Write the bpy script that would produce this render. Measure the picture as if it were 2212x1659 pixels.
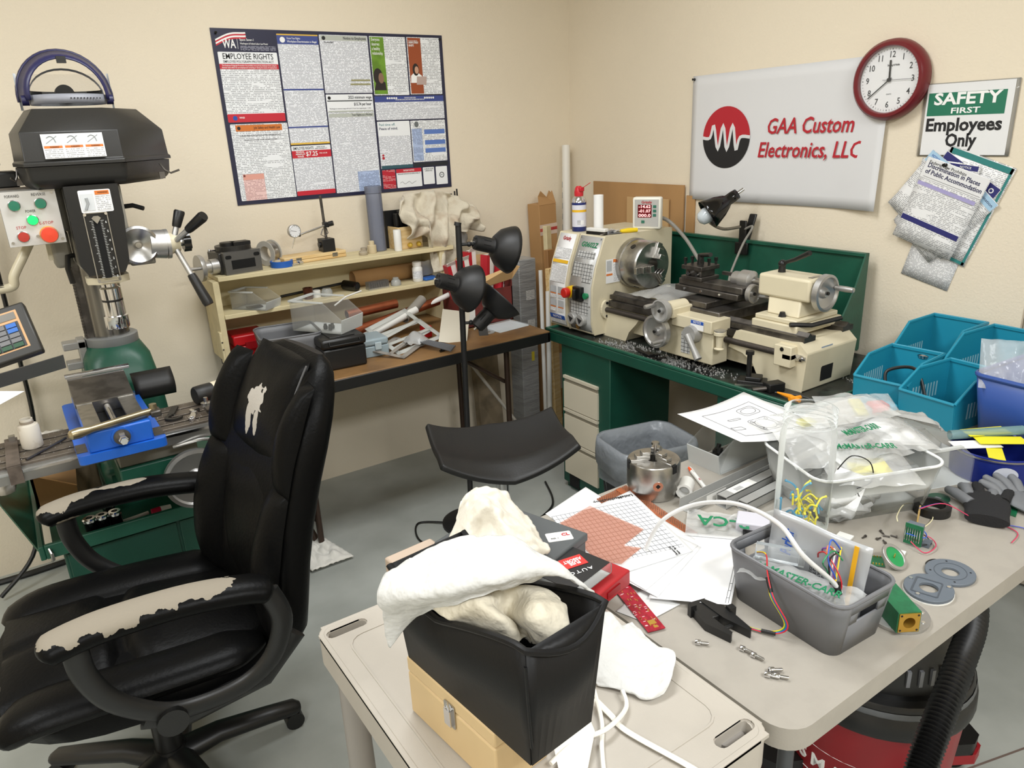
import bpy,math,random
from mathutils import Matrix,Vector,Euler,noise
sc=bpy.context.scene
for o in list(bpy.data.objects):bpy.data.objects.remove(o)
COL=sc.collection
PI=math.pi
rnd=random.Random(7)
# ---------------------------------------------------------------- camera
FPX=1596.66
YAW,PITCH,ROLL=math.radians(33.617),math.radians(19.035),math.radians(-2.551)
CAM=Vector((0,0,1.59))
_f=Vector((math.sin(YAW)*math.cos(PITCH),math.cos(YAW)*math.cos(PITCH),-math.sin(PITCH)))
_r=Vector((math.cos(YAW),-math.sin(YAW),0))
_u=_r.cross(_f)
CR=(math.cos(ROLL)*_r+math.sin(ROLL)*_u)
CU=(-math.sin(ROLL)*_r+math.cos(ROLL)*_u)
cd=bpy.data.cameras.new('camera');cam=bpy.data.objects.new('camera',cd);COL.objects.link(cam)
cd.sensor_width=36;cd.lens=FPX/2212*36;cd.clip_start=0.05
cam.matrix_world=Matrix(((CR.x,CU.x,-_f.x,CAM.x),(CR.y,CU.y,-_f.y,CAM.y),(CR.z,CU.z,-_f.z,CAM.z),(0,0,0,1)))
sc.camera=cam
# ---------------------------------------------------------------- world, lights, exposure
w=bpy.data.worlds.new('world');sc.world=w;w.use_nodes=True
w.node_tree.nodes['Background'].inputs[0].default_value=(1,.97,.92,1)
w.node_tree.nodes['Background'].inputs[1].default_value=0.02
def area(name,loc,sx,sy,power,rot=(0,0,0),col=(.965,.985,1)):
    l=bpy.data.lights.new(name,'AREA');l.shape='RECTANGLE';l.size=sx;l.size_y=sy;l.energy=power;l.color=col
    o=bpy.data.objects.new(name,l);COL.objects.link(o);o.location=loc;o.rotation_euler=rot
    return o
# four ceiling troffers of the room
for x,y,pw in ((0.9,1.75,34),(-1.3,1.75,34),(0.9,-0.9,66),(-1.3,-0.9,60)):
    area('troffer_light',(x,y,2.69),1.15,.55,pw)
vs=sc.view_settings
vs.view_transform='Standard';vs.look='None';vs.exposure=0.0;vs.gamma=1;vs.use_curve_mapping=False
# ---------------------------------------------------------------- measuring helpers: a point seen in the photo on a known real plane
def ray(px,py):
    return (CR*((px-1106)/FPX)+CU*(-(py-829.5)/FPX)+_f)
def PX(px,py,v):d=ray(px,py);return CAM+d*((v-CAM.x)/d.x)
def PY(px,py,v):d=ray(px,py);return CAM+d*((v-CAM.y)/d.y)
def PZ(px,py,v):d=ray(px,py);return CAM+d*((v-CAM.z)/d.z)
# ---------------------------------------------------------------- materials
def lin(c):
    if isinstance(c,str):
        c=[int(c[i:i+2],16)/255 for i in (0,2,4)]
        c=[x/12.92 if x <=.04045 else ((x+.055)/1.055)**2.4 for x in c]
    return (c[0],c[1],c[2],1)
MATS={}
def mat(name,col,rough=.5,metal=0,bump=0,bscale=80,vary=0,vscale=6,col2=None,mix=(.45,.6),trans=0,emit=0,coat=0,alpha=1,spec=.5,detail=3,stretch=None,sheen=0,ior=1.45):
    if name in MATS:return MATS[name]
    m=bpy.data.materials.new(name);MATS[name]=m;m.use_nodes=True
    nt=m.node_tree;P=nt.nodes['Principled BSDF']
    P.inputs['Base Color'].default_value=lin(col);P.inputs['Roughness'].default_value=rough;P.inputs['Metallic'].default_value=metal
    P.inputs['Specular IOR Level'].default_value=spec
    if coat:P.inputs['Coat Weight'].default_value=coat;P.inputs['Coat Roughness'].default_value=.15
    if sheen:P.inputs['Sheen Weight'].default_value=sheen
    if trans:P.inputs['Transmission Weight'].default_value=trans
    if emit:P.inputs['Emission Color'].default_value=lin(col);P.inputs['Emission Strength'].default_value=emit
    tc=None
    def coords():
        nonlocal tc
        if tc is None:
            t=nt.nodes.new('ShaderNodeTexCoord');tc=t.outputs['Object']
            if stretch:
                mp=nt.nodes.new('ShaderNodeMapping');mp.inputs['Scale'].default_value=stretch;nt.links.new(tc,mp.inputs[0]);tc=mp.outputs[0]
        return tc
    def nz(scale,det):
        n=nt.nodes.new('ShaderNodeTexNoise');n.inputs['Scale'].default_value=scale;n.inputs['Detail'].default_value=det
        nt.links.new(coords(),n.inputs['Vector']);return n
    if col2 is not None or vary:
        n=nz(vscale,detail);r=nt.nodes.new('ShaderNodeValToRGB')
        c1=lin(col);c2=lin(col2) if col2 is not None else tuple(x*(1-vary) for x in c1[:3])+(1,)
        r.color_ramp.elements[0].color=c1;r.color_ramp.elements[1].color=c2
        r.color_ramp.elements[0].position,r.color_ramp.elements[1].position=mix
        nt.links.new(n.outputs['Fac'],r.inputs[0]);nt.links.new(r.outputs[0],P.inputs['Base Color'])
    if bump:
        n=nz(bscale,2);b=nt.nodes.new('ShaderNodeBump');b.inputs['Strength'].default_value=bump;b.inputs['Distance'].default_value=.004
        nt.links.new(n.outputs['Fac'],b.inputs['Height']);nt.links.new(b.outputs[0],P.inputs['Normal'])
    if alpha<1:
        tr=nt.nodes.new('ShaderNodeBsdfTransparent');mx=nt.nodes.new('ShaderNodeMixShader');lw=nt.nodes.new('ShaderNodeFresnel');lw.inputs[0].default_value=ior
        ma=nt.nodes.new('ShaderNodeMath');ma.operation='MAXIMUM';ma.inputs[1].default_value=alpha
        out=nt.nodes['Material Output']
        nt.links.new(lw.outputs[0],ma.inputs[0]);nt.links.new(ma.outputs[0],mx.inputs[0]);nt.links.new(tr.outputs[0],mx.inputs[1]);nt.links.new(P.outputs[0],mx.inputs[2]);nt.links.new(mx.outputs[0],out.inputs[0])
    return m
def fineprint(name,paper,ink,rows=220,cols=18,dens=.5,ax=(0,2)):
    """white paper with rows of unreadable small type, in object coordinates (metres): ax = axes for across / down"""
    if name in MATS:return MATS[name]
    m=bpy.data.materials.new(name);MATS[name]=m;m.use_nodes=True
    nt=m.node_tree;P=nt.nodes['Principled BSDF'];P.inputs['Roughness'].default_value=.45
    N=nt.nodes.new;L=nt.links.new
    t=N('ShaderNodeTexCoord');s=N('ShaderNodeSeparateXYZ');L(t.outputs['Object'],s.inputs[0])
    def M(op,a,b=None,c=None):
        n=N('ShaderNodeMath');n.operation=op
        for i,v in enumerate((a,b,c)):
            if v is None:continue
            if isinstance(v,(int,float)):n.inputs[i].default_value=v
            else:L(v,n.inputs[i])
        return n.outputs[0]
    u=s.outputs[ax[0]];v=s.outputs[ax[1]]
    row=M('FLOOR',M('MULTIPLY',v,rows));fr=M('FRACT',M('MULTIPLY',v,rows))
    inrow=M('MULTIPLY',M('GREATER_THAN',fr,.35),M('LESS_THAN',fr,.85))
    cm=N('ShaderNodeCombineXYZ');L(M('MULTIPLY',u,cols*18),cm.inputs[0]);L(M('MULTIPLY',row,7.31),cm.inputs[1])
    n1=N('ShaderNodeTexNoise');n1.inputs['Scale'].default_value=1;n1.inputs['Detail'].default_value=1;L(cm.outputs[0],n1.inputs['Vector'])
    cm2=N('ShaderNodeCombineXYZ');L(M('MULTIPLY',u,cols),cm2.inputs[0]);L(M('MULTIPLY',v,rows*.3),cm2.inputs[1])
    n2=N('ShaderNodeTexNoise');n2.inputs['Scale'].default_value=1;n2.inputs['Detail'].default_value=0;L(cm2.outputs[0],n2.inputs['Vector'])
    k=M('MULTIPLY',M('GREATER_THAN',n1.outputs['Fac'],.44),M('GREATER_THAN',n2.outputs['Fac'],1-dens-.05))
    k=M('MULTIPLY',M('MULTIPLY',k,inrow),.55)
    mx=N('ShaderNodeMix');mx.data_type='RGBA';L(k,mx.inputs[0]);mx.inputs[6].default_value=lin(paper);mx.inputs[7].default_value=lin(ink)
    L(mx.outputs[2],P.inputs['Base Color'])
    return m
# ---------------------------------------------------------------- scene helpers
WM={}
def T(name,label,cat,loc=(0,0,0),rz=0,rot=None,group=None,mtx=None,kind=None):
    o=bpy.data.objects.new(name,None);COL.objects.link(o);o.empty_display_size=.05
    m=mtx if mtx is not None else Matrix.Translation(Vector(loc))@(Euler(rot).to_matrix().to_4x4() if rot else Matrix.Rotation(rz,4,'Z'))
    o.matrix_world=m;WM[o.name]=m
    tag(o,label,cat,group,kind);return o
def tag(o,label=None,cat=None,group=None,kind=None):
    if label:o['label']=label
    if cat:o['category']=cat
    if group:o['group']=group
    if kind:o['kind']=kind
    return o
def frame(o,x,y,z=None):
    """4x4 from origin and two axis directions"""
    x=Vector(x).normalized();y=Vector(y);z0=x.cross(y).normalized();y=z0.cross(x)
    m=Matrix(((x.x,y.x,z0.x,o[0]),(x.y,y.y,z0.y,o[1]),(x.z,y.z,z0.z,o[2]),(0,0,0,1)))
    return m
def axis_m(p0,p1):
    """frame at p0 with z along p1-p0"""
    z=(Vector(p1)-Vector(p0)).normalized();t=Vector((0,0,1)) if abs(z.z)<.9 else Vector((1,0,0))
    x=t.cross(z).normalized();y=z.cross(x)
    return Matrix(((x.x,y.x,z.x,p0[0]),(x.y,y.y,z.y,p0[1]),(x.z,y.z,z.z,p0[2]),(0,0,0,1)))
def RZ(a):return Matrix.Rotation(a,4,'Z')
def TR(*p):return Matrix.Translation(Vector(p))
def XF(loc,rx=0,ry=0,rz=0):return Matrix.Translation(Vector(loc))@Euler((rx,ry,rz)).to_matrix().to_4x4()
def smooth_path(pts,n=6,closed=False):
    pts=[Vector(p) for p in pts];out=[];N=len(pts)
    for i in range(N if closed else N-1):
        if closed:p0,p1,p2,p3=pts[i-1],pts[i],pts[(i+1)%N],pts[(i+2)%N]
        else:p0,p1,p2,p3=pts[max(i-1,0)],pts[i],pts[i+1],pts[min(i+2,N-1)]
        for k in range(n):
            t=k/n
            out.append(.5*((2*p1)+(p2-p0)*t+(2*p0-5*p1+4*p2-p3)*t*t+(3*p1-p0-3*p2+p3)*t**3))
    if not closed:out.append(pts[-1])
    return out
def rrect(x0,y0,x1,y1,r,n=4):
    out=[]
    for cx,cy,a in ((x1-r,y1-r,0),(x0+r,y1-r,90),(x0+r,y0+r,180),(x1-r,y0+r,270)):
        for k in range(n+1):
            t=math.radians(a+90*k/n);out.append((cx+r*math.cos(t),cy+r*math.sin(t)))
    return out
def circ(r,n=24,cx=0,cy=0,a0=0):return [(cx+r*math.cos(a0+2*PI*i/n),cy+r*math.sin(a0+2*PI*i/n)) for i in range(n)]
def oval(rx,ry,n=24,cx=0,cy=0):return [(cx+rx*math.cos(2*PI*i/n),cy+ry*math.sin(2*PI*i/n)) for i in range(n)]
class B:
    """mesh builder; coordinates are world coordinates unless .build(local=True)"""
    def __init__(s,M=None):s.v=[];s.f=[];s.s=[];s.M=M;s.soft=False
    def add(s,vs,fs,sm=False,M=None):
        if s.M is not None:M=s.M@M if M is not None else s.M
        o=len(s.v)
        s.v +=[tuple(M@Vector(p)) if M is not None else tuple(p) for p in vs]
        s.f +=[tuple(i+o for i in f) for f in fs];s.s +=[sm]*len(fs);return s
    def box(s,x0,y0,z0,x1,y1,z1,M=None):
        v=[(x,y,z) for x in (x0,x1) for y in (y0,y1) for z in (z0,z1)]
        return s.add(v,[(0,1,3,2),(4,6,7,5),(0,4,5,1),(2,3,7,6),(0,2,6,4),(1,5,7,3)],M=M)
    def cbox(s,c,d,M=None,rz=0,rx=0,ry=0):
        m=XF(c,rx,ry,rz)
        if M is not None:m=M@m
        return s.box(-d[0]/2,-d[1]/2,-d[2]/2,d[0]/2,d[1]/2,d[2]/2,m)
    def hexa(s,p):# 8 points: bottom 4 ccw, top 4 ccw
        return s.add(p,[(3,2,1,0),(4,5,6,7),(0,1,5,4),(1,2,6,5),(2,3,7,6),(3,0,4,7)])
    def cyl(s,p0,p1,r0,r1=None,n=16,cap=True,sm=True,M=None):
        r1=r0 if r1 is None else r1;A=axis_m(p0,p1);L=(Vector(p1)-Vector(p0)).length
        v=[A@Vector((r*math.cos(2*PI*i/n),r*math.sin(2*PI*i/n),z)) for r,z in ((r0,0),(r1,L)) for i in range(n)]
        s.add(v,[(i,(i+1)%n,n+(i+1)%n,n+i) for i in range(n)],sm,M)
        if cap:s.add(v,[tuple(range(n-1,-1,-1)),tuple(range(n,2*n))],False,M)
        return s
    def tube(s,pts,r,n=8,cap=True,closed=False,M=None,rs=None,flat=None):
        pts=[Vector(p) for p in pts];N=len(pts);v=[];up=None
        for i,p in enumerate(pts):
            a=pts[i-1] if (i>0 or closed) else p;b=pts[(i+1)%N] if (i<N-1 or closed) else p
            t=(b-a)
            t=t.normalized() if t.length>1e-9 else Vector((0,0,1))
            if up is None:
                up=Vector((0,0,1)) if abs(t.z)<.95 else Vector((1,0,0))
            x=t.cross(up)
            if x.length<1e-6:x=t.cross(Vector((0.3,1,0.2)))
            x.normalize();y=x.cross(t).normalized();up=y
            rr=rs[i] if rs else r
            fx,fy=(flat if flat else (1,1))
            v +=[p+x*(rr*fx*math.cos(2*PI*k/n))+y*(rr*fy*math.sin(2*PI*k/n)) for k in range(n)]
        fs=[(i*n+k,i*n+(k+1)%n,((i+1)%N)*n+(k+1)%n,((i+1)%N)*n+k) for i in range(N if closed else N-1) for k in range(n)]
        s.add(v,fs,True,M)
        if cap and not closed:s.add(v,[tuple(range(n-1,-1,-1)),tuple(range((N-1)*n,N*n))],False,M)
        return s
    def lathe(s,prof,n=24,M=None,sm=True,cap=True,a0=0,a1=2*PI):
        """prof: [(r,z)] bottom to top"""
        full=abs(a1-a0-2*PI)<1e-6;m=n if full else n+1
        v=[(r*math.cos(a0+(a1-a0)*i/n),r*math.sin(a0+(a1-a0)*i/n),z) for r,z in prof for i in range(m)]
        fs=[]
        for j in range(len(prof)-1):
            for i in range(n):
                k=(i+1)%m
                fs.append((j*m+i,j*m+k,(j+1)*m+k,(j+1)*m+i))
        s.add(v,fs,sm,M)
        if cap and full:
            if prof[0][0]>1e-5:s.add(v,[tuple(range(n-1,-1,-1))],False,M)
            if prof[-1][0]>1e-5:s.add(v,[tuple(range((len(prof)-1)*m,(len(prof)-1)*m+n))],False,M)
        return s
    def prism(s,poly,h0,h1,M=None,hole=None,sm=False):
        n=len(poly)
        if hole:# hole with the same vertex count as poly
            v=[(x,y,h) for pl in (poly,hole) for h in (h0,h1) for x,y in pl]
            fs=[]
            for i in range(n):
                j=(i+1)%n
                fs +=[(i,j,n+j,n+i),(2*n+j,2*n+i,3*n+i,3*n+j),(n+i,n+j,3*n+j,3*n+i),(j,i,2*n+i,2*n+j)]
            return s.add(v,fs,sm,M)
        v=[(x,y,h0) for x,y in poly]+[(x,y,h1) for x,y in poly]
        s.add(v,[tuple(range(n-1,-1,-1)),tuple(range(n,2*n))],False,M)
        return s.add(v,[(i,(i+1)%n,n+(i+1)%n,n+i) for i in range(n)],sm,M)
    def loft(s,loops,cap=True,sm=True,M=None,closed=True):
        n=len(loops[0]);v=[p for l in loops for p in l]
        m=n if closed else n-1
        s.add(v,[(j*n+i,j*n+(i+1)%n,(j+1)*n+(i+1)%n,(j+1)*n+i) for j in range(len(loops)-1) for i in range(m)],sm,M)
        if cap and closed:s.add(v,[tuple(range(n-1,-1,-1)),tuple(range((len(loops)-1)*n,len(loops)*n))],False,M)
        return s
    def grid(s,fn,nu,nv,M=None,sm=True):
        s.soft=True;v=[fn(i/nu,j/nv) for j in range(nv+1) for i in range(nu+1)]
        return s.add(v,[(j*(nu+1)+i,j*(nu+1)+i+1,(j+1)*(nu+1)+i+1,(j+1)*(nu+1)+i) for j in range(nv) for i in range(nu)],sm,M)
    def ball(s,c,r,n=14,m=8,sc_=(1,1,1),M=None):
        pr=[(max(math.sin(PI*k/m),1e-4)*r,-math.cos(PI*k/m)*r) for k in range(m+1)]
        A=Matrix.Translation(Vector(c))@Matrix.Diagonal((*sc_,1))
        return s.lathe(pr,n,M@A if M is not None else A,cap=False)
    def mesh(s,name):
        me=bpy.data.meshes.new(name);me.from_pydata(s.v,[],s.f);me.polygons.foreach_set('use_smooth',s.s);me.update()
        if not s.soft and any(s.s):me.set_sharp_from_angle(angle=math.radians(42))
        return me
    def build(s,name,m,parent=None,local=False,bevel=0,seg=2,solid=0,sub=0,label=None,kind=None,smooth_all=False,edge=None):
        if parent is not None and not local:
            iv=WM[parent.name].inverted();s.v=[tuple(iv@Vector(p)) for p in s.v]
        me=s.mesh(name);me.materials.append(m)
        o=bpy.data.objects.new(name,me);COL.objects.link(o)
        if parent is not None:
            o.parent=parent;WM[o.name]=WM[parent.name]
        else:WM[o.name]=Matrix.Identity(4)
        if solid:
            md=o.modifiers.new('solid','SOLIDIFY');md.thickness=solid;md.offset=0
        if bevel:
            md=o.modifiers.new('bevel','BEVEL');md.width=bevel;md.segments=seg;md.limit_method='ANGLE';md.angle_limit=math.radians(40)
            for p in me.polygons:p.use_smooth=True
            md.harden_normals=False
        if sub:
            md=o.modifiers.new('sub','SUBSURF');md.levels=sub;md.render_levels=sub
            for p in me.polygons:p.use_smooth=True
        if bevel and not sub:
            try:me.set_sharp_from_angle(angle=math.radians(50))
            except Exception:pass
        if label:o['label']=label
        if kind:o['kind']=kind
        return o
    def one(s,name,m,label,cat,group=None,base=None,rz=0,**k):
        """a thing that is one mesh; origin moved to its base"""
        if base is None:
            xs=[p[0] for p in s.v];ys=[p[1] for p in s.v];zs=[p[2] for p in s.v]
            base=((min(xs)+max(xs))/2,(min(ys)+max(ys))/2,min(zs))
        s.v=[(p[0]-base[0],p[1]-base[1],p[2]-base[2]) for p in s.v]
        o=s.build(name,m,None,**k);o.location=base;WM[o.name]=Matrix.Translation(Vector(base))
        return tag(o,label,cat,group)
def inst(src,parent,M,name=None):
    """a copy of a part (shared mesh) under parent with local matrix M"""
    c=src.copy();COL.objects.link(c);c.parent=parent;c.matrix_local=M;WM[c.name]=WM[parent.name]@M;return c
def dup(root,mtx,label=None,group=None):
    r=root.copy();COL.objects.link(r);r.matrix_world=mtx;WM[r.name]=mtx
    if label:r['label']=label
    if group:r['group']=group
    for ch in list(root.children):
        c=ch.copy();COL.objects.link(c);c.parent=r;WM[c.name]=mtx@ch.matrix_local
        for g in list(ch.children):
            d=g.copy();COL.objects.link(d);d.parent=c;WM[d.name]=WM[c.name]
    return r
TXT={}
def text(s,size,m,M,parent,align='CENTER',bold=0,sx=1,shear=0,name='lettering',local=False,ext=0.0003,space=1,valign='CENTER',line=1,fit=None):
    key=(s,round(size,4),align,bold,shear,ext,space,valign,line)
    if key not in TXT:
        cu=bpy.data.curves.new('t','FONT');cu.body=s;cu.size=size;cu.align_x=align;cu.align_y=valign;cu.offset=bold*size;cu.shear=shear
        cu.extrude=ext;cu.resolution_u=2;cu.space_character=space;cu.space_line=line
        ob=bpy.data.objects.new('t',cu);COL.objects.link(ob)
        me=bpy.data.meshes.new_from_object(ob);bpy.data.objects.remove(ob);bpy.data.curves.remove(cu);TXT[key]=me
    me=TXT[key].copy();me.name=name
    if fit and len(me.vertices):
        xs=[v.co.x for v in me.vertices];sx=fit/max(max(xs)-min(xs),1e-6)
    A=M@Matrix.Diagonal((sx,1,1,1))
    if parent is not None and not local:A=WM[parent.name].inverted()@A
    me.transform(A);me.materials.clear();me.materials.append(m)
    o=bpy.data.objects.new(name,me);COL.objects.link(o)
    if parent is not None:o.parent=parent;WM[o.name]=WM[parent.name]
    return o
def plate(M,x0,y0,x1,y1,m,parent,name='panel',h=.0004,r=0,z=0):
    """thin printed panel in the plane of frame M (x right, y up, z out)"""
    b=B(M)
    if r:b.prism(rrect(x0,y0,x1,y1,r,3),z,z+h)
    else:b.box(x0,y0,z,x1,y1,z+h)
    return b.build(name,m,parent)
def fbm(x,y,z=0):return noise.noise((x,y,z))
# ---------------------------------------------------------------- common materials
K={}
wallm=mat('wall_paint','e8dcc6',.85,bump=.25,bscale=130,vary=.05,vscale=.8)
floorm=mat('floor_concrete','aaada7',.45,bump=.05,bscale=40,col2='989b95',vscale=5,mix=(.35,.72),detail=10)
ceilm=mat('ceiling_white','e9e6de',.9)
blackp=mat('black_plastic','141414',.38,bump=.04,bscale=300)
blackg=mat('black_gloss','0a0a0b',.12)
blackm=mat('black_paint_metal','121212',.45,bump=.03,bscale=200)
steel=mat('brushed_steel','b4b2ae',.3,1,bump=.03,bscale=60,vary=.25,vscale=25)
steeld=mat('dark_steel','6e6a66',.42,.9,bump=.08,bscale=90,vary=.4,vscale=18)
chrome=mat('chrome','d8d8da',.12,1)
alum=mat('cast_aluminium','bdbcba',.38,.85,bump=.05,bscale=200)
alumg=mat('grey_painted_metal','a3a29f',.4,.3)
green=mat('machine_green','1d5643',.38,bump=.06,bscale=120,vary=.15,vscale=9)
greend=mat('machine_green_dark','16493a',.38,bump=.04,bscale=160,vary=.12,vscale=5)
cream=mat('machine_cream','d6ccb0',.36,bump=.04,bscale=80,vary=.07,vscale=7)
white=mat('white_plastic','e2e1dc',.4)
paper=mat('white_paper','e6e6e6',.75)
clear=mat('clear_plastic','e9eef0',.12,alpha=.16)
frost=mat('frosted_plastic','dfe2e0',.3,alpha=.13,ior=1.22)
frostedge=mat('frosted_edge','e9ecea',.3,alpha=.6)
bagm=mat('polybag','f4f5f3',.14,alpha=.34,bump=.6,bscale=45)
card=mat('cardboard','b58c5c',.8,bump=.08,bscale=120,vary=.14,vscale=3,stretch=(1,1,.25))
cardd=mat('cardboard_light','c8a473',.8,vary=.1,vscale=4)
pine=mat('pine_wood','dfc492',.55,col2='cfa96b',vscale=9,mix=(.4,.7),stretch=(.6,9,9))
creamwood=mat('cream_painted_wood','d9cba2',.55,vary=.08,vscale=6,stretch=(.5,4,4),bump=.03)
copper=mat('copper','b4694b',.3,.9,vary=.3,vscale=9)
redp=mat('red_plastic','b7141c',.35)
orangep=mat('orange_plastic','f0561c',.45)
greyp=mat('grey_plastic','6c6d70',.45)
ink=mat('black_ink','17171a',.6)
redink=mat('red_ink','b51e2c',.55)
whiteink=mat('white_ink','f4f4f2',.6)
greenink=mat('green_ink','187a50',.6)
navyink=mat('navy_ink','23244e',.55)
orangeink=mat('orange_ink','d9772e',.6)
yellowink=mat('yellow_ink','e6b422',.6)
blueink=mat('blue_ink','1f4fa8',.55)
greyink=mat('grey_ink','9c9fa0',.6)
# ---------------------------------------------------------------- the room
WY,WX=3.26,2.61
def struct(name,b,m,**k):
    o=b.build(name,m,None,**k);o['kind']='structure';return o
struct('floor',B().box(-3.2,-3.2,-.1,4.2,3.4,0),floorm)
struct('ceiling',B().box(-3.2,-3.2,2.72,4.2,3.4,2.8),ceilm)
struct('wall_left',B().box(-3.2,WY,0,2.75,WY+.12,2.72),wallm)
struct('wall_right',B().box(WX,.985,0,WX+.12,WY,2.72),wallm)
struct('wall_back',B().box(-3.2,-3.2,0,4.2,-3.08,2.72),wallm)
struct('wall_far',B().box(-3.2,-3.08,0,-3.08,WY,2.72),wallm)
struct('wall_side',B().box(WX+.12,-3.08,0,WX+.24,.985,2.72),wallm)
jam=mat('door_frame_shaded','a89d8f',.6)  # taupe of frame and door has the recess's shade put into the colour
struct('trim_1',B().box(WX+.012,.90,0,WX+.12,.985,2.15).box(WX+.012,-.12,2.05,WX+.12,.9,2.15).box(WX+.012,-.2,0,WX+.12,-.12,2.15),jam,bevel=.004)
d1=struct('door_1',B().box(WX+.06,-.12,.01,WX+.1,.9,2.05),mat('door_shaded','b3a99b',.5),bevel=.003)
B().cyl((WX+.06,-.04,1.0),(WX+.0,-.04,1.0),.012).ball((WX-.01,-.04,1.0),.028).build('door_handle',steel,d1)
# saw-cut joint in the slab
for a,c in (((1.2,.62),(3.0,.2)),):
    pass
for i,(x,y) in enumerate(((0.9,1.75),(-1.3,1.75),(0.9,-0.9),(-1.3,-0.9))):
    t=T('ceiling_light','recessed fluorescent ceiling troffer overhead','light',(x,y,2.70),group='ceiling troffers')
    B().prism(rrect(-.61,-.31,.61,.31,.01),0,.02,hole=rrect(-.58,-.28,.58,.28,.01)).build('frame',white,t,local=True)
# ================================================================ things on the walls
FL=lambda x,z,off=0:frame((x,WY-off,z),(1,0,0),(0,0,1)) # frame on the left wall: x right, y up, z into the room
FR=lambda y,z,off=0:frame((WX-off,y,z),(0,-1,0),(0,0,1)) # frame on the right wall
def pin(M,label,r=.005):
    t=T('push_pin',label,'push pin',mtx=M)
    B().lathe([(r,0),(r,.0025),(r*.5,.004),(r*.5,.009),(r*.85,.011),(r*.85,.013)],12).build('head',blackg,t,local=True)
    B().cyl((0,0,-.004),(0,0,.001),.0006,n=6).build('needle',steel,t,local=True)
# ---- labor law poster
PM=FL(.845,1.347,.004)
po=T('wall_poster','large multi-panel labor law poster with navy border pinned above the wooden shelf','poster',mtx=PM)
navy=mat('poster_navy','23253f',.35)
B().box(-.012,-.012,-.0015,1.017,.662,0).build('backing',navy,po,local=True)
fp=fineprint('poster_print','eef0f2','3a3c48',150,9,.62,(0,1))
fp2=fineprint('poster_print_dense','e9ebf0','4a4c5a',230,7,.72,(0,1))
fpink=fineprint('poster_print_pink','edc9c4','8a4a4a',170,8,.6,(0,1))
fblue=fineprint('poster_print_blue','aebfe0','33406e',190,8,.6,(0,1))
fred=fineprint('poster_print_red','b92032','f0c8c8',170,10,.5,(0,1))
pred=mat('poster_red','c42335',.4);pblue=mat('poster_blue','3b4a8c',.4);pyel=mat('poster_yellow','e0b545',.4)
ppl=mat('poster_white','eef0f2',.4);pgreen=mat('poster_green','6f9a2c',.4,vary=.3,vscale=14);prust=mat('poster_rust','9a4a26',.4)
por=mat('poster_orange','d2762f',.4);pgrey=mat('poster_grey','b9bdb4',.4);pblu2=mat('poster_light_blue','5c7cc0',.4);ptan=mat('poster_pale_pink','dfa090',.4)
def pp(x0,y0,x1,y1,m,z=0,r=0,name='panel'):
    return plate(TR(0,0,z),x0,y0,x1,y1,m,None,name,r=r)
def PPL(x0,y0,x1,y1,m,z=0,r=.003,name='panel'):
    b=B();b.prism(rrect(x0,y0,x1,y1,r,2),z,z+.0006);return b.build(name,m,po,local=True)
def PT(s,x,y,size,m,fit=None,align='CENTER',bold=0,z=.0016):
    return text(s,size,m,TR(x,y,z),po,align,bold,local=True,fit=fit,ext=.0001)
# header WA
for i,(c,yy) in enumerate(((whiteink,.644),(pred,.638),(whiteink,.632),(pred,.626))):
    B().grid(lambda u,v,yy=yy:(.002+.12*u,yy-.006*v+.006*math.sin(u*5)*u-.022*(1-u)**2*(1 if yy<5 else 0)+.012*u,.0005+.0001*i),12,1).build('flag_stripe',c,po,local=True)
PT('WA',.052,.605,.045,whiteink,.052,bold=.02);B().box(.085,.588,.0006,.0862,.625,.0008).build('divider_line',whiteink,po,local=True)
PT('Space Saver-1',.095,.622,.012,whiteink,.055,'LEFT',.01);PT('Washington & Federal Labor Law Poster',.095,.608,.0095,whiteink,.112,'LEFT',.008)
PPL(.095,.583,.236,.600,fineprint('poster_print_navy','23253f','c8c8d8',260,8,.7,(0,1)))
# employee rights
PPL(.003,.314,.238,.577,fp);PPL(.003,.514,.238,.577,ppl,.0004);PPL(.003,.514,.238,.533,pred,.0006,.001);PPL(.003,.314,.238,.346,pred,.0006)
PT('EMPLOYEE RIGHTS',.120,.560,.03,ink,.20,bold=.004);PT('EMPLOYEE POLYGRAPH PROTECTION ACT',.120,.541,.013,ink,.20,bold=.004)
PT('The Employee Polygraph Protection Act prohibits most private employers from using lie\ndetector tests either for pre-employment screening or during the course of employment.',.121,.5235,.0075,whiteink,.22,bold=.01)
B().prism(circ(.009,20,.032,.330),.0012,.0018).build('seal',blueink,po,local=True);PT('WHD',.06,.331,.009,whiteink,.022,bold=.02)
# job safety
PPL(.007,.004,.242,.307,fp);PPL(.027,.279,.218,.303,por,.0006,.001);PT('Job Safety and Health Law',.155,.291,.015,ink,.11,bold=.006);B().prism(circ(.007,16,.04,.291),.0012,.0018).build('seal',ink,po,local=True)
PT("It's the law! Employers must post this notice where employees can read it.",.124,.262,.0075,ink,.17)
PT('All workers have the right to a safe and healthy workplace.',.124,.245,.0075,ink,.14)
PPL(.027,.004,.114,.110,fpink,.0006,.001);PPL(.027,.088,.114,.110,ptan,.0008,.001);PPL(.029,.1,.037,.108,mat('rust_ink','6b2a20',.5),.001,.0005)
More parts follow.
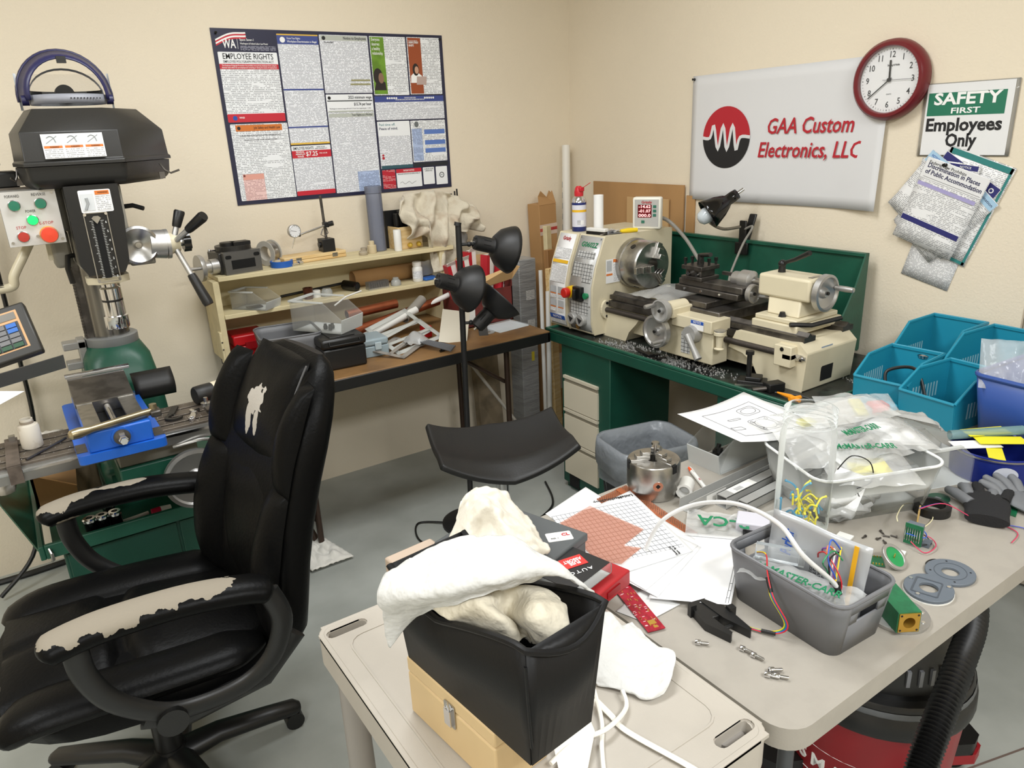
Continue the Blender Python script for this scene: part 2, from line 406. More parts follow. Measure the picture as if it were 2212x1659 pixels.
# know your rights
PPL(.246,.217,.420,.648,fp2);PPL(.246,.610,.420,.643,pblue,.0006,.001);PPL(.246,.643,.420,.648,pyel,.0008,.001);PPL(.246,.217,.420,.224,pyel,.0008,.001)
PPL(.246,.433,.420,.439,pblue,.0006,.0005);PPL(.246,.284,.420,.290,pblue,.0006,.0005)
B().prism(circ(.011,20,.268,.626),.0012,.0018).build('seal',whiteink,po,local=True)
PT('Know Your Rights:',.287,.632,.011,whiteink,.056,'LEFT');PT('Workplace Discrimination is Illegal',.287,.620,.011,whiteink,.125,'LEFT',.01)
# federal minimum wage
PPL(.246,.006,.420,.212,fp2);PPL(.246,.192,.420,.212,ppl,.0004);PPL(.246,.162,.420,.192,pred,.0006,.001);PPL(.246,.006,.420,.025,pred,.0006)
PT('EMPLOYEE RIGHTS',.298,.201,.016,ink,.09,bold=.008);PT('UNDER THE FAIR\nLABOR STANDARDS ACT',.376,.201,.007,ink,.056)
PT('FEDERAL\nMINIMUM\nWAGE',.282,.177,.0092,whiteink,.04,bold=.02,);PT('$7.25',.333,.177,.026,whiteink,.052,bold=.015);PT('PER HOUR',.385,.178,.008,whiteink,.035)
# notice to employees
PPL(.426,.420,.645,.650,fp2);PPL(.432,.628,.64,.648,pgrey,.0006,.001);PT('Notice to Employees',.585,.638,.016,ink,.105,bold=.012);B().prism(circ(.008,16,.445,.637),.0012,.0018).build('seal',ink,po,local=True)
PT("It's the law!",.445,.621,.009,ink,.042,'LEFT',.012);PPL(.545,.452,.64,.459,mat('poster_olive','97946a',.4),.0006,.0005);PPL(.55,.468,.64,.475,mat('poster_olive','97946a',.4),.0006,.0005)
# minimum wage 2023
PPL(.426,.003,.643,.415,fp2);PPL(.426,.343,.643,.415,ppl,.0004);PPL(.430,.386,.64,.391,mat('poster_line','5a5e60',.4),.0006,.0005);PT('2023 minimum wage',.582,.402,.017,ink,.11,bold=.014);PT('$15.74 per hour',.592,.374,.017,ink,.082,bold=.016)
B().prism(circ(.007,16,.44,.401),.0012,.0018).build('seal',ink,po,local=True)
PT("Washington's minimum wage will be $15.74 per hour beginning Jan. 1, 2023.",.534,.357,.0068,ink,.195)
PPL(.430,.343,.64,.349,pgrey,.0006,.0005);PPL(.430,.322,.64,.337,pgrey,.0006,.0005);PT('Your Rights as a Worker',.585,.33,.0125,ink,.1,bold=.01);PPL(.535,.004,.64,.09,fblue,.0006,.0005)
# healthy relationship (photo of a woman in profile on green)
PPL(.653,.409,.827,.650,fp);PPL(.656,.414,.72,.647,pgreen,.0006,.001);PT('Everyone\ndeserves\na healthy\nrelationship',.661,.609,.0185,whiteink,.05,'LEFT',.006)
hair=mat('print_dark_hair','231b18',.5);skin=mat('print_skin','8a6a54',.5)
B().prism(oval(.022,.034,18,.679,.487),.0012,.0016).build('figure_hair',hair,po,local=True);B().prism(oval(.013,.022,16,.693,.48),.0015,.002).build('figure_face',skin,po,local=True);B().prism([(.657,.43),(.715,.43),(.712,.462),(.69,.474),(.667,.462)],.0011,.0014).build('figure_shoulder',hair,po,local=True)
# unemployment benefits (woman with laptop on rust)
PPL(.834,.411,1.0,.651,fp);PPL(.838,.414,.903,.648,prust,.0006,.001);PT('You may be eligible for',.842,.636,.007,whiteink,.046,'LEFT');PT('UNEMPLOYMENT\nBENEFITS',.842,.622,.012,whiteink,.05,'LEFT',.014)
B().prism(oval(.016,.026,18,.869,.516),.0012,.0016).build('figure_hair',hair,po,local=True);B().prism(oval(.01,.016,16,.873,.514),.0015,.002).build('figure_face',mat('print_skin_light','c79a80',.5),po,local=True)
B().prism([(.84,.46),(.90,.46),(.898,.49),(.88,.502),(.858,.502),(.843,.49)],.0011,.0014).build('figure_shirt',whiteink,po,local=True);B().prism([(.868,.452),(.918,.452),(.922,.487),(.872,.487)],.0016,.002).build('figure_laptop',mat('print_laptop','b9a49c',.5),po,local=True)
# EEO / paid time off / others
PPL(.652,.304,1.003,.405,fp2);PPL(.652,.380,1.003,.405,pblue,.0006,.001);PT('YOUR RIGHTS UNDER USERRA\nTHE UNIFORMED SERVICES EMPLOYMENT AND REEMPLOYMENT RIGHTS ACT',.828,.393,.0078,whiteink,.15,bold=.008)
for k in range(5):
    for x0 in (.715,.905):B().prism(circ(.0045,10,x0+k*.011,.396),.0012,.0016).build('medallion',whiteink,po,local=True)
PPL(.653,.092,.815,.298,fp2);PPL(.653,.235,.815,.298,ppl,.0004);PT('Paid time off.',.66,.284,.0155,mat('teal_ink','2c7a80',.5),.08,'LEFT');PT('Peace of mind.',.66,.267,.0155,navyink,.092,'LEFT',.012);PPL(.655,.092,.815,.106,mat('poster_teal','2f5560',.4),.0006,.001)
B().prism(circ(.0065,12,.668,.14),.001,.0014).prism(circ(.005,12,.668,.152),.001,.0014).build('person_icon',redink,po,local=True)
PPL(.82,.113,1.003,.298,fp);PPL(.824,.118,.876,.262,fblue,.0006,.001)
for yy in (.247,.2,.164):PPL(.888,yy-.011,.997,yy+.009,pblu2,.0006,.001)
B().prism(oval(.011,.013,18,.85,.281),.0012,.0016).build('seal',mat('seal_grey','6a6f70',.5),po,local=True)
PPL(.82,.092,1.005,.109,mat('poster_black','20242b',.4),.0004,.001)
PPL(.655,.003,.72,.087,fred);PPL(.726,.003,.857,.087,ppl);PPL(.726,.070,.857,.087,pred,.0006,.001);PT('PAYDAY NOTICE',.791,.079,.011,whiteink,.056,bold=.012);PT('REGULAR PAYDAYS FOR EMPLOYEES OF',.791,.064,.008,ink,.118)
B().tube(smooth_path([(.742+.012*k,.024+.006*math.sin(k*2.1),.0012) for k in range(8)],4),.0005,4).build('signature',ink,po,local=True)
PPL(.866,.009,.926,.087,ppl);PT('CHECK FOR\nUPDATES',.896,.075,.0085,ink,.05);PPL(.935,.004,.997,.087,ppl);B().prism(circ(.013,20,.966,.048),.0012,.0016,hole=circ(.010,20,.966,.048)).build('seal',ink,po,local=True);PT('SAFE',.966,.048,.006,ink,.012)
pin(FL(.852,1.992,.004),'black push pin at top left corner of the labor law poster');pin(FL(1.848,1.992,.004),'black push pin at top right corner of the labor law poster')
# ---- company banner
BM=FR(2.394,1.256,.006)
ba=T('wall_banner','white vinyl company banner with round red and black logo beside the clock','banner',mtx=BM)
def bz(u,v):return .003+.05*max(0,u-.8)**1.3*(1-v)*3+.004*math.sin(u*7)*(1-v)
B().grid(lambda u,v:(.893*u,.514*v+.006*u*v,bz(u,v)),30,12).build('sheet',mat('banner_vinyl','dcdcdd',.45),ba,local=True,solid=.0008)
zb=.0075
cx,cy,R0=.196,.261,.124
wave=[(-.124,0),(-.088,0),(-.072,.054),(-.046,-.05),(-.026,.056),(-.006,-.052),(.016,.056),(.036,-.05),(.056,.056),(.072,-.05),(.088,0),(.124,0)]
wave=[(-.125,0),(-.085,.0),(-.066,.05),(-.040,-.05),(-.016,.052),(.008,-.052),(.034,.052),(.056,-.05),(.075,0.0),(.125,0)]
up_=[(R0*math.cos(a),R0*math.sin(a)) for a in [PI*k/24 for k in range(25)]]
lo_=[(R0*math.cos(a),R0*math.sin(a)) for a in [-PI*k/24 for k in range(25)]]
wv=[(x,y) for x,y in wave if abs(x)<.12]
B(TR(cx,cy,zb)).prism(up_+wv,0,.0004).build('logo_red',redink,ba,local=True)
B(TR(cx,cy,zb)).prism(lo_+wv,0,.0004).build('logo_black',ink,ba,local=True)
B(TR(cx,cy,zb+.0005)).tube(smooth_path([(x,y,0) for x,y in wave],4),.0065,8,flat=(1,.06)).build('logo_wave',mat('banner_vinyl','e9e9ea'),ba,local=True)
text('GAA Custom',.082,redink,TR(.585,.297,zb),ba,bold=.013,shear=.22,local=True,fit=.37)
text('Electronics, LLC',.082,redink,TR(.585,.208,zb),ba,bold=.013,shear=.22,local=True,fit=.452)
pin(FR(2.385,1.757,.01),'black push pin in upper left corner of the white banner',.0055)
# ---- clock
CM=FR(1.497,1.692,0)
ck=T('wall_clock','round wall clock with dark red rim and black numerals','clock',mtx=CM)
B().lathe([(.108,0),(.126,.004),(.130,.02),(.127,.040),(.118,.050),(.108,.050),(.104,.044),(.104,.034)],48,cap=False).build('rim',mat('clock_red','6e1a22',.3),ck,local=True)
B().lathe([(0.0001,.030),(.105,.030)],48,cap=False).build('dial',paper,ck,local=True)
for h in range(1,13):
    a=PI/2-h*PI/6;text(str(h),.028,ink,TR(.079*math.cos(a),.079*math.sin(a),.0308),ck,local=True,name='numeral',sx=.85,bold=.004)
for k in range(60):
    a=k*PI/30;big=k%5 ==0
    B(RZ(a)).box(.094,-.0011 if big else-.0004,.0304,.099,.0011 if big else .0004,.0307).build('minute_mark',ink,ck,local=True)
def hand(ang,L,wd,tail,z,nm):
    B(RZ(PI/2-ang)).box(-tail,-wd/2,z,L,wd/2,z+.0008).build(nm,blackg,ck,local=True)
hand(math.radians(-10+8),.062,.006,.006,.033,'hour_hand');hand(math.radians(231),.090,.0034,.010,.0345,'minute_hand');hand(math.radians(91),.088,.0012,.022,.036,'second_hand')
B().cyl((0,0,.031),(0,0,.039),.006,n=16).build('hub',blackg,ck,local=True)
text('Sterling & Noble',.009,ink,TR(.008,.046,.0308),ck,local=True,fit=.042);text('QUARTZ',.006,greyink,TR(.002,-.045,.0308),ck,local=True,fit=.018)
B().lathe([(0.0001,.047),(.106,.046)],48,cap=False).build('lens',mat('clock_lens','ffffff',.03,alpha=.05),ck,local=True)
# ---- safety sign
SM=FR(1.375,1.449,.003)
sg=T('safety_sign','white laminated safety first employees only sign with green header','sign',mtx=SM)
B().grid(lambda u,v:(-.012+.285*u,-.004+.226*v,.001),10,6).build('lamination',mat('laminate_film','e8e4da',.1,alpha=.3),sg,local=True,solid=.0004)
B().box(0,0,.003,.262,.219,.0035).build('card',paper,sg,local=True)
sgreen=mat('sign_green','1f7358',.4)
plate(TR(0,0,.0036),.006,.122,.242,.192,sgreen,None).parent=sg
text('SAFETY',.049,whiteink,TR(.126,.171,.0046),sg,local=True,bold=.03,fit=.205);text('FIRST',.024,whiteink,TR(.126,.1355,.0046),sg,local=True,bold=.02,fit=.088)
text('Employees',.055,ink,TR(.124,.092,.0040),sg,local=True,bold=.03,fit=.232);text('Only',.055,ink,TR(.124,.044,.0040),sg,local=True,bold=.03,fit=.096)
plate(TR(0,0,.0036),.092,.016,.148,.0166,ink,None,'rule').parent=sg
# ---- notices pinned together
def zc(a,b):return (1480+a*732/2094,60+b*580/1659)
nfp=fineprint('notice_print','f0f0f0','3c3c46',190,9,.6,(0,1))
nfp2=fineprint('notice_print_dense','ededed','50505a',260,9,.7,(0,1))
lblue=mat('notice_light_blue','a7c9e2',.5);dnavy=mat('notice_navy','2b2c6e',.5);teal=mat('notice_teal','2f7f7c',.5);lav=mat('notice_lavender','a9a2cf',.5)
def sheet(k,px,deg,label,m=None,wd=.216,ht=.279,off=.004,anc=(0,0)):
    p=PX(*zc(*px),WX)
    M=FR(p.y,p.z,off)@RZ(math.radians(-deg))@TR(-anc[0]*wd,-anc[1]*ht,0)
    t=T('paper_notice',label,'notice',mtx=M,group='notices pinned by the safety sign')
    B().grid(lambda u,v:(wd*(u-.5),ht*(v-.5),.0006*math.sin(u*3+k)),6,6).build('sheet',m or nfp,t,local=True,solid=.0004)
    return t
def npl(t,x0,y0,x1,y1,m,z=.0012,name='printed_band'):plate(TR(0,0,z),x0,y0,x1,y1,m,None,name).parent=t
t=sheet(1,(1620,1628),14,'small-print white notice hanging lowest under the other pinned notices',nfp2,.17,.26,.003,(.5,-.5))
t=sheet(2,(1725,1478),19,'notice with a teal border at the back of the pinned stack',None,.216,.335,.006,(.5,-.5))
for q in ((-.104,-.164,-.096,.164),(.096,-.164,.104,.164),(-.104,-.164,.104,-.154),(-.104,.146,.104,.164)):npl(t,*q,teal,.0012,'printed_border')
t=sheet(4,(1965,1000),33,'navy headed notice with a white emblem peeking out right of the pinned stack',None,.216,.279,.009,(.5,.5));npl(t,-.106,.105,.106,.138,dnavy)
B(TR(.085,.12,.0018)).prism(circ(.008,14),0,.0003,hole=circ(.005,14)).build('emblem',whiteink,t,local=True)
t=sheet(3,(1950,1095),43,'light blue headed notice sticking out lowest on the right of the pinned stack',None,.19,.279,.012,(.5,.5))
npl(t,-.093,.108,.093,.138,lblue);text('Discrimination',.013,navyink,TR(.04,.123,.0018),t,local=True,fit=.09)
t=sheet(5,(1845,850),7,'notice with a navy title bar just behind the front page',None,.19,.2,.015,(.5,.5));npl(t,-.02,.08,.09,.096,dnavy);text('NOTICE',.01,whiteink,TR(.05,.088,.0018),t,local=True)
t=sheet(6,(1270,1075),41,'plain typed notice sticking out on the left of the pinned stack',nfp,.19,.22,.018,(-.5,-.5))
t=sheet(7,(1555,750),36,'light blue cornered notice peeking out above the front page',None,.15,.22,.021,(-.5,.5));npl(t,-.075,.07,.075,.109,lblue);text('NOTICE',.012,blueink,TR(-.05,.096,.0018),t,local=True,fit=.03)
t=sheet(8,(1592,1112),18.6,'front page of the pinned stack about discrimination in public accommodation',nfp,.216,.279,.024)
npl(t,-.106,.072,.106,.137,paper,.001,'blank_area');npl(t,-.104,.048,.098,.060,lav);npl(t,-.106,-.075,.100,-.058,dnavy)
text('Federal Law Prohibits',.0135,ink,TR(-.096,.126,.0018),t,'LEFT',local=True,fit=.128);text('Discrimination in Places\nof Public Accommodation',.0205,navyink,TR(-.096,.105,.0018),t,'LEFT',local=True,bold=.016,fit=.195,line=.95)
npl(t,-.096,.0775,.102,.0783,ink,.0016,'rule')
pin(FR(*(lambda p:(p.y,p.z))(PX(*zc(1635,845),WX)),.026),'black push pin holding the stack of notices',.0065)
# ================================================================ lathe, its stand and what is on it
def cab(name,label,y0,y1,xb):
    t=T(name,label,'cabinet',(2.2,(y0+y1)/2,0))
    B().box(1.914,y0,.03,xb,y1,.69).build('body',greend,t,bevel=.004)
    B().box(1.93,y0+.01,0,xb-.02,y1-.01,.03).build('plinth',greend,t)
    return t
cl=cab('drawer_cabinet','dark green steel pedestal cabinet with three beige drawers under the lathe headstock',2.155,2.475,2.26)
drw=mat('drawer_beige','c9c0ab',.45)
for i,(z0,z1) in enumerate(((.405,.555),(.25,.40),(.085,.245))):
    d=B().box(1.905,2.225,z0,1.914,2.452,z1-.045).hexa([(1.905,2.225,z1-.045),(1.914,2.225,z1-.045),(1.914,2.452,z1-.045),(1.905,2.452,z1-.045),(1.905,2.225,z1-.03),(1.913,2.225,z1-.03),(1.913,2.452,z1-.03),(1.905,2.452,z1-.03)]).box(1.902,2.225,z1-.012,1.914,2.452,z1).build('drawer',drw,cl)
    B().box(1.909,2.227,z1-.032,1.914,2.450,z1-.010).build('finger_pull',mat('drawer_recess','8d8675',.5),d)
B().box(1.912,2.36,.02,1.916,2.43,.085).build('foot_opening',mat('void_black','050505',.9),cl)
cr_=cab('pedestal_cabinet','dark green steel pedestal cabinet under the lathe tailstock end',1.27,1.602,2.50)
B().cyl((1.90,1.57,.675),(1.914,1.57,.675),.005,n=10).build('screw',steel,cr_)
B().box(1.908,1.29,.1,1.914,1.58,.63).build('door',greend,cr_,bevel=.002)
tr_=T('chip_tray','long green chip tray with black floor that the lathe stands on','tray',(2.2,1.9,.69))
B().box(1.905,1.245,.69,2.55,2.58,.735).build('pan',greend,tr_,bevel=.005)
B().box(1.905,1.245,.735,1.917,2.58,.747).box(1.905,2.568,.735,2.55,2.58,.747).box(1.905,1.245,.735,2.55,1.257,.747).build('rim',green,tr_,bevel=.003)
B().box(1.92,1.26,.735,2.545,2.565,.7385).build('floor_mat',mat('tray_black','1a1b1a',.35,bump=.3,bscale=60,col2='2c332e',vscale=14),tr_)
# splash guard
sp=T('splash_guard','tall green sheet metal splash guard standing behind the lathe bed','splash guard',(2.5,2.0,.75))
B().box(2.555,1.49,.745,2.562,2.54,1.11).build('back_panel',green,sp)
B().box(2.545,1.488,1.098,2.566,2.54,1.112).build('top_flange',green,sp,bevel=.002)
B().add([(2.43,2.42,1.13),(2.56,2.54,1.112),(2.56,2.54,.75),(2.43,2.42,.75)],[(0,1,2,3)]).build('end_panel',green,sp,solid=.004)
B().prism([(2.562,1.112),(2.545,1.112),(2.50,1.0),(2.42,.87),(2.30,.75),(2.562,.75)],-.003,.003,frame((0,1.49,0),(1,0,0),(0,0,1))).build('end_panel',green,sp)
B().box(2.33,1.50,.80,2.555,2.3,.815).build('sloped_shelf',mat('green_hammer','2d6b58',.4,bump=.5,bscale=150),sp)
# ---- lathe
la=T('metal_lathe','cream and green benchtop metal lathe with large chuck and control panel','lathe',(2.2,1.95,.7385))
Zb=.7385
# headstock profile (x,z) extruded along y
prof=[(1.972,Zb+.008),(1.962,.80),(1.965,.95),(1.985,1.03),(2.035,1.155),(2.42,1.155),(2.42,Zb+.008)]
HF=lambda y:frame((0,y,0),(1,0,0),(0,0,1)) # x->x, y->z, z-> -y
B().prism(prof,-2.478,-2.32,HF(0)).build('headstock',cream,la,bevel=.006)
prof2=[(x-.004 if i<5 else x,z) for i,(x,z) in enumerate(prof)]
B().prism(prof2,-2.615,-2.482,HF(0)).build('gear_cover',cream,la,bevel=.008)
# control panel: thin sheet following the headstock front
def panel(y0,y1,off,m,nm,zs=None,parent=la):
    pr=[(1.972,.757),(1.962,.80),(1.965,.95),(1.985,1.03),(2.034,1.150)]
    b=B();v=[];ed=.0015
    for x,z in pr:v +=[(x-off,y0,z),(x-off,y1,z)]
    b.add(v,[(2*i,2*i+1,2*i+3,2*i+2) for i in range(len(pr)-1)],True)
    return b.build(nm,m,parent,solid=.001)
silver=mat('panel_silver','bdbdbb',.35,.3)
panel(2.33,2.472,.002,silver,'control_panel')
panel(2.496,2.606,.006,mat('label_white','e9e9e9',.4),'warning_label')
# frames on panel: lower vertical part and upper sloped part
def LPm(y,z,off=.004):
    pr=[(1.972,.757),(1.962,.80),(1.965,.95),(1.985,1.03),(2.034,1.150)]
    for (xa,za),(xb,zb) in zip(pr,pr[1:]):
        if z <=zb or (xb,zb) ==pr[-1]:
            t=(z-za)/(zb-za);x=xa+(xb-xa)*t
            n=Vector((-(zb-za),0,(xb-xa))).normalized()
            return frame(Vector((x,y,z))+n*off,(0,-1,0),(xb-xa,0,zb-za))
def ltext(s,y,z,size,m,fit=None,bold=.01,off=.0045,align='CENTER',shear=0):return text(s,size,m,LPm(y,z,off),la,align,bold,fit=fit,shear=shear,ext=.0001)
def lplate(y0,z0,y1,z1,m,off=.004,nm='printed_block'):
    M=LPm((y0+y1)/2,(z0+z1)/2,off);return plate(M,-abs(y1-y0)/2,-abs(z1-z0)/2,abs(y1-y0)/2,abs(z1-z0)/2,m,la,nm)
text('G0602Z',.03,greenink,LPm(2.40,1.115),la,bold=.02,fit=.105,shear=.15,ext=.0001)
tabm=mat('table_print','b0b0ae',.4)
gridm=bpy.data.materials.new('chart_print');gridm.use_nodes=True
def chart(mm,sx,sz,ln,bg,axes=(1,2)):
    nt=mm.node_tree;N=nt.nodes.new;L=nt.links.new;P=nt.nodes['Principled BSDF']
    t=N('ShaderNodeTexCoord');s=N('ShaderNodeSeparateXYZ');L(t.outputs['Object'],s.inputs[0]);outs=[]
    for a,q in zip(axes,(sx,sz)):
        m1=N('ShaderNodeMath');m1.operation='MULTIPLY';L(s.outputs[a],m1.inputs[0]);m1.inputs[1].default_value=q
        m2=N('ShaderNodeMath');m2.operation='FRACT';L(m1.outputs[0],m2.inputs[0]);m3=N('ShaderNodeMath');m3.operation='LESS_THAN';L(m2.outputs[0],m3.inputs[0]);m3.inputs[1].default_value=.16;outs.append(m3.outputs[0])
    mx=N('ShaderNodeMath');mx.operation='MAXIMUM';L(outs[0],mx.inputs[0]);L(outs[1],mx.inputs[1])
    mm2=N('ShaderNodeMix');mm2.data_type='RGBA';L(mx.outputs[0],mm2.inputs[0]);mm2.inputs[6].default_value=lin(bg);mm2.inputs[7].default_value=lin(ln);L(mm2.outputs[2],P.inputs['Base Color']);P.inputs['Roughness'].default_value=.4
chart(gridm,55,70,'4a4c4c','bdbdbb')
lplate(2.455,1.06,2.345,1.09,gridm,.0035);lplate(2.462,.985,2.40,1.045,gridm,.0035);lplate(2.395,.965,2.338,1.045,gridm,.0035);lplate(2.46,.83,2.345,.885,gridm,.0035)
# warning label print
whp=fineprint('machine_label_print','e9e9e9','3a3a3a',230,20,.75,(1,2))
ltext('Grizzly',2.55,1.128,.022,redink,.055,.02,.0085,shear=.1);lplate(2.603,1.045,2.499,1.09,whp,.0075);lplate(2.603,1.026,2.499,1.04,yellowink,.008);lplate(2.603,.945,2.499,1.02,whp,.0075)
for yy in (2.578,2.525):
    for zz in (.90,.84):lplate(yy+.02,zz,yy-.02,zz+.028,mat('pictogram_grey','b5b8ba',.4),.008,'pictogram');lplate(yy+.02,zz-.006,yy-.02,zz-.002,orangeink,.0085);lplate(yy+.02,zz-.024,yy-.02,zz-.008,whp,.0085)
lplate(2.603,.785,2.499,.805,blueink,.008);ltext('NOTICE',2.551,.795,.016,whiteink,.06,.01,.0095);lplate(2.603,.765,2.499,.783,whp,.008)
# side label on the headstock end face
FE=lambda x,z,off:frame((x,2.32-off,z),(1,0,0),(0,0,1))
plate(FE(2.075,1.01,.002),-.04,-.05,.04,.05,mat('label_white','e9e9e9'),la,'warning_label');plate(FE(2.075,1.01,.0025),.0,.035,.038,.048,orangeink,la,'label_band');plate(FE(2.075,1.01,.0025),-.038,-.018,-.004,-.01,orangeink,la,'label_band')
plate(FE(2.075,1.01,.0025),.002,-.045,.038,.03,fineprint('machine_label_print2','e9e9e9','3a3a3a',230,20,.75,(0,2)),la,'label_print');plate(FE(2.075,1.01,.0025),-.036,.0,-.008,.044,mat('pictogram_grey','b5b8ba'),la,'pictogram')
# knobs and buttons
def button(y,z,r,h,m,nm,collar=None,off=.004):
    M=LPm(y,z,off)
    if collar:B(M).cyl((0,0,-.002),(0,0,h*.45),r*1.25,r*1.1,20).build(nm+'_collar',collar,la)
    return B(M).lathe([(r*.8,0),(r*.8,h*.5),(r,h*.6),(r*.98,h*.92),(r*.8,h)],20).build(nm,m,la)
button(2.452,.918,.022,.048,mat('estop_red','c8241c',.35),'emergency_stop',mat('estop_yellow','e3b414',.4))
B(LPm(2.40,.918)).box(-.026,-.03,-.002,.026,.03,.02).build('selector_plate',blackp,la,bevel=.002);B(LPm(2.40,.918)).box(-.007,-.022,.02,.007,.022,.038).build('selector_switch',blackp,la,bevel=.004)
button(2.352,.915,.014,.016,mat('start_green','1b7a4f',.35),'start_button')
for yy in (2.438,2.378):
    z=.806
    k=B(LPm(yy,z)).lathe([(.026,0),(.025,.018),(.0235,.02)],24).build('gear_knob',alumg,la)
    B(LPm(yy,z)).prism([(-.016,.012),(.016,.004),(-.002,-.016)],.0201,.0206).build('pointer',ink,k)
button(2.412,.775,.012,.01,mat('sight_glass','7a5a30',.15),'oil_sight')
for yy in (2.337,2.465):
    for zz in (1.142,.99,.87,.765):B(LPm(yy,zz,.002)).cyl((0,0,0),(0,0,.003),.003,n=8).build('panel_screw',steel,la)
# spindle, chuck
ax,az=2.19,1.03
CHm=frame((ax,2.318,az),(1,0,0),(0,0,1)) # z points to -y
ch=B(CHm).lathe([(.104,0),(.104,.022),(.100,.024),(.100,.105),(.094,.114),(.03,.114),(.03,.06)],48).build('chuck',steel,la)
for k in range(3):
    R_=CHm@RZ(math.radians(187+120*k))
    B(R_).box(.028,-.014,.105,.098,.014,.122).box(.028,-.014,.122,.075,.014,.138).box(.028,-.014,.138,.05,.014,.155).build('chuck_jaw',steel,ch,bevel=.002)
    B(CHm@RZ(math.radians(127+120*k))).cyl((.094,0,.062),(.1015,0,.062),.012,n=14).build('key_socket',blackm,ch)
for k in range(3):B(CHm@RZ(math.radians(60+120*k))).cyl((.09,0,-.004),(.09,0,.002),.01,n=8).build('back_bolt',steeld,ch)
# bed
bedm=cream
def bedprof(z):return z
B().box(2.06,1.40,.80,2.10,2.32,.905).box(2.27,1.40,.80,2.31,2.32,.905).build('bed',cream,la)
B().box(2.06,1.40,.77,2.31,2.32,.80).build('bed_web',cream,la)
wayp=[(-.03,0),(.03,0),(.03,.018),(.012,.018),(0,.03),(-.012,.018),(-.03,.018)]
for x in (2.08,2.29):B().prism(wayp,-2.31,-1.375,frame((x,0,.895),(1,0,0),(0,0,1))).build('bed_way',steeld,la)
B().box(2.035,1.42,.868,2.06,1.72,.892).build('feed_rack',steeld,la);B().box(2.035,1.96,.868,2.06,2.30,.892).build('feed_rack',steeld,la)
# feet
arch=[(1.36,Zb),(1.36,.90),(1.50,.90),(1.62,.80),(1.60,.76),(1.56,Zb)]
ft=B().prism([(-y,z) for y,z in [(1.355,Zb),(1.345,.87),(1.38,.90),(1.42,.895),(1.63,.895),(1.66,.83),(1.60,.82),(1.555,.795),(1.535,.76),(1.53,Zb)]],-2.30,-2.03,frame((0,0,0),(0,-1,0),(0,0,1))).build('tailstock_foot',cream,la,bevel=.004)
B().prism([(-y,z) for y,z in [(2.33,Zb),(2.33,.86),(2.1,.86),(2.13,.82),(2.17,.78),(2.19,Zb)]],-2.30,-2.03,frame((0,0,0),(0,-1,0),(0,0,1))).build('headstock_foot',cream,la,bevel=.004)
EF=lambda x,z,off=0:frame((x,1.352-off,z),(1,0,0),(0,0,1))
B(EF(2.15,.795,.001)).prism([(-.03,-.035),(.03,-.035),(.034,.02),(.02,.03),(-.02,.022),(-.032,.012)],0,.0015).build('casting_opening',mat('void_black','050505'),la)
plate(EF(2.14,.865,.002),-.03,-.012,.03,.014,mat('plate_bluegrey','9aa7b8',.4),la,'serial_plate');text('G0602Z\n22" LATHE',.008,blueink,EF(2.14,.866,.003),la,fit=.05,ext=.0001)
# lead screw
B().cyl((2.03,2.32,.853),(2.03,1.42,.853),.011,n=12).build('lead_screw',mat('screw_steel','4d4743',.4,.7,bump=.5,bscale=500),la)
B(frame((2.03,2.318,.853),(1,0,0),(0,0,1))).prism(oval(.026,.04,20),0,.012).build('screw_flange',cream,la)
for dz in (.028,-.028):B().cyl((2.03,2.306,.853+dz),(2.03,2.302,.853+dz),.006,n=10).build('flange_bolt',blackm,la)
B().box(2.0,1.385,.82,2.06,1.45,.89).box(2.0,1.385,.845,2.05,1.42,.865).build('screw_bracket',cream,la,bevel=.003);B().cyl((2.03,1.385,.853),(2.03,1.36,.853),.012,n=6,sm=False).cyl((2.03,1.36,.853),(2.03,1.35,.853),.007,n=10).build('screw_nut',chrome,la)
B().cyl((1.998,1.42,.878),(2.0,1.42,.878),.007,n=10).build('bracket_hole',blackm,la)
# carriage
B().box(2.02,1.70,.905,2.33,1.95,.945).build('saddle',steeld,la,bevel=.004)
B().box(1.965,1.675,.768,2.045,1.935,.90).build('apron',cream,la,bevel=.004);B().box(1.95,1.672,.885,2.05,1.86,.93).build('apron_top',cream,la,bevel=.003)
plate(frame((1.948,1.735,.907),(0,-1,0),(0,0,1)),-.03,-.017,.03,.017,mat('label_white','e9e9e9'),la,'notice_label');plate(frame((1.9475,1.735,.907),(0,-1,0),(0,0,1)),-.029,.004,.029,.016,blueink,la,'notice_band');text('NOTICE',.011,whiteink,frame((1.9465,1.735,.917),(0,-1,0),(0,0,1)),la,fit=.035,ext=.0001)
plate(frame((1.9635,1.80,.83),(0,-1,0),(0,0,1)),-.022,-.042,.022,.036,gridm,la,'thread_chart')
def wheel(M,r,nm,m=alum,grip=.05,ga=0,gr=.0075,depth=.02):
    w_=B(M).lathe([(r*.25,-.012),(r*.3,.0),(r*.86,.004),(r*.9,-.003),(r,.0),(r,depth),(r*.86,depth+.002),(r*.8,depth-.006),(r*.3,depth*.3),(r*.22,depth*.9),(.0001,depth*.9)],32,cap=False).build(nm,m,la)
    c,s_=math.cos(ga)*r*.78,math.sin(ga)*r*.78
    B(M).lathe([(gr*.7,depth-.005),(gr,depth+.006),(gr*1.1,depth+grip*.6),(gr*.95,depth+grip),(gr*.6,depth+grip+.001)],14,M=TR(c,s_,0)).build('crank_grip',alum,w_)
    B(M).cyl((0,0,depth*.8),(0,0,depth+.004),.006,n=6,sm=False).build('hub_nut',blackm,w_)
    return w_
XO=lambda x,y,z:frame((x,y,z),(0,-1,0),(0,0,1)) # z axis points to -x
YO=lambda x,y,z:frame((x,y,z),(1,0,0),(0,0,1)) # z axis points to -y
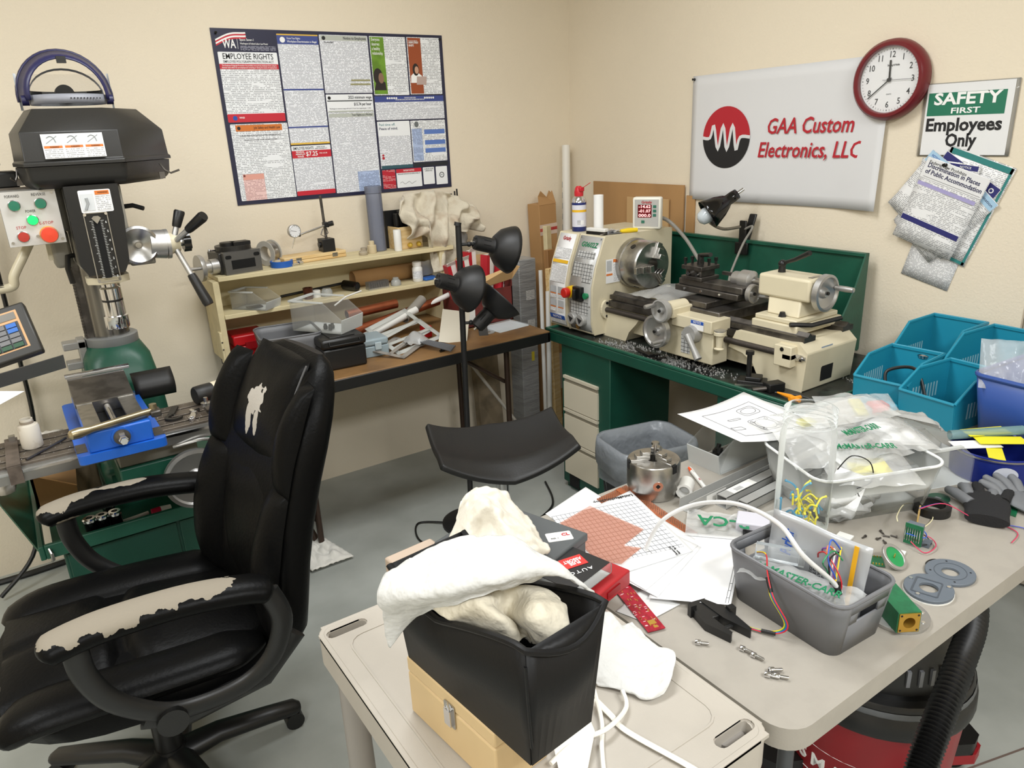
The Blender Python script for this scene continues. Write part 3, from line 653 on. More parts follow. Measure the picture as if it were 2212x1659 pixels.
wheel(XO(1.925,1.90,.86),.062,'carriage_handwheel',grip=.05,ga=-.6)
B().cyl((2.02,1.865,.945),(1.93,1.865,.945),.028,.03,20).build('feed_collar',cream,la);B().box(1.93,1.835,.915,2.06,1.92,.955).build('feed_housing',cream,la,bevel=.006)
wheel(XO(1.915,1.868,.945),.042,'cross_slide_handwheel',m=alumg,grip=.045,ga=2.6,gr=.008)
B().cyl((1.965,1.757,.872),(1.93,1.757,.872),.034,.03,20).build('halfnut_hub',alumg,la);B().tube([(1.925,1.757,.872),(1.915,1.72,.835),(1.91,1.69,.80)],.012,12,rs=[.012,.01,.014]).build('halfnut_lever',alumg,la)
B().lathe([(.016,0),(.018,.004),(.011,.008),(.013,.05),(.021,.053),(.021,.063),(.018,.066)],20,TR(1.975,1.655,.83)).build('thread_dial',cream,la);B().lathe([(.02,0),(.02,.004)],20,TR(1.975,1.655,.896)).build('dial_face',alum,la)
B().cyl((1.965,1.85,.925),(1.94,1.85,.925),.008,n=10).build('clamp_bolt',blackm,la)
# cross slide, compound, tool post
B().box(2.03,1.77,.945,2.36,1.90,.968).build('cross_slide',steeld,la,bevel=.003)
B().box(2.10,1.69,.975,2.20,1.99,.998).box(2.11,1.68,.998,2.19,1.98,1.022).build('compound_slide',steeld,la,bevel=.003)
for yy in (1.77,1.86,1.94):B().cyl((2.11,yy,.987),(2.097,yy,.987),.005,n=8).build('gib_screw',chrome,la)
wheel(YO(2.15,1.672,1.0),.034,'compound_handwheel',m=alum,grip=.05,ga=-.4,gr=.006,depth=.016)
B().box(2.10,1.86,1.022,2.20,1.96,1.036).box(2.112,1.872,1.036,2.188,1.948,1.06).box(2.10,1.86,1.06,2.20,1.96,1.076).build('tool_post',steeld,la,bevel=.002)
for i in range(3):
    for x,y in ((2.112+i*.038,1.869),(2.112+i*.038,1.951)):B().cyl((x,y,1.076),(x,y,1.096),.005,n=8).box(x-.005,y-.005,1.09,x+.005,y+.005,1.102).build('post_bolt',blackm,la)
B().cyl((2.15,1.91,1.076),(2.15,1.91,1.115),.013,.011,14).tube([(2.15,1.91,1.11),(2.13,1.88,1.117),(2.10,1.82,1.128)],.008,10).build('post_lever',blackm,la)
for yy in (1.885,1.925):B().cyl((2.113,yy,1.046),(2.099,yy,1.046),.007,n=12).build('set_screw',chrome,la)
B().box(2.19,1.84,1.04,2.204,1.78,1.052).build('cutting_tool',steeld,la)
# chip shield sheet and bag on the bed
B().grid(lambda u,v:(2.06+.26*u,1.97+.24*v,.93+.035*math.sin(u*PI)*math.sin(v*PI)+.012*fbm(u*4,v*4)),14,14).one('plastic_bag',bagm,'crumpled clear plastic bag on the lathe bed below the chuck','bag')
# tailstock
B().box(2.07,1.42,.908,2.32,1.60,.938).box(2.08,1.43,.938,2.31,1.595,.955).build('tailstock_base',cream,la,bevel=.004)
B().hexa([(2.11,1.445,.955),(2.27,1.445,.955),(2.27,1.57,.955),(2.11,1.57,.955),(2.14,1.46,1.01),(2.24,1.46,1.01),(2.24,1.59,1.01),(2.14,1.59,1.01)]).build('tailstock_neck',cream,la,bevel=.005)
B().box(2.13,1.425,1.006,2.25,1.63,1.083).build('tailstock_body',cream,la,bevel=.01,seg=3)
B().cyl((2.19,1.63,1.035),(2.19,1.69,1.035),.014,n=16).build('quill',steel,la)
B(frame((2.19,1.69,1.035),(0,0,1),(1,0,0))).lathe([(.018,0),(.03,.006),(.036,.01),(.036,.052),(.03,.056),(.028,.058),(.027,.088),(.018,.094),(.006,.095)],24).build('drill_chuck',alum,la)
wheel(YO(2.19,1.418,1.035),.062,'tailstock_handwheel',m=alum,grip=.06,ga=.25,gr=.009)
B().cyl((2.19,1.58,1.083),(2.19,1.58,1.11),.013,.011,14).ball((2.19,1.58,1.112),.014).tube([(2.19,1.575,1.115),(2.175,1.52,1.135),(2.165,1.46,1.165)],.008,10,rs=[.006,.007,.009]).build('quill_lock_lever',blackp,la)
B().cyl((2.10,1.50,.955),(2.10,1.50,.971),.014,.009,6,sm=False).build('clamp_nut',blackm,la);B().box(2.16,1.44,1.083,2.22,1.455,1.085).build('scale_plate',steel,la)
B().tube([(2.06,1.44,.945),(2.12,1.40,.94),(2.22,1.36,.955)],.008,8).one('tailstock_wrench',blackm,'black wrench lying on the lathe ways behind the tailstock foot','wrench')
# metal shavings
shav=B();r2=random.Random(3)
for c,n,s_ in (((1.985,2.10),260,.055),((1.965,1.87),420,.06),((1.99,1.70),160,.05),((2.25,1.31),40,.015),((1.96,2.2),90,.04)):
    for k in range(n):
        x=c[0]+r2.gauss(0,s_*.5);y=c[1]+r2.gauss(0,s_);x=min(max(x,1.925),2.03)if c[0]<2.1 else x;a=r2.random()*PI;l=.002+.005*r2.random()
        shav.add([(x,y,.7390+.006*r2.random()*r2.random()),(x+l*math.cos(a),y+l*math.sin(a),.741+.006*r2.random()),(x+l*math.cos(a)-.0012,y+l*math.sin(a)+.0012,.7395),(x-.001,y+.001,.739)],[(0,1,2,3)])
o=shav.build('metal_shavings',mat('shavings','d0d0ce',.3,.6));tag(o,'loose silver metal shavings scattered on the chip tray','shavings',kind='stuff')
# ---- on the headstock
HZ=1.1555
def can(x,y,z,r,h,prof_,m,nm,t):return B(TR(x,y,z)).lathe(prof_,28).build(nm,m,t)
t=T('spray_can','blue spray lubricant can with red trigger cap on the lathe headstock','spray can',(2.085,2.55,HZ))
B().lathe([(.030,0),(.032,.003),(.032,.122)],28).build('can_body',mat('can_blue','1c2a6b',.3),t,local=True)
B().lathe([(.0322,.02),(.0322,.112)],14,cap=False,a0=PI*.9,a1=PI*1.72).build('can_label',mat('can_label','d9d9e2',.4),t,local=True)
B().lathe([(.0325,.082),(.0325,.092)],14,cap=False,a0=PI*.9,a1=PI*1.72).build('label_band',yellowink,t,local=True);B().lathe([(.0325,.03),(.0325,.048)],8,cap=False,a0=PI*1.2,a1=PI*1.5).build('barcode',fineprint('barcode_can','ececec','222244',10,60,.9,(2,0)),t,local=True)
B().lathe([(.032,.122),(.030,.134),(.022,.146),(.02,.148)],28).build('can_shoulder',chrome,t,local=True)
B().lathe([(.019,.146),(.02,.165),(.016,.182),(.010,.19)],20).box(-.012,-.024,.168,.012,.0,.186).build('spray_cap',mat('cap_red','c4202c',.35),t,local=True,bevel=.003)
B().tube([(0,-.02,.18),(.015,-.06,.205)],.0013,6).build('straw',mat('cap_red','c4202c'),t,local=True)
B(TR(2.11,2.45,HZ)).lathe([(.021,0),(.021,.155),(.017,.155),(.017,.148),(.0001,.148)],24,cap=False).one('paper_roll',mat('roll_white','f0f0ee',.7),'upright white paper roll on the lathe headstock','roll')
t=T('digital_readout','small cream digital readout box with red numbers on the lathe headstock','display',(2.31,2.36,HZ),rz=math.radians(-58))
B().box(-.062,-.02,0,.062,.02,.135).build('housing',mat('dro_cream','e8e6da',.4),t,local=True,bevel=.008)
B().box(-.052,-.0215,.012,.052,-.0195,.125).build('face_plate',mat('panel_silver','bdbdbb'),t,local=True);B().box(-.038,-.0225,.05,.022,-.021,.104).build('screen',mat('led_screen','5a0612',.2,emit=.25),t,local=True)
YF=frame((0,-.0228,0),(1,0,0),(0,0,1))
for i,s_ in enumerate(('-14.62','-01.07','000.0')):text(s_,.0175,mat('led_digit','ffb0b0',.4,emit=1.2),YF@TR(-.008,.0955-.0185*i,0),t,local=True,name='led_number',fit=.052,bold=.02)
for i in range(3):B().box(.028,-.0235,.054+.018*i,.042,-.021,.066+.018*i).build('key',mat('key_green','2c6b58',.5),t,local=True,bevel=.001)
B().box(-.022,-.0235,.026,-.008,-.021,.038).build('key',mat('key_green','2c6b58'),t,local=True);text('Grizzly',.015,redink,YF@TR(0,.114,.0),t,local=True,fit=.045,bold=.02)
B().tube(smooth_path([(2.35,2.37,1.20),(2.40,2.33,1.185),(2.43,2.25,1.11),(2.42,2.15,1.02),(2.40,2.05,.965)],8),.008,8).one('readout_cable',mat('cable_grey','8c8880',.55),'grey cable hanging down from the digital readout into the lathe','cable')
t=T('putty_knife','yellow handled scraper lying in front of the digital readout','scraper',(2.14,2.345,HZ),rz=math.radians(-20))
B().tube([(0,0,.009),(.035,0,.01),(.075,0,.009)],.009,10,rs=[.007,.010,.009]).build('handle',mat('handle_yellow','e8c81a',.4),t,local=True);B().box(-.07,-.014,.003,0,.014,.0045).build('blade',greyp,t,local=True)
t=T('wire_brush','small black and white brush lying on the headstock edge','brush',(2.06,2.40,HZ),rz=math.radians(-80))
B().box(-.05,-.013,.0,.05,.013,.012).build('bristles',blackm,t,local=True);B().box(-.05,-.014,.012,.05,.014,.026).build('back',white,t,local=True,bevel=.003)
B(TR(2.13,2.41,HZ+.001)).grid(lambda u,v:(.10*u-.05,.12*v-.06,.002+.018*abs(fbm(u*3,v*3))),10,10).one('plastic_wrapper',bagm,'crumpled clear wrapper on the lathe headstock behind the brush','wrapper')
t=T('hex_key_set','folded grey hex key set lying on the lathe headstock','tool',(2.10,2.365,HZ),rz=.4)
B().box(-.03,-.009,0,.03,.009,.014).build('handle',greyp,t,local=True,bevel=.003);B().cyl((-.03,0,.008),(-.075,.01,.006),.002,n=6).build('key',steel,t,local=True)
# ---- clamp lamp on the splash guard
t=T('clamp_lamp','black gooseneck clamp lamp clipped to the green splash guard','lamp',(2.56,2.04,1.11))
B().box(2.535,2.005,1.05,2.547,2.07,1.10).box(2.570,2.005,1.05,2.582,2.07,1.10).build('clamp_jaw',blackp,t,bevel=.003)
B().box(2.538,2.02,1.09,2.548,2.055,1.19).hexa([(2.548,2.012,1.095),(2.556,2.012,1.095),(2.556,2.047,1.095),(2.548,2.047,1.095),(2.575,2.0,1.215),(2.585,2.0,1.215),(2.585,2.035,1.215),(2.575,2.035,1.215)]).build('clamp_handle',blackp,t,bevel=.004)
sa=PX(1583,425,2.46);sb=PX(1505,480,2.34)
gn=smooth_path([(2.545,2.045,1.165),(2.50,2.11,1.155),(2.47,2.165,1.19),(2.46,2.17,1.24),tuple(sa)],8)
B().tube(gn,.0065,10).build('gooseneck',mat('gooseneck_chrome','9a9488',.3,.8,bump=.6,bscale=900),t)
AM=axis_m(sa+(sa-sb)*.12,sb)
shd=B(AM).lathe([(.020,0),(.022,.02),(.022,.045),(.030,.055),(.045,.085),(.058,.125),(.062,.142)],28,cap=False).lathe([(.0001,0),(.020,0)],20,cap=False).build('shade',blackg,t,solid=.0015)
B(AM).lathe([(.013,.06),(.016,.10),(.030,.125),(.033,.148),(.026,.172),(.012,.182),(.0001,.183)],24,cap=False).build('bulb',mat('bulb_glass','c9d2d8',.15,coat=.5),t)
B(AM).cyl((0,.0,0),(0,0,-.03),.007,n=10).build('switch_knob',chrome,t)
B().tube(smooth_path([(2.545,2.04,1.15),(2.53,1.98,1.17),(2.50,2.00,1.10),(2.44,2.0,1.0),(2.40,1.98,.96)],8),.005,8).build('power_cord',mat('cable_grey','8c8880'),t)
# ---- tray items
t=T('boring_head_stand','black steel fixture block with upright T bolt on the chip tray','fixture',(1.965,1.50,.7385),rz=.5)
B().box(-.03,-.045,0,.03,.045,.025).box(-.025,-.03,.025,.025,.02,.038).build('block',blackm,t,local=True,bevel=.003);B().cyl((-.005,.012,.038),(-.005,.012,.115),.0085,n=14).cyl((-.005,.012,.112),(-.005,.012,.124),.014,n=14).build('bolt',blackm,t,local=True)
B().box(-.036,-.05,0,-.03,.05,.014).build('edge_strip',steel,t,local=True)
t=T('tool_holder','black quick change tool holder lying beside the fixture block','tool holder',(1.98,1.425,.7385),rz=-.3)
B().box(-.03,-.02,0,.03,.02,.03).build('body',blackm,t,local=True,bevel=.003);B().cyl((-.03,0,.012),(-.075,.01,.01),.008,n=10).build('tool_bit',steeld,t,local=True)
t=T('chuck_key_orange','orange T handle pick lying on the front edge of the chip tray','hand tool',(1.935,1.33,.748),rz=math.radians(80))
B().tube([(-.04,0,.006),(.0,0,.007),(.055,0,.004)],.006,8,rs=[.007,.008,.003]).tube([(-.02,-.022,.007),(-.02,.022,.009)],.007,8).build('handle',mat('handle_orange','f0981c',.45),t,local=True)
B().tube(smooth_path([(1.955,1.40,.745),(1.975,1.33,.75),(1.985,1.28,.745),(1.97,1.265,.745)],6),.0035,6).one('black_lead',blackp,'thin black cord on the chip tray beside the orange handle','cord')
t=T('hand_caliper','black caliper tool lying on the chip tray under the lathe carriage wheel','caliper',(1.955,2.0,.7385),rz=math.radians(74))
B().box(-.09,-.009,.002,.07,.009,.008).box(-.09,-.045,.002,-.075,.0,.008).box(-.05,-.04,.002,-.035,.0,.01).build('beam',blackm,t,local=True,bevel=.001);B().box(-.055,-.014,.008,-.01,.014,.016).build('slider',blackp,t,local=True,bevel=.002)
# ================================================================ milling machine at the left wall
mi=T('milling_machine','green and black drill mill with lever hub and control box against the left wall','milling machine',(.22,2.75,.40))
XZ=lambda y:frame((0,y,0),(1,0,0),(0,0,1))
# head cover, lower pan and upper lid (plan outline)
plan=[(.085,2.45),(.335,2.45),(.50,2.68),(.50,2.95),(.10,2.95),(.065,2.60)]
def inset(pl,k,c=(.26,2.7)):return [(c[0]+(x-c[0])*k,c[1]+(y-c[1])*k) for x,y in pl]
covm=mat('cover_black','232220',.42,bump=.05,bscale=250)
B().loft([[(x,y,z) for x,y in inset(plan,k)] for k,z in ((.86,1.485),(.95,1.50),(.975,1.545))],sm=False).build('cover_pan',covm,mi,bevel=.012,seg=3)
B().loft([[(x,y,z) for x,y in inset(plan,k)] for k,z in ((1.0,1.547),(1.0,1.557),(.975,1.56),(.955,1.635),(.70,1.695),(.69,1.697))],sm=False).build('cover_lid',covm,mi,bevel=.01,seg=3)
lab=mat('label_white','e9e9e9');lfp=fineprint('machine_label_print3','e9e9e9','3a3a3a',200,14,.75,(0,2));pict=mat('pictogram_grey','b5b8ba')
CF=frame((.215,2.4555,1.597),(1,0,0),(0,.075,1))@TR(0,0,.002)
LB=plate(CF,-.075,-.032,.075,.032,lab,mi,'warning_label',.001)
for i in range(3):
    x=-.05+.05*i
    plate(CF,x-.022,.002,x+.022,.03,mat('pictogram_pale','d3d6d8',.5),LB,'pictogram',z=.001);plate(CF,x-.022,-.005,x+.022,.001,orangeink,LB,'warning_band',z=.001);plate(CF,x-.022,-.03,x+.022,-.007,lfp,LB,'print_block',z=.001)
    text('WARNING!',.0055,ink,CF@TR(x+.003,-.002,.0022),LB,fit=.022,ext=.0001);B(CF@TR(x,.016,.0016)).tube([(-.015,-.008,0),(.012,.010,0)],.0008,4).tube(smooth_path([(-.012,.006,0),(-.004,.010,0),(.004,.006,0),(.008,-.006,0)],4),.0012,4).build('drawing',greyink,LB)
# lid latches
for P_,d in (((.447,2.585,1.535),(.05,.012,0)),((.072,2.60,1.54),(-.02,-.02,0))):
    B().tube([P_,(P_[0]+d[0]*.2,P_[1]-.012,P_[2]-.02),(P_[0]+d[0]*.5,P_[1]-.014,P_[2]-.03),(P_[0]+d[0],P_[1]-.02,P_[2]-.022)],.003,6).cbox((P_[0],P_[1]-.006,P_[2]-.035),(.016,.006,.02)).build('lid_latch',steeld,mi)
# head casting
hd=mat('head_grey','8b877c',.45,bump=.04)
B().box(.165,2.50,1.25,.315,2.86,1.49).box(.125,2.56,1.36,.17,2.80,1.49).box(.11,2.60,1.25,.16,2.68,1.36).build('head_casting',hd,mi,bevel=.01)
B().prism([(.165,1.49),(.165,1.40),(.163,1.27),(.18,1.238),(.275,1.238),(.292,1.27),(.302,1.40),(.302,1.49)],-2.50,-2.452,frame((0,0,0),(1,0,0),(0,0,1))).build('front_panel',blackp,mi,bevel=.004)
SF=lambda x,z,o=0:frame((x,2.452-o,z),(1,0,0),(0,0,1))
q=plate(SF(.237,1.445,.001),-.04,-.03,.042,.032,lab,mi,'safety_label',.001,r=.004);plate(SF(.237,1.445,.0025),.002,.018,.038,.029,orangeink,q,'warning_band');plate(SF(.237,1.445,.0025),.002,-.025,.038,.015,lfp,q,'print_block')
plate(SF(.237,1.445,.0025),-.036,-.024,-.004,.022,mat('pictogram_pale','d3d6d8'),q,'pictogram');B(SF(.217,1.444,.0032)).tube([(-.008,-.02,0),(0,-.004,0),(-.002,.012,0)],.004,6).build('hand_drawing',greyink,q);text('WARNING!',.007,ink,SF(.259,1.4685,.0032),q,fit=.026,ext=.0001)
# depth scale
sc_=B(SF(.229,1.315,.001)).prism(rrect(-.031,-.10,.031,.10,.004),0,.002,hole=rrect(-.0285,-.0975,.0285,.0975,.003)).build('depth_scale',steel,mi)
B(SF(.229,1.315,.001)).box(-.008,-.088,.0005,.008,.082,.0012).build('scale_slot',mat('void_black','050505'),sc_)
for k in range(36):
    for s_ in (-1,1):B(SF(.229,1.315,.001)).box(s_*.0095,-.085+k*.0046,.0008,s_*(.018 if k%5 ==0 else .0145),-.0842+k*.0046,.0014).build('scale_mark',whiteink,sc_)
for k in range(7):text(str(k),.009,whiteink,SF(.252,1.23+k*.026,.0025),sc_,ext=.0001,name='numeral')
for x,z in ((.202,1.41),(.256,1.41),(.202,1.221),(.256,1.221)):B(SF(x,z,.002)).cyl((0,0,0),(0,0,.003),.004,n=10).build('scale_screw',chrome,sc_)
B(SF(.229,1.395,.002)).prism([(-.012,.004),(0,-.012),(.012,.004),(.006,.01),(-.006,.01)],0,.004).build('depth_pointer',steel,sc_)
# control box
cb=B().box(.008,2.505,1.335,.148,2.60,1.485).build('control_box',mat('box_grey','8f8d88',.45),mi,bevel=.003)
KF=lambda x,z,o=0:frame((x,2.505-o,z),(1,0,0),(0,0,1))
plate(KF(.078,1.41,.0),-.069,-.074,.069,.074,mat('panel_face','d5d4d2',.3,.3),cb,'panel_face',.002)
for nm,x,z,r,m,s_,h in (('forward_button',.042,1.447,.0145,mat('push_green','27745a',.3),'FORWARD',.012),('reverse_button',.105,1.448,.0145,mat('push_green','27745a'),'REVERSE',.012),('power_lamp',.077,1.405,.014,mat('lamp_green','12e85e',.3,emit=1.3),'POWER',.010),('stop_button',.046,1.362,.0145,mat('push_red','b3352c',.3),'STOP',.012),('emergency_stop',.108,1.362,.022,mat('estop_orange','e0452a',.35),'E-STOP',.026)):
    k=B(KF(x,z,.002)).lathe([(r*1.05,0),(r*1.05,h*.4),(r*.95,h*.5)],24).build(nm+'_bezel',steel if r<.02 else mat('estop_yellow2','e8a23a',.4),cb)
    B(KF(x,z,.002)).lathe([(r*.85,h*.3),(r,h*.6) if r>.02 else (r*.9,h*.7),(r*.92,h),(.0001,h*1.05)],24,cap=False).build(nm,m,k)
    text(s_,.011,redink if 'STOP' in s_ else ink,KF(x,z+r+.010,.0025),cb,ext=.0001,fit=.034 if len(s_)>5 else .024)
for x,z in ((.018,1.347),(.139,1.347),(.138,1.476),(.08,1.36)):B(KF(x,z,.002)).cyl((0,0,0),(0,0,.003),.004,n=10).build('panel_screw',steel,cb)
# column bracket with wheel arm at left
B().tube(smooth_path([(.06,2.62,1.335),(.03,2.61,1.29),(.0,2.60,1.245),(-.01,2.60,1.215),(-.06,2.60,1.21)],6),.013,10).build('raise_crank',cream,mi);B().cyl((-.03,2.60,1.212),(-.12,2.60,1.212),.012,n=12).build('crank_grip',blackp,mi)
B().box(.098,2.62,1.275,.115,2.66,1.34).build('chain_guard',cream,mi)
# quill lock levers
B().tube([(.315,2.58,1.415),(.345,2.56,1.418),(.37,2.54,1.408)],.007,8).build('quill_lock',blackp,mi)
B().tube([(.17,2.60,1.285),(.145,2.585,1.285),(.138,2.58,1.25),(.142,2.58,1.205)],.008,8).build('head_lock',blackp,mi)
# feed dial, hub and levers
hub=B(frame((.327,2.50,1.308),(1,0,0),(0,0,1))).lathe([(.045,0),(.05,.005),(.056,.01),(.057,.032),(.05,.038),(.046,.034),(.010,.020),(.008,.028),(.0001,.028)],36,cap=False).build('feed_dial',steel,mi)
B().cyl((.36,2.50,1.305),(.405,2.50,1.30),.042,.044,28).cyl((.405,2.5,1.30),(.415,2.5,1.30),.045,n=28).build('hub_housing',alum,mi)
B().cyl((.415,2.50,1.30),(.445,2.50,1.30),.034,.026,20).build('lever_hub',cream,mi)
B().box(.30,2.50,1.245,.37,2.58,1.285).build('hub_bracket',hd,mi,bevel=.005)
for p1 in (PY(388,455,2.50),PY(440,466,2.38),PY(452,658,2.42)):
    p0=Vector((.425,2.49,1.30));d=p1-p0
    lv=B().cyl(p0,p0+d*.55,.0085,n=12).build('feed_lever',alum,mi);B().tube([p0+d*.5,p0+d*.56,p0+d*.95,p0+d],.014,14,rs=[.012,.0135,.0165,.0145]).build('lever_grip',blackp,lv)
B().cyl((.445,2.50,1.30),(.458,2.50,1.30),.012,n=12).build('knob_stem',steel,mi)
B(frame((.455,2.5,1.30),(0,1,0),(0,0,1))).prism([(r*math.cos(a),r*math.sin(a)) for k in range(28) for a,r in ((2*PI*k/28,.030 if k%4<2 else .026),)],0,.022).build('star_knob',blackg,mi,bevel=.003)
# spindle
B().cyl((.232,2.53,1.245),(.232,2.53,1.215),.05,.048,28).build('quill_collar',steeld,mi);B().prism(circ(.062,8,.232,2.53,PI/8),1.205,1.225).build('spindle_ring',cream,mi,bevel=.003)
B().lathe([(.032,1.062),(.034,1.066),(.034,1.10),(.029,1.102),(.029,1.145),(.026,1.147),(.026,1.150),(.029,1.152),(.029,1.185),(.022,1.19),(.022,1.21)],28,TR(.232,2.53,0)).build('spindle',chrome,mi)
B().lathe([(.0295,1.146),(.0295,1.151)],28,TR(.232,2.53,0),cap=False).build('spindle_band',blackm,mi);B().cyl((.232,2.502,1.08),(.232,2.494,1.08),.004,n=8).build('set_screw',blackm,mi)
# column
B().cyl((.24,2.93,.95),(.24,2.93,1.50),.063,n=36).build('column',mat('column_steel','8f8d89',.22,.9,vary=.35,vscale=30,stretch=(1,1,.05)),mi)
B().box(.165,2.90,.955,.185,2.93,1.40).build('column_rack',steeld,mi)
for k in range(40):B().box(.158,2.90,.965+k*.0105,.166,2.93,.971+k*.0105).build('rack_tooth',steeld,mi)
B().lathe([(.083,.925),(.086,.93),(.086,.958),(.08,.962)],36,TR(.24,2.93,0)).build('column_collar',mat('collar_grey','8a8c8c',.4,.3),mi)
def rr(cx,cy,hx,hy,r,z):return [(cx+x,cy+y,z) for x,y in rrect(-hx,-hy,hx,hy,r,5)]
B().loft([rr(.24,2.92,.13,.15,.04,.52),rr(.24,2.92,.115,.14,.045,.80),rr(.24,2.925,.105,.12,.06,.89),rr(.24,2.93,.085,.085,.075,.93)]).build('column_base',green,mi)
B().box(.10,2.55,.52,.38,3.05,.60).build('base',green,mi,bevel=.02);B().box(.13,2.30,.58,.36,2.62,.69).build('knee_slide',green,mi,bevel=.006)
B().box(.135,2.31,.69,.355,2.60,.735).build('saddle',hd,mi,bevel=.004)
# table
tb=B().box(-.32,2.275,.745,.52,2.485,.772).build('table',mat('table_iron','6f665c',.45,.6,bump=.1,bscale=120,vary=.3,vscale=20),mi)
for y0,y1 in ((2.275,2.305),(2.318,2.365),(2.378,2.428),(2.441,2.485)):B().box(-.32,y0,.772,.52,y1,.79).build('table_land',mat('table_iron','6f665c'),tb,bevel=.0015)
for y0 in (2.305,2.365,2.428):B().box(-.32,y0,.768,.52,y0+.013,.7725).build('t_slot',blackm,tb)
fr_=B().box(-.32,2.262,.742,.52,2.275,.782).build('front_rail',mat('rail_aluminium','a5a4a2',.3,.8),mi);B().box(-.32,2.258,.768,.52,2.263,.776).build('rail_bead',chrome,fr_)
plate(frame((.49,2.2605,.76),(1,0,0),(0,0,1)),-.04,-.014,.03,.014,lab,fr_,'rail_label',.001);B(frame((.485,2.259,.76),(1,0,0),(0,0,1))).prism(rrect(-.034,-.013,.034,.013,.001),0,.0005,hole=rrect(-.032,-.011,.032,.011,.001)).build('label_border',redink,fr_);text('Grizzly Industrial',.008,redink,frame((.485,2.2585,.765),(1,0,0),(0,0,1)),fr_,fit=.055,ext=.0001)
B(frame((.325,2.30,.625),(1,0,0),(0,0,1))).lathe([(.02,0),(.02,.04),(.082,.045),(.085,.04),(.094,.045),(.094,.062),(.083,.064),(.078,.056),(.03,.05),(.022,.062),(.0001,.062)],36,cap=False).build('cross_handwheel',alum,mi)
B().tube(smooth_path([(.28,2.262,.735),(.36,2.25,.742),(.43,2.24,.72),(.50,2.25,.68)],8),.005,8).build('coolant_line',steel,mi)
# stand
st=T('machine_stand','green steel stand with open chip tray carrying the milling machine','stand',(.2,2.65,0))
B().box(-.08,2.36,.455,.62,3.10,.465).build('tray_floor',green,st);B().box(-.10,2.345,.455,.64,2.36,.50).box(-.10,3.10,.455,.64,3.115,.50).box(-.115,2.345,.455,-.10,3.115,.50).box(.64,2.345,.455,.655,3.115,.50).build('tray_rim',green,st,bevel=.003)
B().add([(-.115,2.345,.49),(-.115,3.0,.49),(-.19,3.0,.56),(-.19,2.60,.56)],[(0,1,2,3)]).build('splash_lip',green,st,solid=.004)
B().box(-.06,2.40,.02,.60,3.08,.455).build('cabinet_body',greend,st,bevel=.005);B().box(-.05,2.394,.05,.26,2.40,.43).build('door',greend,st,bevel=.002);B().box(.27,2.394,.05,.59,2.40,.43).build('door',greend,st,bevel=.002)
B().tube([(-.09,2.352,.49),(-.085,2.335,.475),(-.085,2.335,.455),(-.09,2.35,.445)],.005,8).build('hook',steel,st)
B().box(.10,2.55,.465,.38,3.05,.52).build('machine_pad',green,st)
# ---- vise
VB=mat('vise_blue','1d5fc0',.35,bump=.05,bscale=100)
vi=T('milling_vise','blue based steel milling vise bolted on the mill table','vise',(.15,2.37,.79))
B().prism(rrect(.035,2.14,.255,2.66,.015,3),.79,.815).build('base',VB,vi,bevel=.003)
B().box(.065,2.15,.815,.225,2.20,.872).box(.065,2.20,.815,.095,2.60,.855).box(.195,2.2,.815,.225,2.6,.855).build('body',VB,vi,bevel=.004)
B().box(.068,2.19,.855,.11,2.45,.866).box(.18,2.19,.855,.222,2.45,.866).build('ways',steel,vi)
B().prism([(2.455,.815),(2.455,.868),(2.50,.876),(2.59,.905),(2.62,.905),(2.62,.815)],.066,.226,frame((0,0,0),(0,1,0),(0,0,1))).build('fixed_jaw',steeld,vi,bevel=.002)
B().box(.068,2.445,.815,.228,2.456,.868).build('jaw_plate',steel,vi)
for x in (.10,.195):B().cyl((x,2.4445,.845),(x,2.4435,.845),.007,n=14).build('jaw_hole',blackm,vi)
B().cyl((.147,2.4445,.85),(.147,2.4433,.85),.006,n=12).build('center_hole',blackm,vi)
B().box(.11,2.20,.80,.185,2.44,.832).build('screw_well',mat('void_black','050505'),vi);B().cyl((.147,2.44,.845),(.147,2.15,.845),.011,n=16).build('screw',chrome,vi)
B().cyl((.147,2.20,.845),(.147,2.145,.845),.026,n=24).build('screw_boss',VB,vi);B().cyl((.147,2.146,.845),(.147,2.138,.845),.021,n=24).build('washer',steeld,vi);B().cyl((.147,2.14,.845),(.147,2.115,.845),.014,.012,6,sm=False).cyl((.147,2.12,.845),(.147,2.10,.845),.010,n=6,sm=False).build('hex_end',chrome,vi)
for x in (.048,.242):B().box(x-.013,2.17,.815,x+.013,2.24,.8165).build('slot_wear',steeld,vi)
# vise handle lying across
t=T('vise_crank','long tapered steel crank handle resting across the blue vise','handle',(.14,2.23,.872))
a,b_=PZ(148,942,.885),PZ(332,887,.885)
B().tube([a,a+(b_-a)*.03,a+(b_-a)*.12,a+(b_-a)*.25,a+(b_-a)*.9,b_],.012,14,rs=[.006,.0135,.015,.0095,.0115,.009]).build('grip',mat('handle_brass','b3a483',.3,.8,vary=.3,vscale=8),t);B().box(b_.x-.012,b_.y-.03,.874,b_.x+.016,b_.y+.012,.892).build('socket',steeld,t,bevel=.004);B().cyl((b_.x,b_.y,.885),(b_.x,b_.y,.905),.010,n=14).build('stud',mat('handle_brass','b3a483'),t)
# rubber guard behind the vise
B().grid(lambda u,v:(.245+.125*u,2.62+.03*v-.06*math.sin(v*PI)*.5,.792+.085*v),6,8).one('rubber_flap',mat('rubber_black','161514',.5),'curved black rubber chip guard beside the vise jaw','guard',solid=.003)
t=T('guard_rail','ribbed aluminium backstop rail behind the vise jaw','rail',(.15,2.64,.905))
B().box(.062,2.622,.905,.246,2.645,.913).build('rail',alum,t,bevel=.001)
for k in range(3):B().box(.062,2.6245+k*.007,.913,.246,2.6275+k*.007,.916).build('rib',chrome,t)
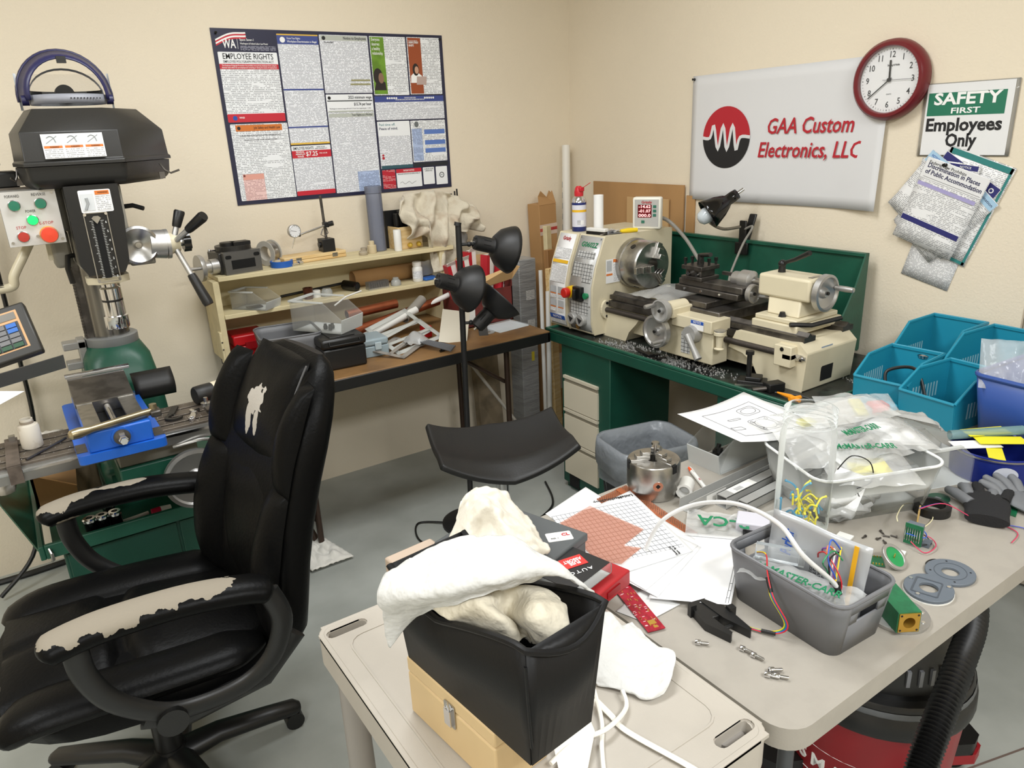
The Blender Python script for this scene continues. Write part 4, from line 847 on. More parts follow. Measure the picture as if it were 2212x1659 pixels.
# ---- loose things on the mill table
tz=.79
t=T('plastic_bottle','grimy white plastic bottle without cap on the mill table','bottle',PZ(72,965,tz))
B().lathe([(.024,0),(.027,.004),(.027,.062),(.025,.068),(.016,.072),(.016,.086),(.013,.086),(.013,.078)],24,cap=False).lathe([(.0001,0),(.024,0)],24,cap=False).build('body',mat('bottle_grimy','e4ddcf',.5,col2='b8ab98',vscale=30,mix=(.55,.75)),t,local=True);B().lathe([(.017,.073),(.0175,.077),(.017,.08)],24,cap=False).build('thread_ring',mat('bottle_dirty_rim','9c9080',.5),t,local=True)
a,b_=PZ(57,993,tz+.003),PZ(142,946,tz+.006)
B().tube([a,a+(b_-a)*.4,b_],.004,8).one('drill_bit',steeld,'long thin dark drill bit lying beside the white bottle','drill bit')
t=T('steel_strap','flat brown steel bar clamped across the left end of the mill table','bar',PZ(27,980,tz))
B().cbox((0,0,.004),(.032,.24,.006)).cbox((0,-.123,-.02),(.032,.005,.05)).build('bar',mat('bar_brown','6b6058',.5,.4,vary=.3,vscale=30),t,local=True);B().cbox((.004,.10,.013),(.016,.02,.014)).build('clamp_block',steel,t,local=True)
a=PZ(370,900,tz);t=T('spanner_wrench','dark hook spanner lying beside the blue vise','wrench',(a.x,a.y,tz),rz=math.radians(70))
B().prism([(-.0,-.008),(.075,-.01),(.078,.01),(-.0,.01)],.002,.008).lathe([(.016,.002),(.027,.002),(.027,.008),(.016,.008),(.016,.002)],14,TR(-.022,-.012,0),cap=False,a0=.5,a1=4.6).build('spanner',mat('spanner_black','3a3834',.45,.5),t,local=True)
a=PZ(416,905,tz);t=T('combination_wrench','short chrome wrench lying on the right end of the mill table','wrench',(a.x,a.y,tz),rz=math.radians(72))
B().prism([(-.005,-.009),(.05,-.007),(.05,.007),(-.005,.009)],.001,.007).prism(circ(.011,14,-.008,0),.001,.009,hole=circ(.006,14,-.008,0)).prism([(.05,-.008),(.066,-.016),(.074,-.012),(.064,-.003),(.064,.004),(.076,.010),(.066,.016),(.05,.008)],.001,.009).build('wrench',chrome,t,local=True,bevel=.001)
a=PZ(450,895,tz);B(TR(a.x,a.y,tz)).lathe([(.0005,0),(.004,.006),(.016,.034),(.016,.04),(.006,.042),(.006,.056)],20).one('center_point',steel,'small steel cone point standing between wrench and mallet','center point')
a=PZ(462,870,tz);t=T('dead_blow_mallet','mallet with black and white head and orange handle on the mill table','mallet',(a.x,a.y+.03,tz),rz=math.radians(14))
B().tube([(-.052,0,.03),(-.048,0,.03),(-.02,0,.03),(.006,0,.03)],.03,22,rs=[.027,.030,.031,.03]).build('black_face',mat('rubber_black','161514'),t,local=True);B().tube([(.006,0,.03),(.03,0,.03),(.056,0,.03),(.06,0,.03)],.03,22,rs=[.03,.031,.029,.026]).build('white_face',mat('mallet_white','d8cdb2',.6,vary=.2,vscale=30),t,local=True)
B().tube([(.0,-.022,.028),(.02,-.06,.018),(.06,-.13,.014)],.011,10,flat=(1,.7)).build('handle',orangep,t,local=True);B().tube([(.02,-.06,.016),(.09,-.16,.012)],.0125,10,flat=(1,.7)).build('grip',mat('rubber_black','161514'),t,local=True)
# chips on table
cb_=B();r2=random.Random(5)
for k in range(260):
    x,y=r2.uniform(-.15,.4),r2.uniform(2.28,2.48);a=r2.random()*PI;l=.0015+.003*r2.random();z=.7905
    if .03<x<.26:continue
    cb_.add([(x,y,z),(x+l*math.cos(a),y+l*math.sin(a),z+.001),(x+l*math.cos(a)-.001,y+l*math.sin(a)+.001,z+.0015)],[(0,1,2)])
tag(cb_.build('metal_chips',mat('shavings','d0d0ce')),'fine bright metal chips sprinkled over the mill table','chips',kind='stuff')
# ---- things in the stand tray
for i,(px,py,dy) in enumerate(((203,1160,0),(230,1155,0),(258,1148,0),(245,1135,.03))):
    a=PZ(px,py,.466);t=T('collet',('black and chrome collet standing in the stand tray, '+('leftmost of the front row','middle of the front row','rightmost of the front row','at the back of the cluster')[i]),'collet',(a.x,max(a.y,2.385)+dy,.466))
    B().lathe([(.016,0),(.017,.003),(.018,.05),(.02,.056)],20).build('sleeve',blackg,t,local=True);B().lathe([(.02,.055),(.0205,.062),(.017,.066),(.009,.066),(.009,.05)],20,cap=False).build('nose',chrome,t,local=True)
t=T('step_drill','gold coated step drill bit lying in the stand tray','drill bit',(.14,2.385,.472),rz=-.2)
B().cyl((-.02,0,.003),(.0,0,.003),.004,n=10).build('shank',steel,t,local=True)
for k in range(7):B().cyl((k*.006,0,.003),((k+1)*.006,0,.003),.009-.001*k,n=14).build('step',mat('titanium_gold','b08a3c',.3,.9),t,local=True)
t=T('glue_tube','small red and white tube lying in the stand tray','tube',(.21,2.40,.466),rz=.1);B().cyl((-.012,0,.016),(.014,0,.016),.014,n=18).build('red_end',mat('tube_red','b8123c',.4),t,local=True);B().cyl((.014,0,.016),(.045,0,.014),.014,.012,18).build('white_end',white,t,local=True)
B().cyl((.10,2.40,.48),(.19,2.42,.478),.006,n=10).one('white_rod',white,'short white plastic rod lying behind the collets in the stand tray','rod')
B().cyl((.02,2.41,.478),(.075,2.40,.478),.009,n=10).one('tap_wrench',blackm,'black tool handle lying left of the collets in the stand tray','handle')
cwb=T('cardboard_box','open brown cardboard box stuffed with rags beside the mill stand','box',(-.10,2.72,.466))
B().box(-.10,2.66,.467,.03,2.668,.60).box(-.10,2.90,.467,.03,2.908,.62).box(-.10,2.66,.467,-.092,2.908,.62).box(.03,2.66,.467,.038,2.908,.60).build('walls',card,cwb);B().add([(-.16,2.6,.67),(.02,2.50,.60),(.03,2.66,.60),(-.10,2.66,.62)],[(0,1,2,3)]).build('flap',card,cwb,solid=.004)
def blob(c,s,seed,m,name,label,cat,amp=.35,fr=3,n=26,flatb=True):
    b=B();pr=14;b.soft=True
    vs=[]
    for j in range(pr+1):
        for i in range(n):
            th=PI*j/pr;ph=2*PI*i/n
            d=Vector((math.sin(th)*math.cos(ph),math.sin(th)*math.sin(ph),math.cos(th)))
            r=1+amp*noise.noise(d*fr+Vector((seed,seed*1.3,0)))+amp*.35*noise.noise(d*fr*2.7+Vector((seed,0,0)))
            z=d.z*r*s[2]
            if flatb:z=max(z,-s[2]*.5)
            vs.append((c[0]+d.x*r*s[0],c[1]+d.y*r*s[1],c[2]+z+s[2]*.5))
    b.add(vs,[(j*n+i,j*n+(i+1)%n,(j+1)*n+(i+1)%n,(j+1)*n+i)[::-1] for j in range(pr) for i in range(n)],True)
    return b.one(name,m,label,cat)
ragw=mat('rag_white','e4e1d8',.9,bump=.5,bscale=60,sheen=.2)
ragt=mat('rag_tan','cdc4b0',.9,bump=.6,bscale=70,col2='a68d74',vscale=14,mix=(.5,.8),sheen=.2)
blob((-.03,2.78,.60),(.08,.10,.06),3,mat('paper_towel','d9d4cc',.9,bump=.5,bscale=40),'crumpled_towel','crumpled white paper towels heaped in the cardboard box','towel')
blob((-.17,2.62,.61),(.05,.08,.05),8,mat('paper_towel','d9d4cc'),'shop_rag','crumpled white rag hanging at the left of the cardboard box','rag')
B().grid(lambda u,v:(.02+.07*u,2.62+.05*v+.01*fbm(u*4,v*4),.50+.16*v+.02*fbm(u*3,v*3+4)),10,10).one('paper_bag',mat('bag_brown','5c503c',.85,bump=.4,bscale=40),'crumpled brown paper bag standing right of the cardboard box','paper bag',solid=.003)
# ---- readout arm and keypad at the left edge
ar=mi
a,b_=PY(140,780,2.92),PY(-40,835,2.80)
B().hexa([(b_.x,b_.y,b_.z-.022),(a.x,a.y,a.z-.024),(a.x,a.y+.008,a.z-.024),(b_.x,b_.y+.008,b_.z-.022),(b_.x,b_.y,b_.z+.022),(a.x,a.y,a.z+.022),(a.x,a.y+.008,a.z+.022),(b_.x,b_.y+.008,b_.z+.022)]).build('swing_arm',mat('arm_grey','77787a',.45,.5),ar);B().box(.085,2.90,.86,.155,2.96,.885).box(.085,2.90,.93,.155,2.96,.955).box(.13,2.90,.84,.155,2.97,.96).build('arm_bracket',alumg,ar,bevel=.003)
kp=T('readout_keypad','black framed digital readout keypad tilted on the swing arm at the left edge','display',mtx=frame((-.135,2.30,1.055),(.94,-.10,.21),(0,.55,.85)))
B().box(-.16,-.005,-.03,.16,.145,0).build('housing',mat('keypad_frame','2b2925',.45),kp,local=True,bevel=.006);plate(TR(0,0,.0),-.135,.018,.138,.128,mat('keypad_tan','c49a6c',.45),None,'face').parent=kp
B().box(-.13,.022,.001,.132,.095,.0018).build('key_panel',mat('keypad_dark','2a2c30',.4),kp,local=True);B().box(-.13,.103,.001,.132,.123,.0018).build('display_window',mat('window_grey','6c6860',.3),kp,local=True)
for i in range(7):
    for j in range(5):
        m=mat('key_grey','6b6b6d',.5) if j>0 else mat('key_dkgreen','1f4a30',.5)
        if i ==6 and j >=3:m=mat('key_blue','2a66b8',.5)
        B().box(-.066+i*.028,.024+j*.0142,.0018,-.066+i*.028+.024,.024+j*.0142+.0115,.0042).build('key',m,kp,local=True)
B().tube(smooth_path([(-.04,3.20,1.50),(-.045,3.22,1.2),(-.05,3.23,.9),(-.06,3.22,.6),(-.12,3.2,.4),(-.16,3.1,.15),(-.3,3.05,.02)],8),.008,8).one('power_cable',blackp,'thick black power cable hanging down the wall behind the mill','cable')
B().tube(smooth_path([(-.45,3.2,.01),(-.2,3.19,.012),(.1,3.22,.012),(.3,3.24,.012)],8),.012,8).one('floor_cable',blackp,'black cable lying along the wall base behind the mill stand','cable')
a=PY(15,380,2.75);t=T('motor_housing','black motor housing with vent at the upper left edge behind the control box','motor',(a.x-.05,2.72,1.485))
B().box(-.10,-.06,0,.075,.06,.05).build('base',blackm,t,local=True,bevel=.008);B().box(-.10,-.05,.05,.04,.05,.10).build('body',blackm,t,local=True,bevel=.02);B().box(.0,-.062,-.02,.16,-.04,.004).build('strap',mat('strap_brown','6a6258',.5),t,local=True)
a=PY(50,845,2.1);B().add([tuple(PY(-60,845,2.1)),tuple(PY(53,845,2.15)),tuple(PY(-20,885,2.05)),tuple(PY(-80,885,2.0))],[(0,1,2,3)]).one('paper_sheet',paper,'corner of a white paper sheet jutting in at the left edge','paper',solid=.0006)
# ---- face shield on the mill head
fs=T('face_shield','face shield with navy brow guard and grey headband resting on the mill head','face shield',(.24,2.70,1.697))
sh_n=mat('shield_navy','252550',.35)
cx,cy=.245,2.70
def arc(rx,z0,rz_,a0,a1,y,n=20):return [(cx+rx*math.cos(a0+(a1-a0)*k/n),y,z0+rz_*math.sin(a0+(a1-a0)*k/n)) for k in range(n+1)]
ov=arc(.12,1.735,.125,-.1,PI+.1,2.69);iv=arc(.098,1.735,.10,-.1,PI+.1,2.62)
b=B();n_=len(ov);b.loft([ov,iv],cap=False,closed=False);b.build('brow_guard',sh_n,fs,solid=.004)
b=B();b.loft([arc(.122,1.735,.127,-.1,PI+.1,2.692),arc(.126,1.735,.131,-.1,PI+.1,2.70)],cap=False,closed=False).build('brow_rim',sh_n,fs,solid=.004)
hb=mat('headband_grey','8d8f97',.45)
B().loft([[(cx+.098*math.cos(t_),2.66+.085*math.sin(t_),z) for t_ in [2*PI*k/36 for k in range(36)]] for z in (1.712,1.738)],cap=False).build('headband',hb,fs,solid=.002)
B().tube([(cx+.096*math.cos(PI*k/16),2.66+.02*math.sin(PI*k/16),1.735+.075*math.sin(PI*k/16)) for k in range(17)],.009,8,flat=(1,.15)).build('crown_strap',hb,fs)
B().loft([[(cx+.094*math.cos(t_),2.66+.081*math.sin(t_),z) for t_ in [PI*k/18 for k in range(19)]] for z in (1.722,1.752)],cap=False,closed=False).build('sweat_pad',blackm,fs,solid=.004)
B().cyl((cx,2.75,1.745),(cx,2.715,1.745),.026,n=24).build('ratchet_knob',blackp,fs);B().box(cx-.012,2.615,1.822,cx+.012,2.63,1.84).build('visor_catch',blackp,fs)
for k in range(10):B().cyl((cx+.0+k*.0085,2.575-.0*k+.0028*k*k*.1,1.726),(cx+k*.0085,2.572+.00028*k*k,1.726),.002,n=6).build('band_hole',ink,fs)
for s_ in (-1,1):B().cyl((cx+s_*.10,2.66,1.725),(cx+s_*.118,2.66,1.725),.014,n=16).build('pivot_knob',sh_n,fs)
B().loft([[(cx+.123*math.cos(PI*k/20),2.69+.035*math.sin(PI*k/20)+.0,z) for k in range(21)] for z in (1.699,1.80)],cap=False,closed=False).build('visor',clear,fs)
# ================================================================ office chair, stool, floor lamp
def worn(name,base,under,spots,rough=.38,thr=.0):
    """leather that has peeled in irregular patches: spots = [(centre, radii)] in object coordinates"""
    m=mat(name,base,rough,bump=.12,bscale=140,spec=.1);nt=m.node_tree;P=nt.nodes['Principled BSDF'];N=nt.nodes.new;L=nt.links.new
    t=N('ShaderNodeTexCoord');nz=N('ShaderNodeTexNoise');nz.inputs['Scale'].default_value=26;nz.inputs['Detail'].default_value=4;L(t.outputs['Object'],nz.inputs['Vector'])
    acc=None
    for c,r in spots:
        mp=N('ShaderNodeMapping');mp.vector_type='TEXTURE';mp.inputs['Location'].default_value=c;mp.inputs['Scale'].default_value=r;L(t.outputs['Object'],mp.inputs[0])
        ln=N('ShaderNodeVectorMath');ln.operation='LENGTH';L(mp.outputs[0],ln.inputs[0])
        a=N('ShaderNodeMath');a.operation='MULTIPLY_ADD';L(nz.outputs['Fac'],a.inputs[0]);a.inputs[1].default_value=1.5;
        s_=N('ShaderNodeMath');s_.operation='SUBTRACT';s_.inputs[0].default_value=.25;L(ln.outputs['Value'],s_.inputs[1]);L(s_.outputs[0],a.inputs[2])
        g=N('ShaderNodeMath');g.operation='GREATER_THAN';L(a.outputs[0],g.inputs[0]);g.inputs[1].default_value=0
        if acc is None:acc=g.outputs[0]
        else:
            mxx=N('ShaderNodeMath');mxx.operation='MAXIMUM';L(acc,mxx.inputs[0]);L(g.outputs[0],mxx.inputs[1]);acc=mxx.outputs[0]
    mx=N('ShaderNodeMix');mx.data_type='RGBA';L(acc,mx.inputs[0]);mx.inputs[6].default_value=lin(base);mx.inputs[7].default_value=lin(under);L(mx.outputs[2],P.inputs['Base Color'])
    rg=N('ShaderNodeMix');rg.data_type='FLOAT';L(acc,rg.inputs[0]);rg.inputs[2].default_value=rough;rg.inputs[3].default_value=.85;L(rg.outputs[0],P.inputs['Roughness'])
    return m
leather=mat('black_leather','090909',.42,bump=.18,bscale=110,spec=.1)
CHL=T('office_chair','worn black leather executive office chair with peeling armrests','chair',(.07,1.795,0),rz=math.radians(-3))
def sq(cx,cy,hx,hy,z,p=3.2,n=32,tilt=0):
    out=[]
    for k in range(n):
        t_=2*PI*k/n;c,s_=math.cos(t_),math.sin(t_)
        x=math.copysign(abs(c)**(2/p),c)*hx;y=math.copysign(abs(s_)**(2/p),s_)*hy
        out.append((cx+x,cy+y,z+tilt*x))
    return out
# seat: base cushion, two centre pads
seatm=worn('seat_leather','090909','a39c92',[((-.30,-.10,.47),(.02,.05,.05)),((-.315,-.22,.44),(.03,.05,.035))])
B().loft([sq(.0,0,.27,.25,.395,tilt=-.08),sq(.0,0,.30,.275,.41,tilt=-.08),sq(.0,0,.315,.285,.445,tilt=-.08),sq(.005,0,.30,.275,.475,tilt=-.08),sq(.01,0,.26,.235,.488,tilt=-.08)]).build('seat_cushion',seatm,CHL,local=True)
def pad(fn,nu,nv,nm,m,**k):return B().grid(fn,nu,nv).build(nm,m,CHL,local=True,**k)
for s_ in (-1,1):# side bolsters
    B().tube(smooth_path([(-.28,s_*.19,.462),(-.2,s_*.215,.488),(-.02,s_*.22,.482),(.14,s_*.215,.472),(.24,s_*.20,.465)],6),.05,16,rs=[.072*min(1,.62+i*.13,.4+(24-i)*.13) for i in range(25)],flat=(1,.5)).build('side_bolster',seatm,CHL,local=True)
def seatz(u,v):
    x=-.28+.56*u;y=-.19+.38*v
    e=(math.sin(PI*min(max(v,0),1)))**.45*(math.sin(PI*min(max(u*.97+.02,0),1)))**.35
    tuck=math.exp(-((u-.42)/.04)**2)*.032+math.exp(-((v-.5)/.04)**2)*.010
    w_=.010*fbm(x*22,y*14,2)*math.exp(-((u-.42)/.16)**2)+.003*fbm(x*60,y*8,5)*math.exp(-((u-.42)/.1)**2)
    return (x,y,.470+.055*e-.08*x-tuck+w_)
pad(seatz,48,28,'seat_pad',leather)
# backrest shell + pads; s=0 bottom, 1 top
def bc(s_):return (.30+.05*s_+.14*s_**2,.435+.665*s_)
def bw(s_):return .245 if s_<.62 else .245-.075*((s_-.62)/.38)**2.2
def backloop(s_,th,grow=1,n=32):
    cx,z=bc(s_);w_=bw(s_)*grow;out=[]
    for k in range(n):
        t_=2*PI*k/n;c,sn=math.cos(t_),math.sin(t_)
        x=math.copysign(abs(c)**(.6),c)*th;y=math.copysign(abs(sn)**(.55),sn)*w_
        out.append((cx+x+.05*(abs(y)/.25)**2*-.7-.15*y,y,z-.22*x))
    return out
ss=[0,.02,.06,.15,.3,.45,.6,.72,.82,.9,.95,.98,1.0]
th=[.02,.04,.052,.056,.056,.055,.055,.055,.052,.046,.038,.027,.012];gr=[.8,.93,.99,1,1,1,1,1,.99,.95,.88,.78,.6]
B().loft([backloop(a,b_,c) for a,b_,c in zip(ss,th,gr)]).build('back_shell',leather,CHL,local=True)
def bpad(s0,s1,w0,w1,bulge,yo=0,nm='back_pad',m=leather,puff=.4,front=-.045):
    def fn(u,v):
        s_=s0+(s1-s0)*v;cx,z=bc(s_);w_=w0+(w1-w0)*v
        y=yo+(u-.5)*2*w_
        e=(max(math.sin(PI*u),0))**puff*(max(math.sin(PI*v),0))**puff
        x=cx+front-bulge*e-.035*(abs(y)/.25)**2+.012-.15*y+.0025*fbm(y*18,s_*9,3)
        return (x,y,z-.22*(x-cx))
    return pad(fn,24,24,nm,m)
headm=worn('headrest_leather','0a0a0a','b5afa6',[((.40,.0,.985),(.12,.045,.034)),((.40,.025,.94),(.12,.018,.05)),((.40,-.02,.945),(.12,.014,.045))])
bpad(.60,.985,.155,.135,.045,nm='headrest_pad',m=headm)
bpad(.06,.60,.12,.16,.035,nm='lumbar_pad')
for s_ in (-1,1):
    bpad(.02,.58,.065,.055,.055,yo=s_*.185,nm='back_bolster');bpad(.56,.93,.05,.035,.045,yo=s_*.192,nm='head_bolster')
stitch=mat('stitch_grey','5a5a5c',.6)
for s_ in (-1,):
    pts=[]
    for k in range(20):
        q=.60+.37*k/19;cx,z=bc(q);y=s_*(.155-.02*(q-.6));pts.append((cx-.052-.01*math.sin(PI*k/19)-.15*y,y,z+.012))
    B().tube(pts,.0022,5).build('seam',stitch,CHL,local=True)
# arms
armm=worn('arm_leather','0a0a0a','8e8678',[((-.02,-.315,.725),(.19,.05,.035)),((.12,-.315,.73),(.10,.05,.03)),((-.10,.315,.70),(.075,.04,.05)),((.03,.315,.715),(.07,.018,.06))])
for s_ in (-1,1):
    y=s_*.315
    pts=smooth_path([(-.165,y,.675),(-.145,y,.688),(-.06,y,.70),(.08,y,.698),(.19,y,.682),(.24,y,.668),(.262,y,.655)],5)
    n_=len(pts);rs=[.045*min(1,(.35+2.6*min(i,n_-1-i)/n_*2.2)) for i in range(n_)]
    B().tube(pts,.04,18,rs=rs,flat=(1,.62)).build('arm_pad',armm,CHL,local=True)
    for q in (1,):
        B().tube([(p.x,p.y+s_*.036*min(1,r/.045),p.z+.012) for p,r in zip(pts,rs)][2:-2],.0016,5).build('seam',stitch,CHL,local=True)
    fr_=smooth_path([(-.115,y,.67),(-.11,y,.60),(-.075,y*.99,.52),(.0,y*.97,.45),(.08,y*.95,.425),(.18,y*.95,.435),(.245,y*.97,.485),(.275,y,.575),(.255,y,.655)],6)
    B().tube(fr_,.024,12,flat=(.55,1)).build('arm_frame',blackp,CHL,local=True)
    B().tube([(-.03,y*.96,.448),(.05,y*.93,.408),(.22,y*.93,.43),(.30,y*.95,.52)],.028,12,flat=(.45,1)).build('arm_bracket',blackp,CHL,local=True)
    B().cyl((.02,y*.93,.425),(.02,y*1.04,.425),.032,n=18).build('pivot_cap',blackp,CHL,local=True)
B().box(-.14,-.12,.36,.16,.12,.40).box(.10,-.08,.36,.30,.08,.41).build('mechanism',blackp,CHL,local=True,bevel=.01);B().box(.26,-.05,.38,.31,.05,.55).build('back_bracket',blackp,CHL,local=True,bevel=.008)
B().cyl((0,0,.07),(0,0,.24),.034,n=20).cyl((0,0,.05),(0,0,.11),.045,.038,20).build('gas_lift_cover',blackp,CHL,local=True);B().cyl((0,0,.24),(0,0,.37),.022,n=16).build('gas_lift',blackm,CHL,local=True)
for k in range(5):
    a=math.radians(3-2+72*k)
    M=RZ(a)
    lg=B(M).tube([(.03,0,.075),(.12,0,.085),(.25,0,.07),(.32,0,.06),(.335,0,.055)],.03,12,rs=[.042,.034,.030,.028,.018],flat=(1,.72)).build('base_leg',blackp,CHL,local=True)
    B(M).cyl((.315,-.022,.026),(.315,.022,.026),.026,n=18).box(.30,-.008,.03,.33,.008,.06).build('caster',blackp,lg,local=True)
# ---- saddle stool
SG=T('saddle_stool','black curved saddle stool on chrome post by the lathe cabinet','stool',(1.235,1.945,0),rz=math.radians(-19))
def sad(u,v):
    x=(u-.5)*.46;y=(v-.5)*(.36-.10*abs(u-.5)*2*(1 if v>.5 else .4))
    z=.575+.055*(abs(u-.5)*2)**2.2-.025*math.sin(v*PI)+.012*(v-.5)-(.05*max(0,.22-v)/.22*(1-abs(u-.5)*1.2) if v<.22 else 0)
    return (x,y,z)
B().grid(sad,28,22).build('seat',mat('stool_vinyl','1a1a1a',.5,bump=.1,bscale=200),SG,local=True,solid=.022,bevel=.006)
B().cyl((0,0,.03),(0,0,.32),.030,n=24).build('outer_post',chrome,SG,local=True);B().cyl((0,0,.32),(0,0,.555),.022,n=24).build('gas_lift',chrome,SG,local=True)
B().box(-.09,-.08,.53,.09,.08,.55).build('seat_plate',blackm,SG,local=True);B().cyl((.06,.0,.525),(.2,.08,.515),.007,n=8).cyl((.17,.066,.517),(.2,.08,.515),.011,n=8).build('height_lever',blackp,SG,local=True)
B().lathe([(.20,0),(.20,.006),(.12,.018),(.035,.035),(.03,.04)],36).build('base_disc',chrome,SG,local=True)
# ---- floor lamp
fl=T('floor_lamp','black pole floor lamp with three adjustable spot shades','lamp',(1.39,2.45,0))
lm=mat('lamp_black','151516',.5,bump=.05,bscale=300)
B().cyl((1.39,2.45,0),(1.412,2.44,1.262),.0115,n=16).cyl((1.4022,2.445,.70),(1.4025,2.445,.715),.0125,n=16).build('pole',lm,fl);B().cyl((1.4085,2.44,1.255),(1.412,2.44,1.268),.0135,n=16).build('pole_cap',lm,fl)
B().lathe([(.125,0),(.125,.012),(.11,.02),(.02,.026),(.015,.03)],36,TR(1.39,2.45,0)).build('base',lm,fl)
def spot(pole_z,k0,k1,r):
    """k0: back of the socket, k1: centre of shade mouth"""
    A=axis_m(k0,k1);Ln=(Vector(k1)-Vector(k0)).length
    sh=B(A).lathe([(.026,.075),(.045,.085),(.072,.11),(.088,.145),(.092,Ln)],36,cap=False).build('lamp_shade',lm,fl,solid=.0015)
    so=B(A).lathe([(.018,0),(.027,.004),(.029,.02),(.029,.07),(.034,.082),(.02,.09)],28).build('lamp_socket',lm,fl)
    for i in range(10):B(A@RZ(2*PI*i/10)).box(.0285,-.0015,.03,.0297,.0015,.06).build('vent_slot',mat('void_black','050505'),so)
    for i in range(6):B(A@RZ(2*PI*i/6)).cyl((.017,0,-.0008),(.017,0,.0005),.0045,n=8).build('vent_hole',mat('void_black','050505'),so)
    B(A).cyl((0,0,-.012),(0,0,.002),.005,n=8).build('switch',chrome,so)
    B(A).ball((0,0,.12),.035).build('bulb',mat('bulb_glass','c9d2d8'),sh)
    pz=Vector((1.39+.022*pole_z/1.26,2.45-.01*pole_z/1.26,pole_z));mid=Vector(k0)+(Vector(k1)-Vector(k0)).normalized()*.03
    B().tube([pz,pz+(mid-pz)*.9],.006,8).ball(tuple(pz+(mid-pz)*.45),.010).build('swivel_arm',lm,fl)
spot(1.185,(1.465,2.42,1.19),(1.615,2.395,1.145),.092)
spot(1.055,(1.285,2.40,1.075),(1.43,2.40,1.02),.092)
spot(.88,(1.44,2.40,.865),(1.55,2.375,.965),.092)
B().tube(smooth_path([(1.34,2.33,.01),(1.20,2.33,.006),(1.14,2.45,.006),(1.2,2.58,.006),(1.30,2.5,.01)],8),.004,6).build('cord',blackp,fl)
# ================================================================ left work table, shelf and everything on them
wt=T('folding_table','brown topped folding work table with black edge under the wooden shelf','table',(1.27,2.88,0))
B().box(.655,2.53,.722,1.895,3.22,.74).build('table_top',mat('hardboard_brown','86643c',.5,col2='5f4428',vscale=7,mix=(.45,.75),bump=.05),wt,bevel=.003)
B().box(.655,2.528,.690,1.895,2.545,.736).box(.655,3.205,.69,1.895,3.222,.736).box(1.88,2.528,.69,1.897,3.222,.736).box(.653,2.528,.69,.67,3.222,.736).build('edge_band',blackm,wt,bevel=.004);B().box(.70,2.58,.672,1.85,2.61,.722).box(.70,3.14,.672,1.85,3.17,.722).build('rail',blackm,wt)
brn=mat('leg_brown','3a2a20',.4,.3)
for x in (1.745,.80):
    for y in (2.66,3.10):B().cyl((x,y,.0),(x,y,.70),.0125,n=14).build('leg',brn,wt)
    B().cyl((x,2.66,.12),(x,3.10,.12),.010,n=10).build('cross_bar',brn,wt)
B().tube(smooth_path([(.74,2.78,.24),(.755,2.76,.16),(.775,2.73,.08),(.795,2.70,.015)],6),.0135,12).build('foot',brn,wt)
B().tube([(1.38,2.70,.70),(1.56,2.70,.63),(1.745,2.68,.50)],.009,8).build('brace',brn,wt);B().tube([(1.36,2.85,.69),(1.5,2.86,.64)],.008,8).build('brace',brn,wt)
# shelf
sf=T('wooden_shelf','cream painted two tier wooden shelf standing on the folding table','shelf',(1.15,3.13,.74))
for x in (.645,1.66):B().box(x-.012,3.035,.74,x+.012,3.235,1.07).build('side_board',creamwood,sf,bevel=.002)
B().box(.655,3.028,1.07,1.72,3.24,1.088).build('top_shelf',creamwood,sf,bevel=.002);B().box(.657,3.03,.917,1.65,3.235,.935).build('middle_shelf',creamwood,sf,bevel=.002)
B().box(.657,3.225,.74,1.65,3.238,1.07).build('back_board',creamwood,sf);B().box(.624,3.025,.74,.634,3.06,.87).build('post',creamwood,sf,bevel=.002)
for z in (.80,.83):B().cyl((.629,3.0245,z),(.629,3.0235,z),.0035,n=8).build('screw',steeld,sf)
TZ,MZ,WZ=1.0885,.9355,.7405
def at(px,py,z,ymin=None,ymax=None):
    p=PZ(px,py,z)
    if ymin is not None:p.y=max(p.y,ymin)
    if ymax is not None:p.y=min(p.y,ymax)
    return p
# --- top shelf: rotary milling vise
t=T('rotary_table','grey cross slide rotary table with handwheel hanging over the left shelf end','rotary table',(.76,3.12,TZ),rz=math.radians(8))
irn=mat('iron_grey','6f6e6c',.4,.7)
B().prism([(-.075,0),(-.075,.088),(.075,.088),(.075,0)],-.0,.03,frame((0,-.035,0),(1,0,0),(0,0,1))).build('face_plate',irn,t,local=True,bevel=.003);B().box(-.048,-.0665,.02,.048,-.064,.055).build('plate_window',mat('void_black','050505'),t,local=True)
for x in (-.058,.058):B().prism(rrect(x-.012,.062,x+.012,.076,.006),.0,.0015,frame((0,-.0652,0),(1,0,0),(0,0,1))).build('plate_slot',mat('void_black','050505'),t,local=True)
B().box(-.085,-.035,.0,.075,.08,.085).cyl((0,.02,.085),(0,.02,.105),.07,n=28).build('body',mat('iron_dark','3c3b39',.4,.6),t,local=True,bevel=.004);B().cyl((-.02,.02,.105),(-.02,.02,.118),.03,n=16).box(-.01,-.02,.105,.06,.03,.118).build('clamps',blackm,t,local=True)
B().cyl((-.085,-.01,.035),(-.115,-.01,.035),.03,n=20).cyl((-.105,-.01,.035),(-.15,-.01,.035),.024,n=24).build('dial_collar',alum,t,local=True);hw=B(frame((-.148,-.01,.035),(0,-1,0),(0,0,1))).lathe([(.01,0),(.042,.002),(.05,-.004),(.052,.0),(.052,.014),(.044,.016),(.012,.012),(.0001,.014)],32,cap=False).build('handwheel',alum,t,local=True)
B().cyl((-.155,-.045,.04),(-.205,-.05,.042),.006,.0075,12).build('crank_grip',alum,hw,local=True);B().cyl((-.08,.0,.095),(-.11,-.02,.10),.003,n=8).ball((-.112,-.021,.10),.006).build('lock_lever',chrome,t,local=True)
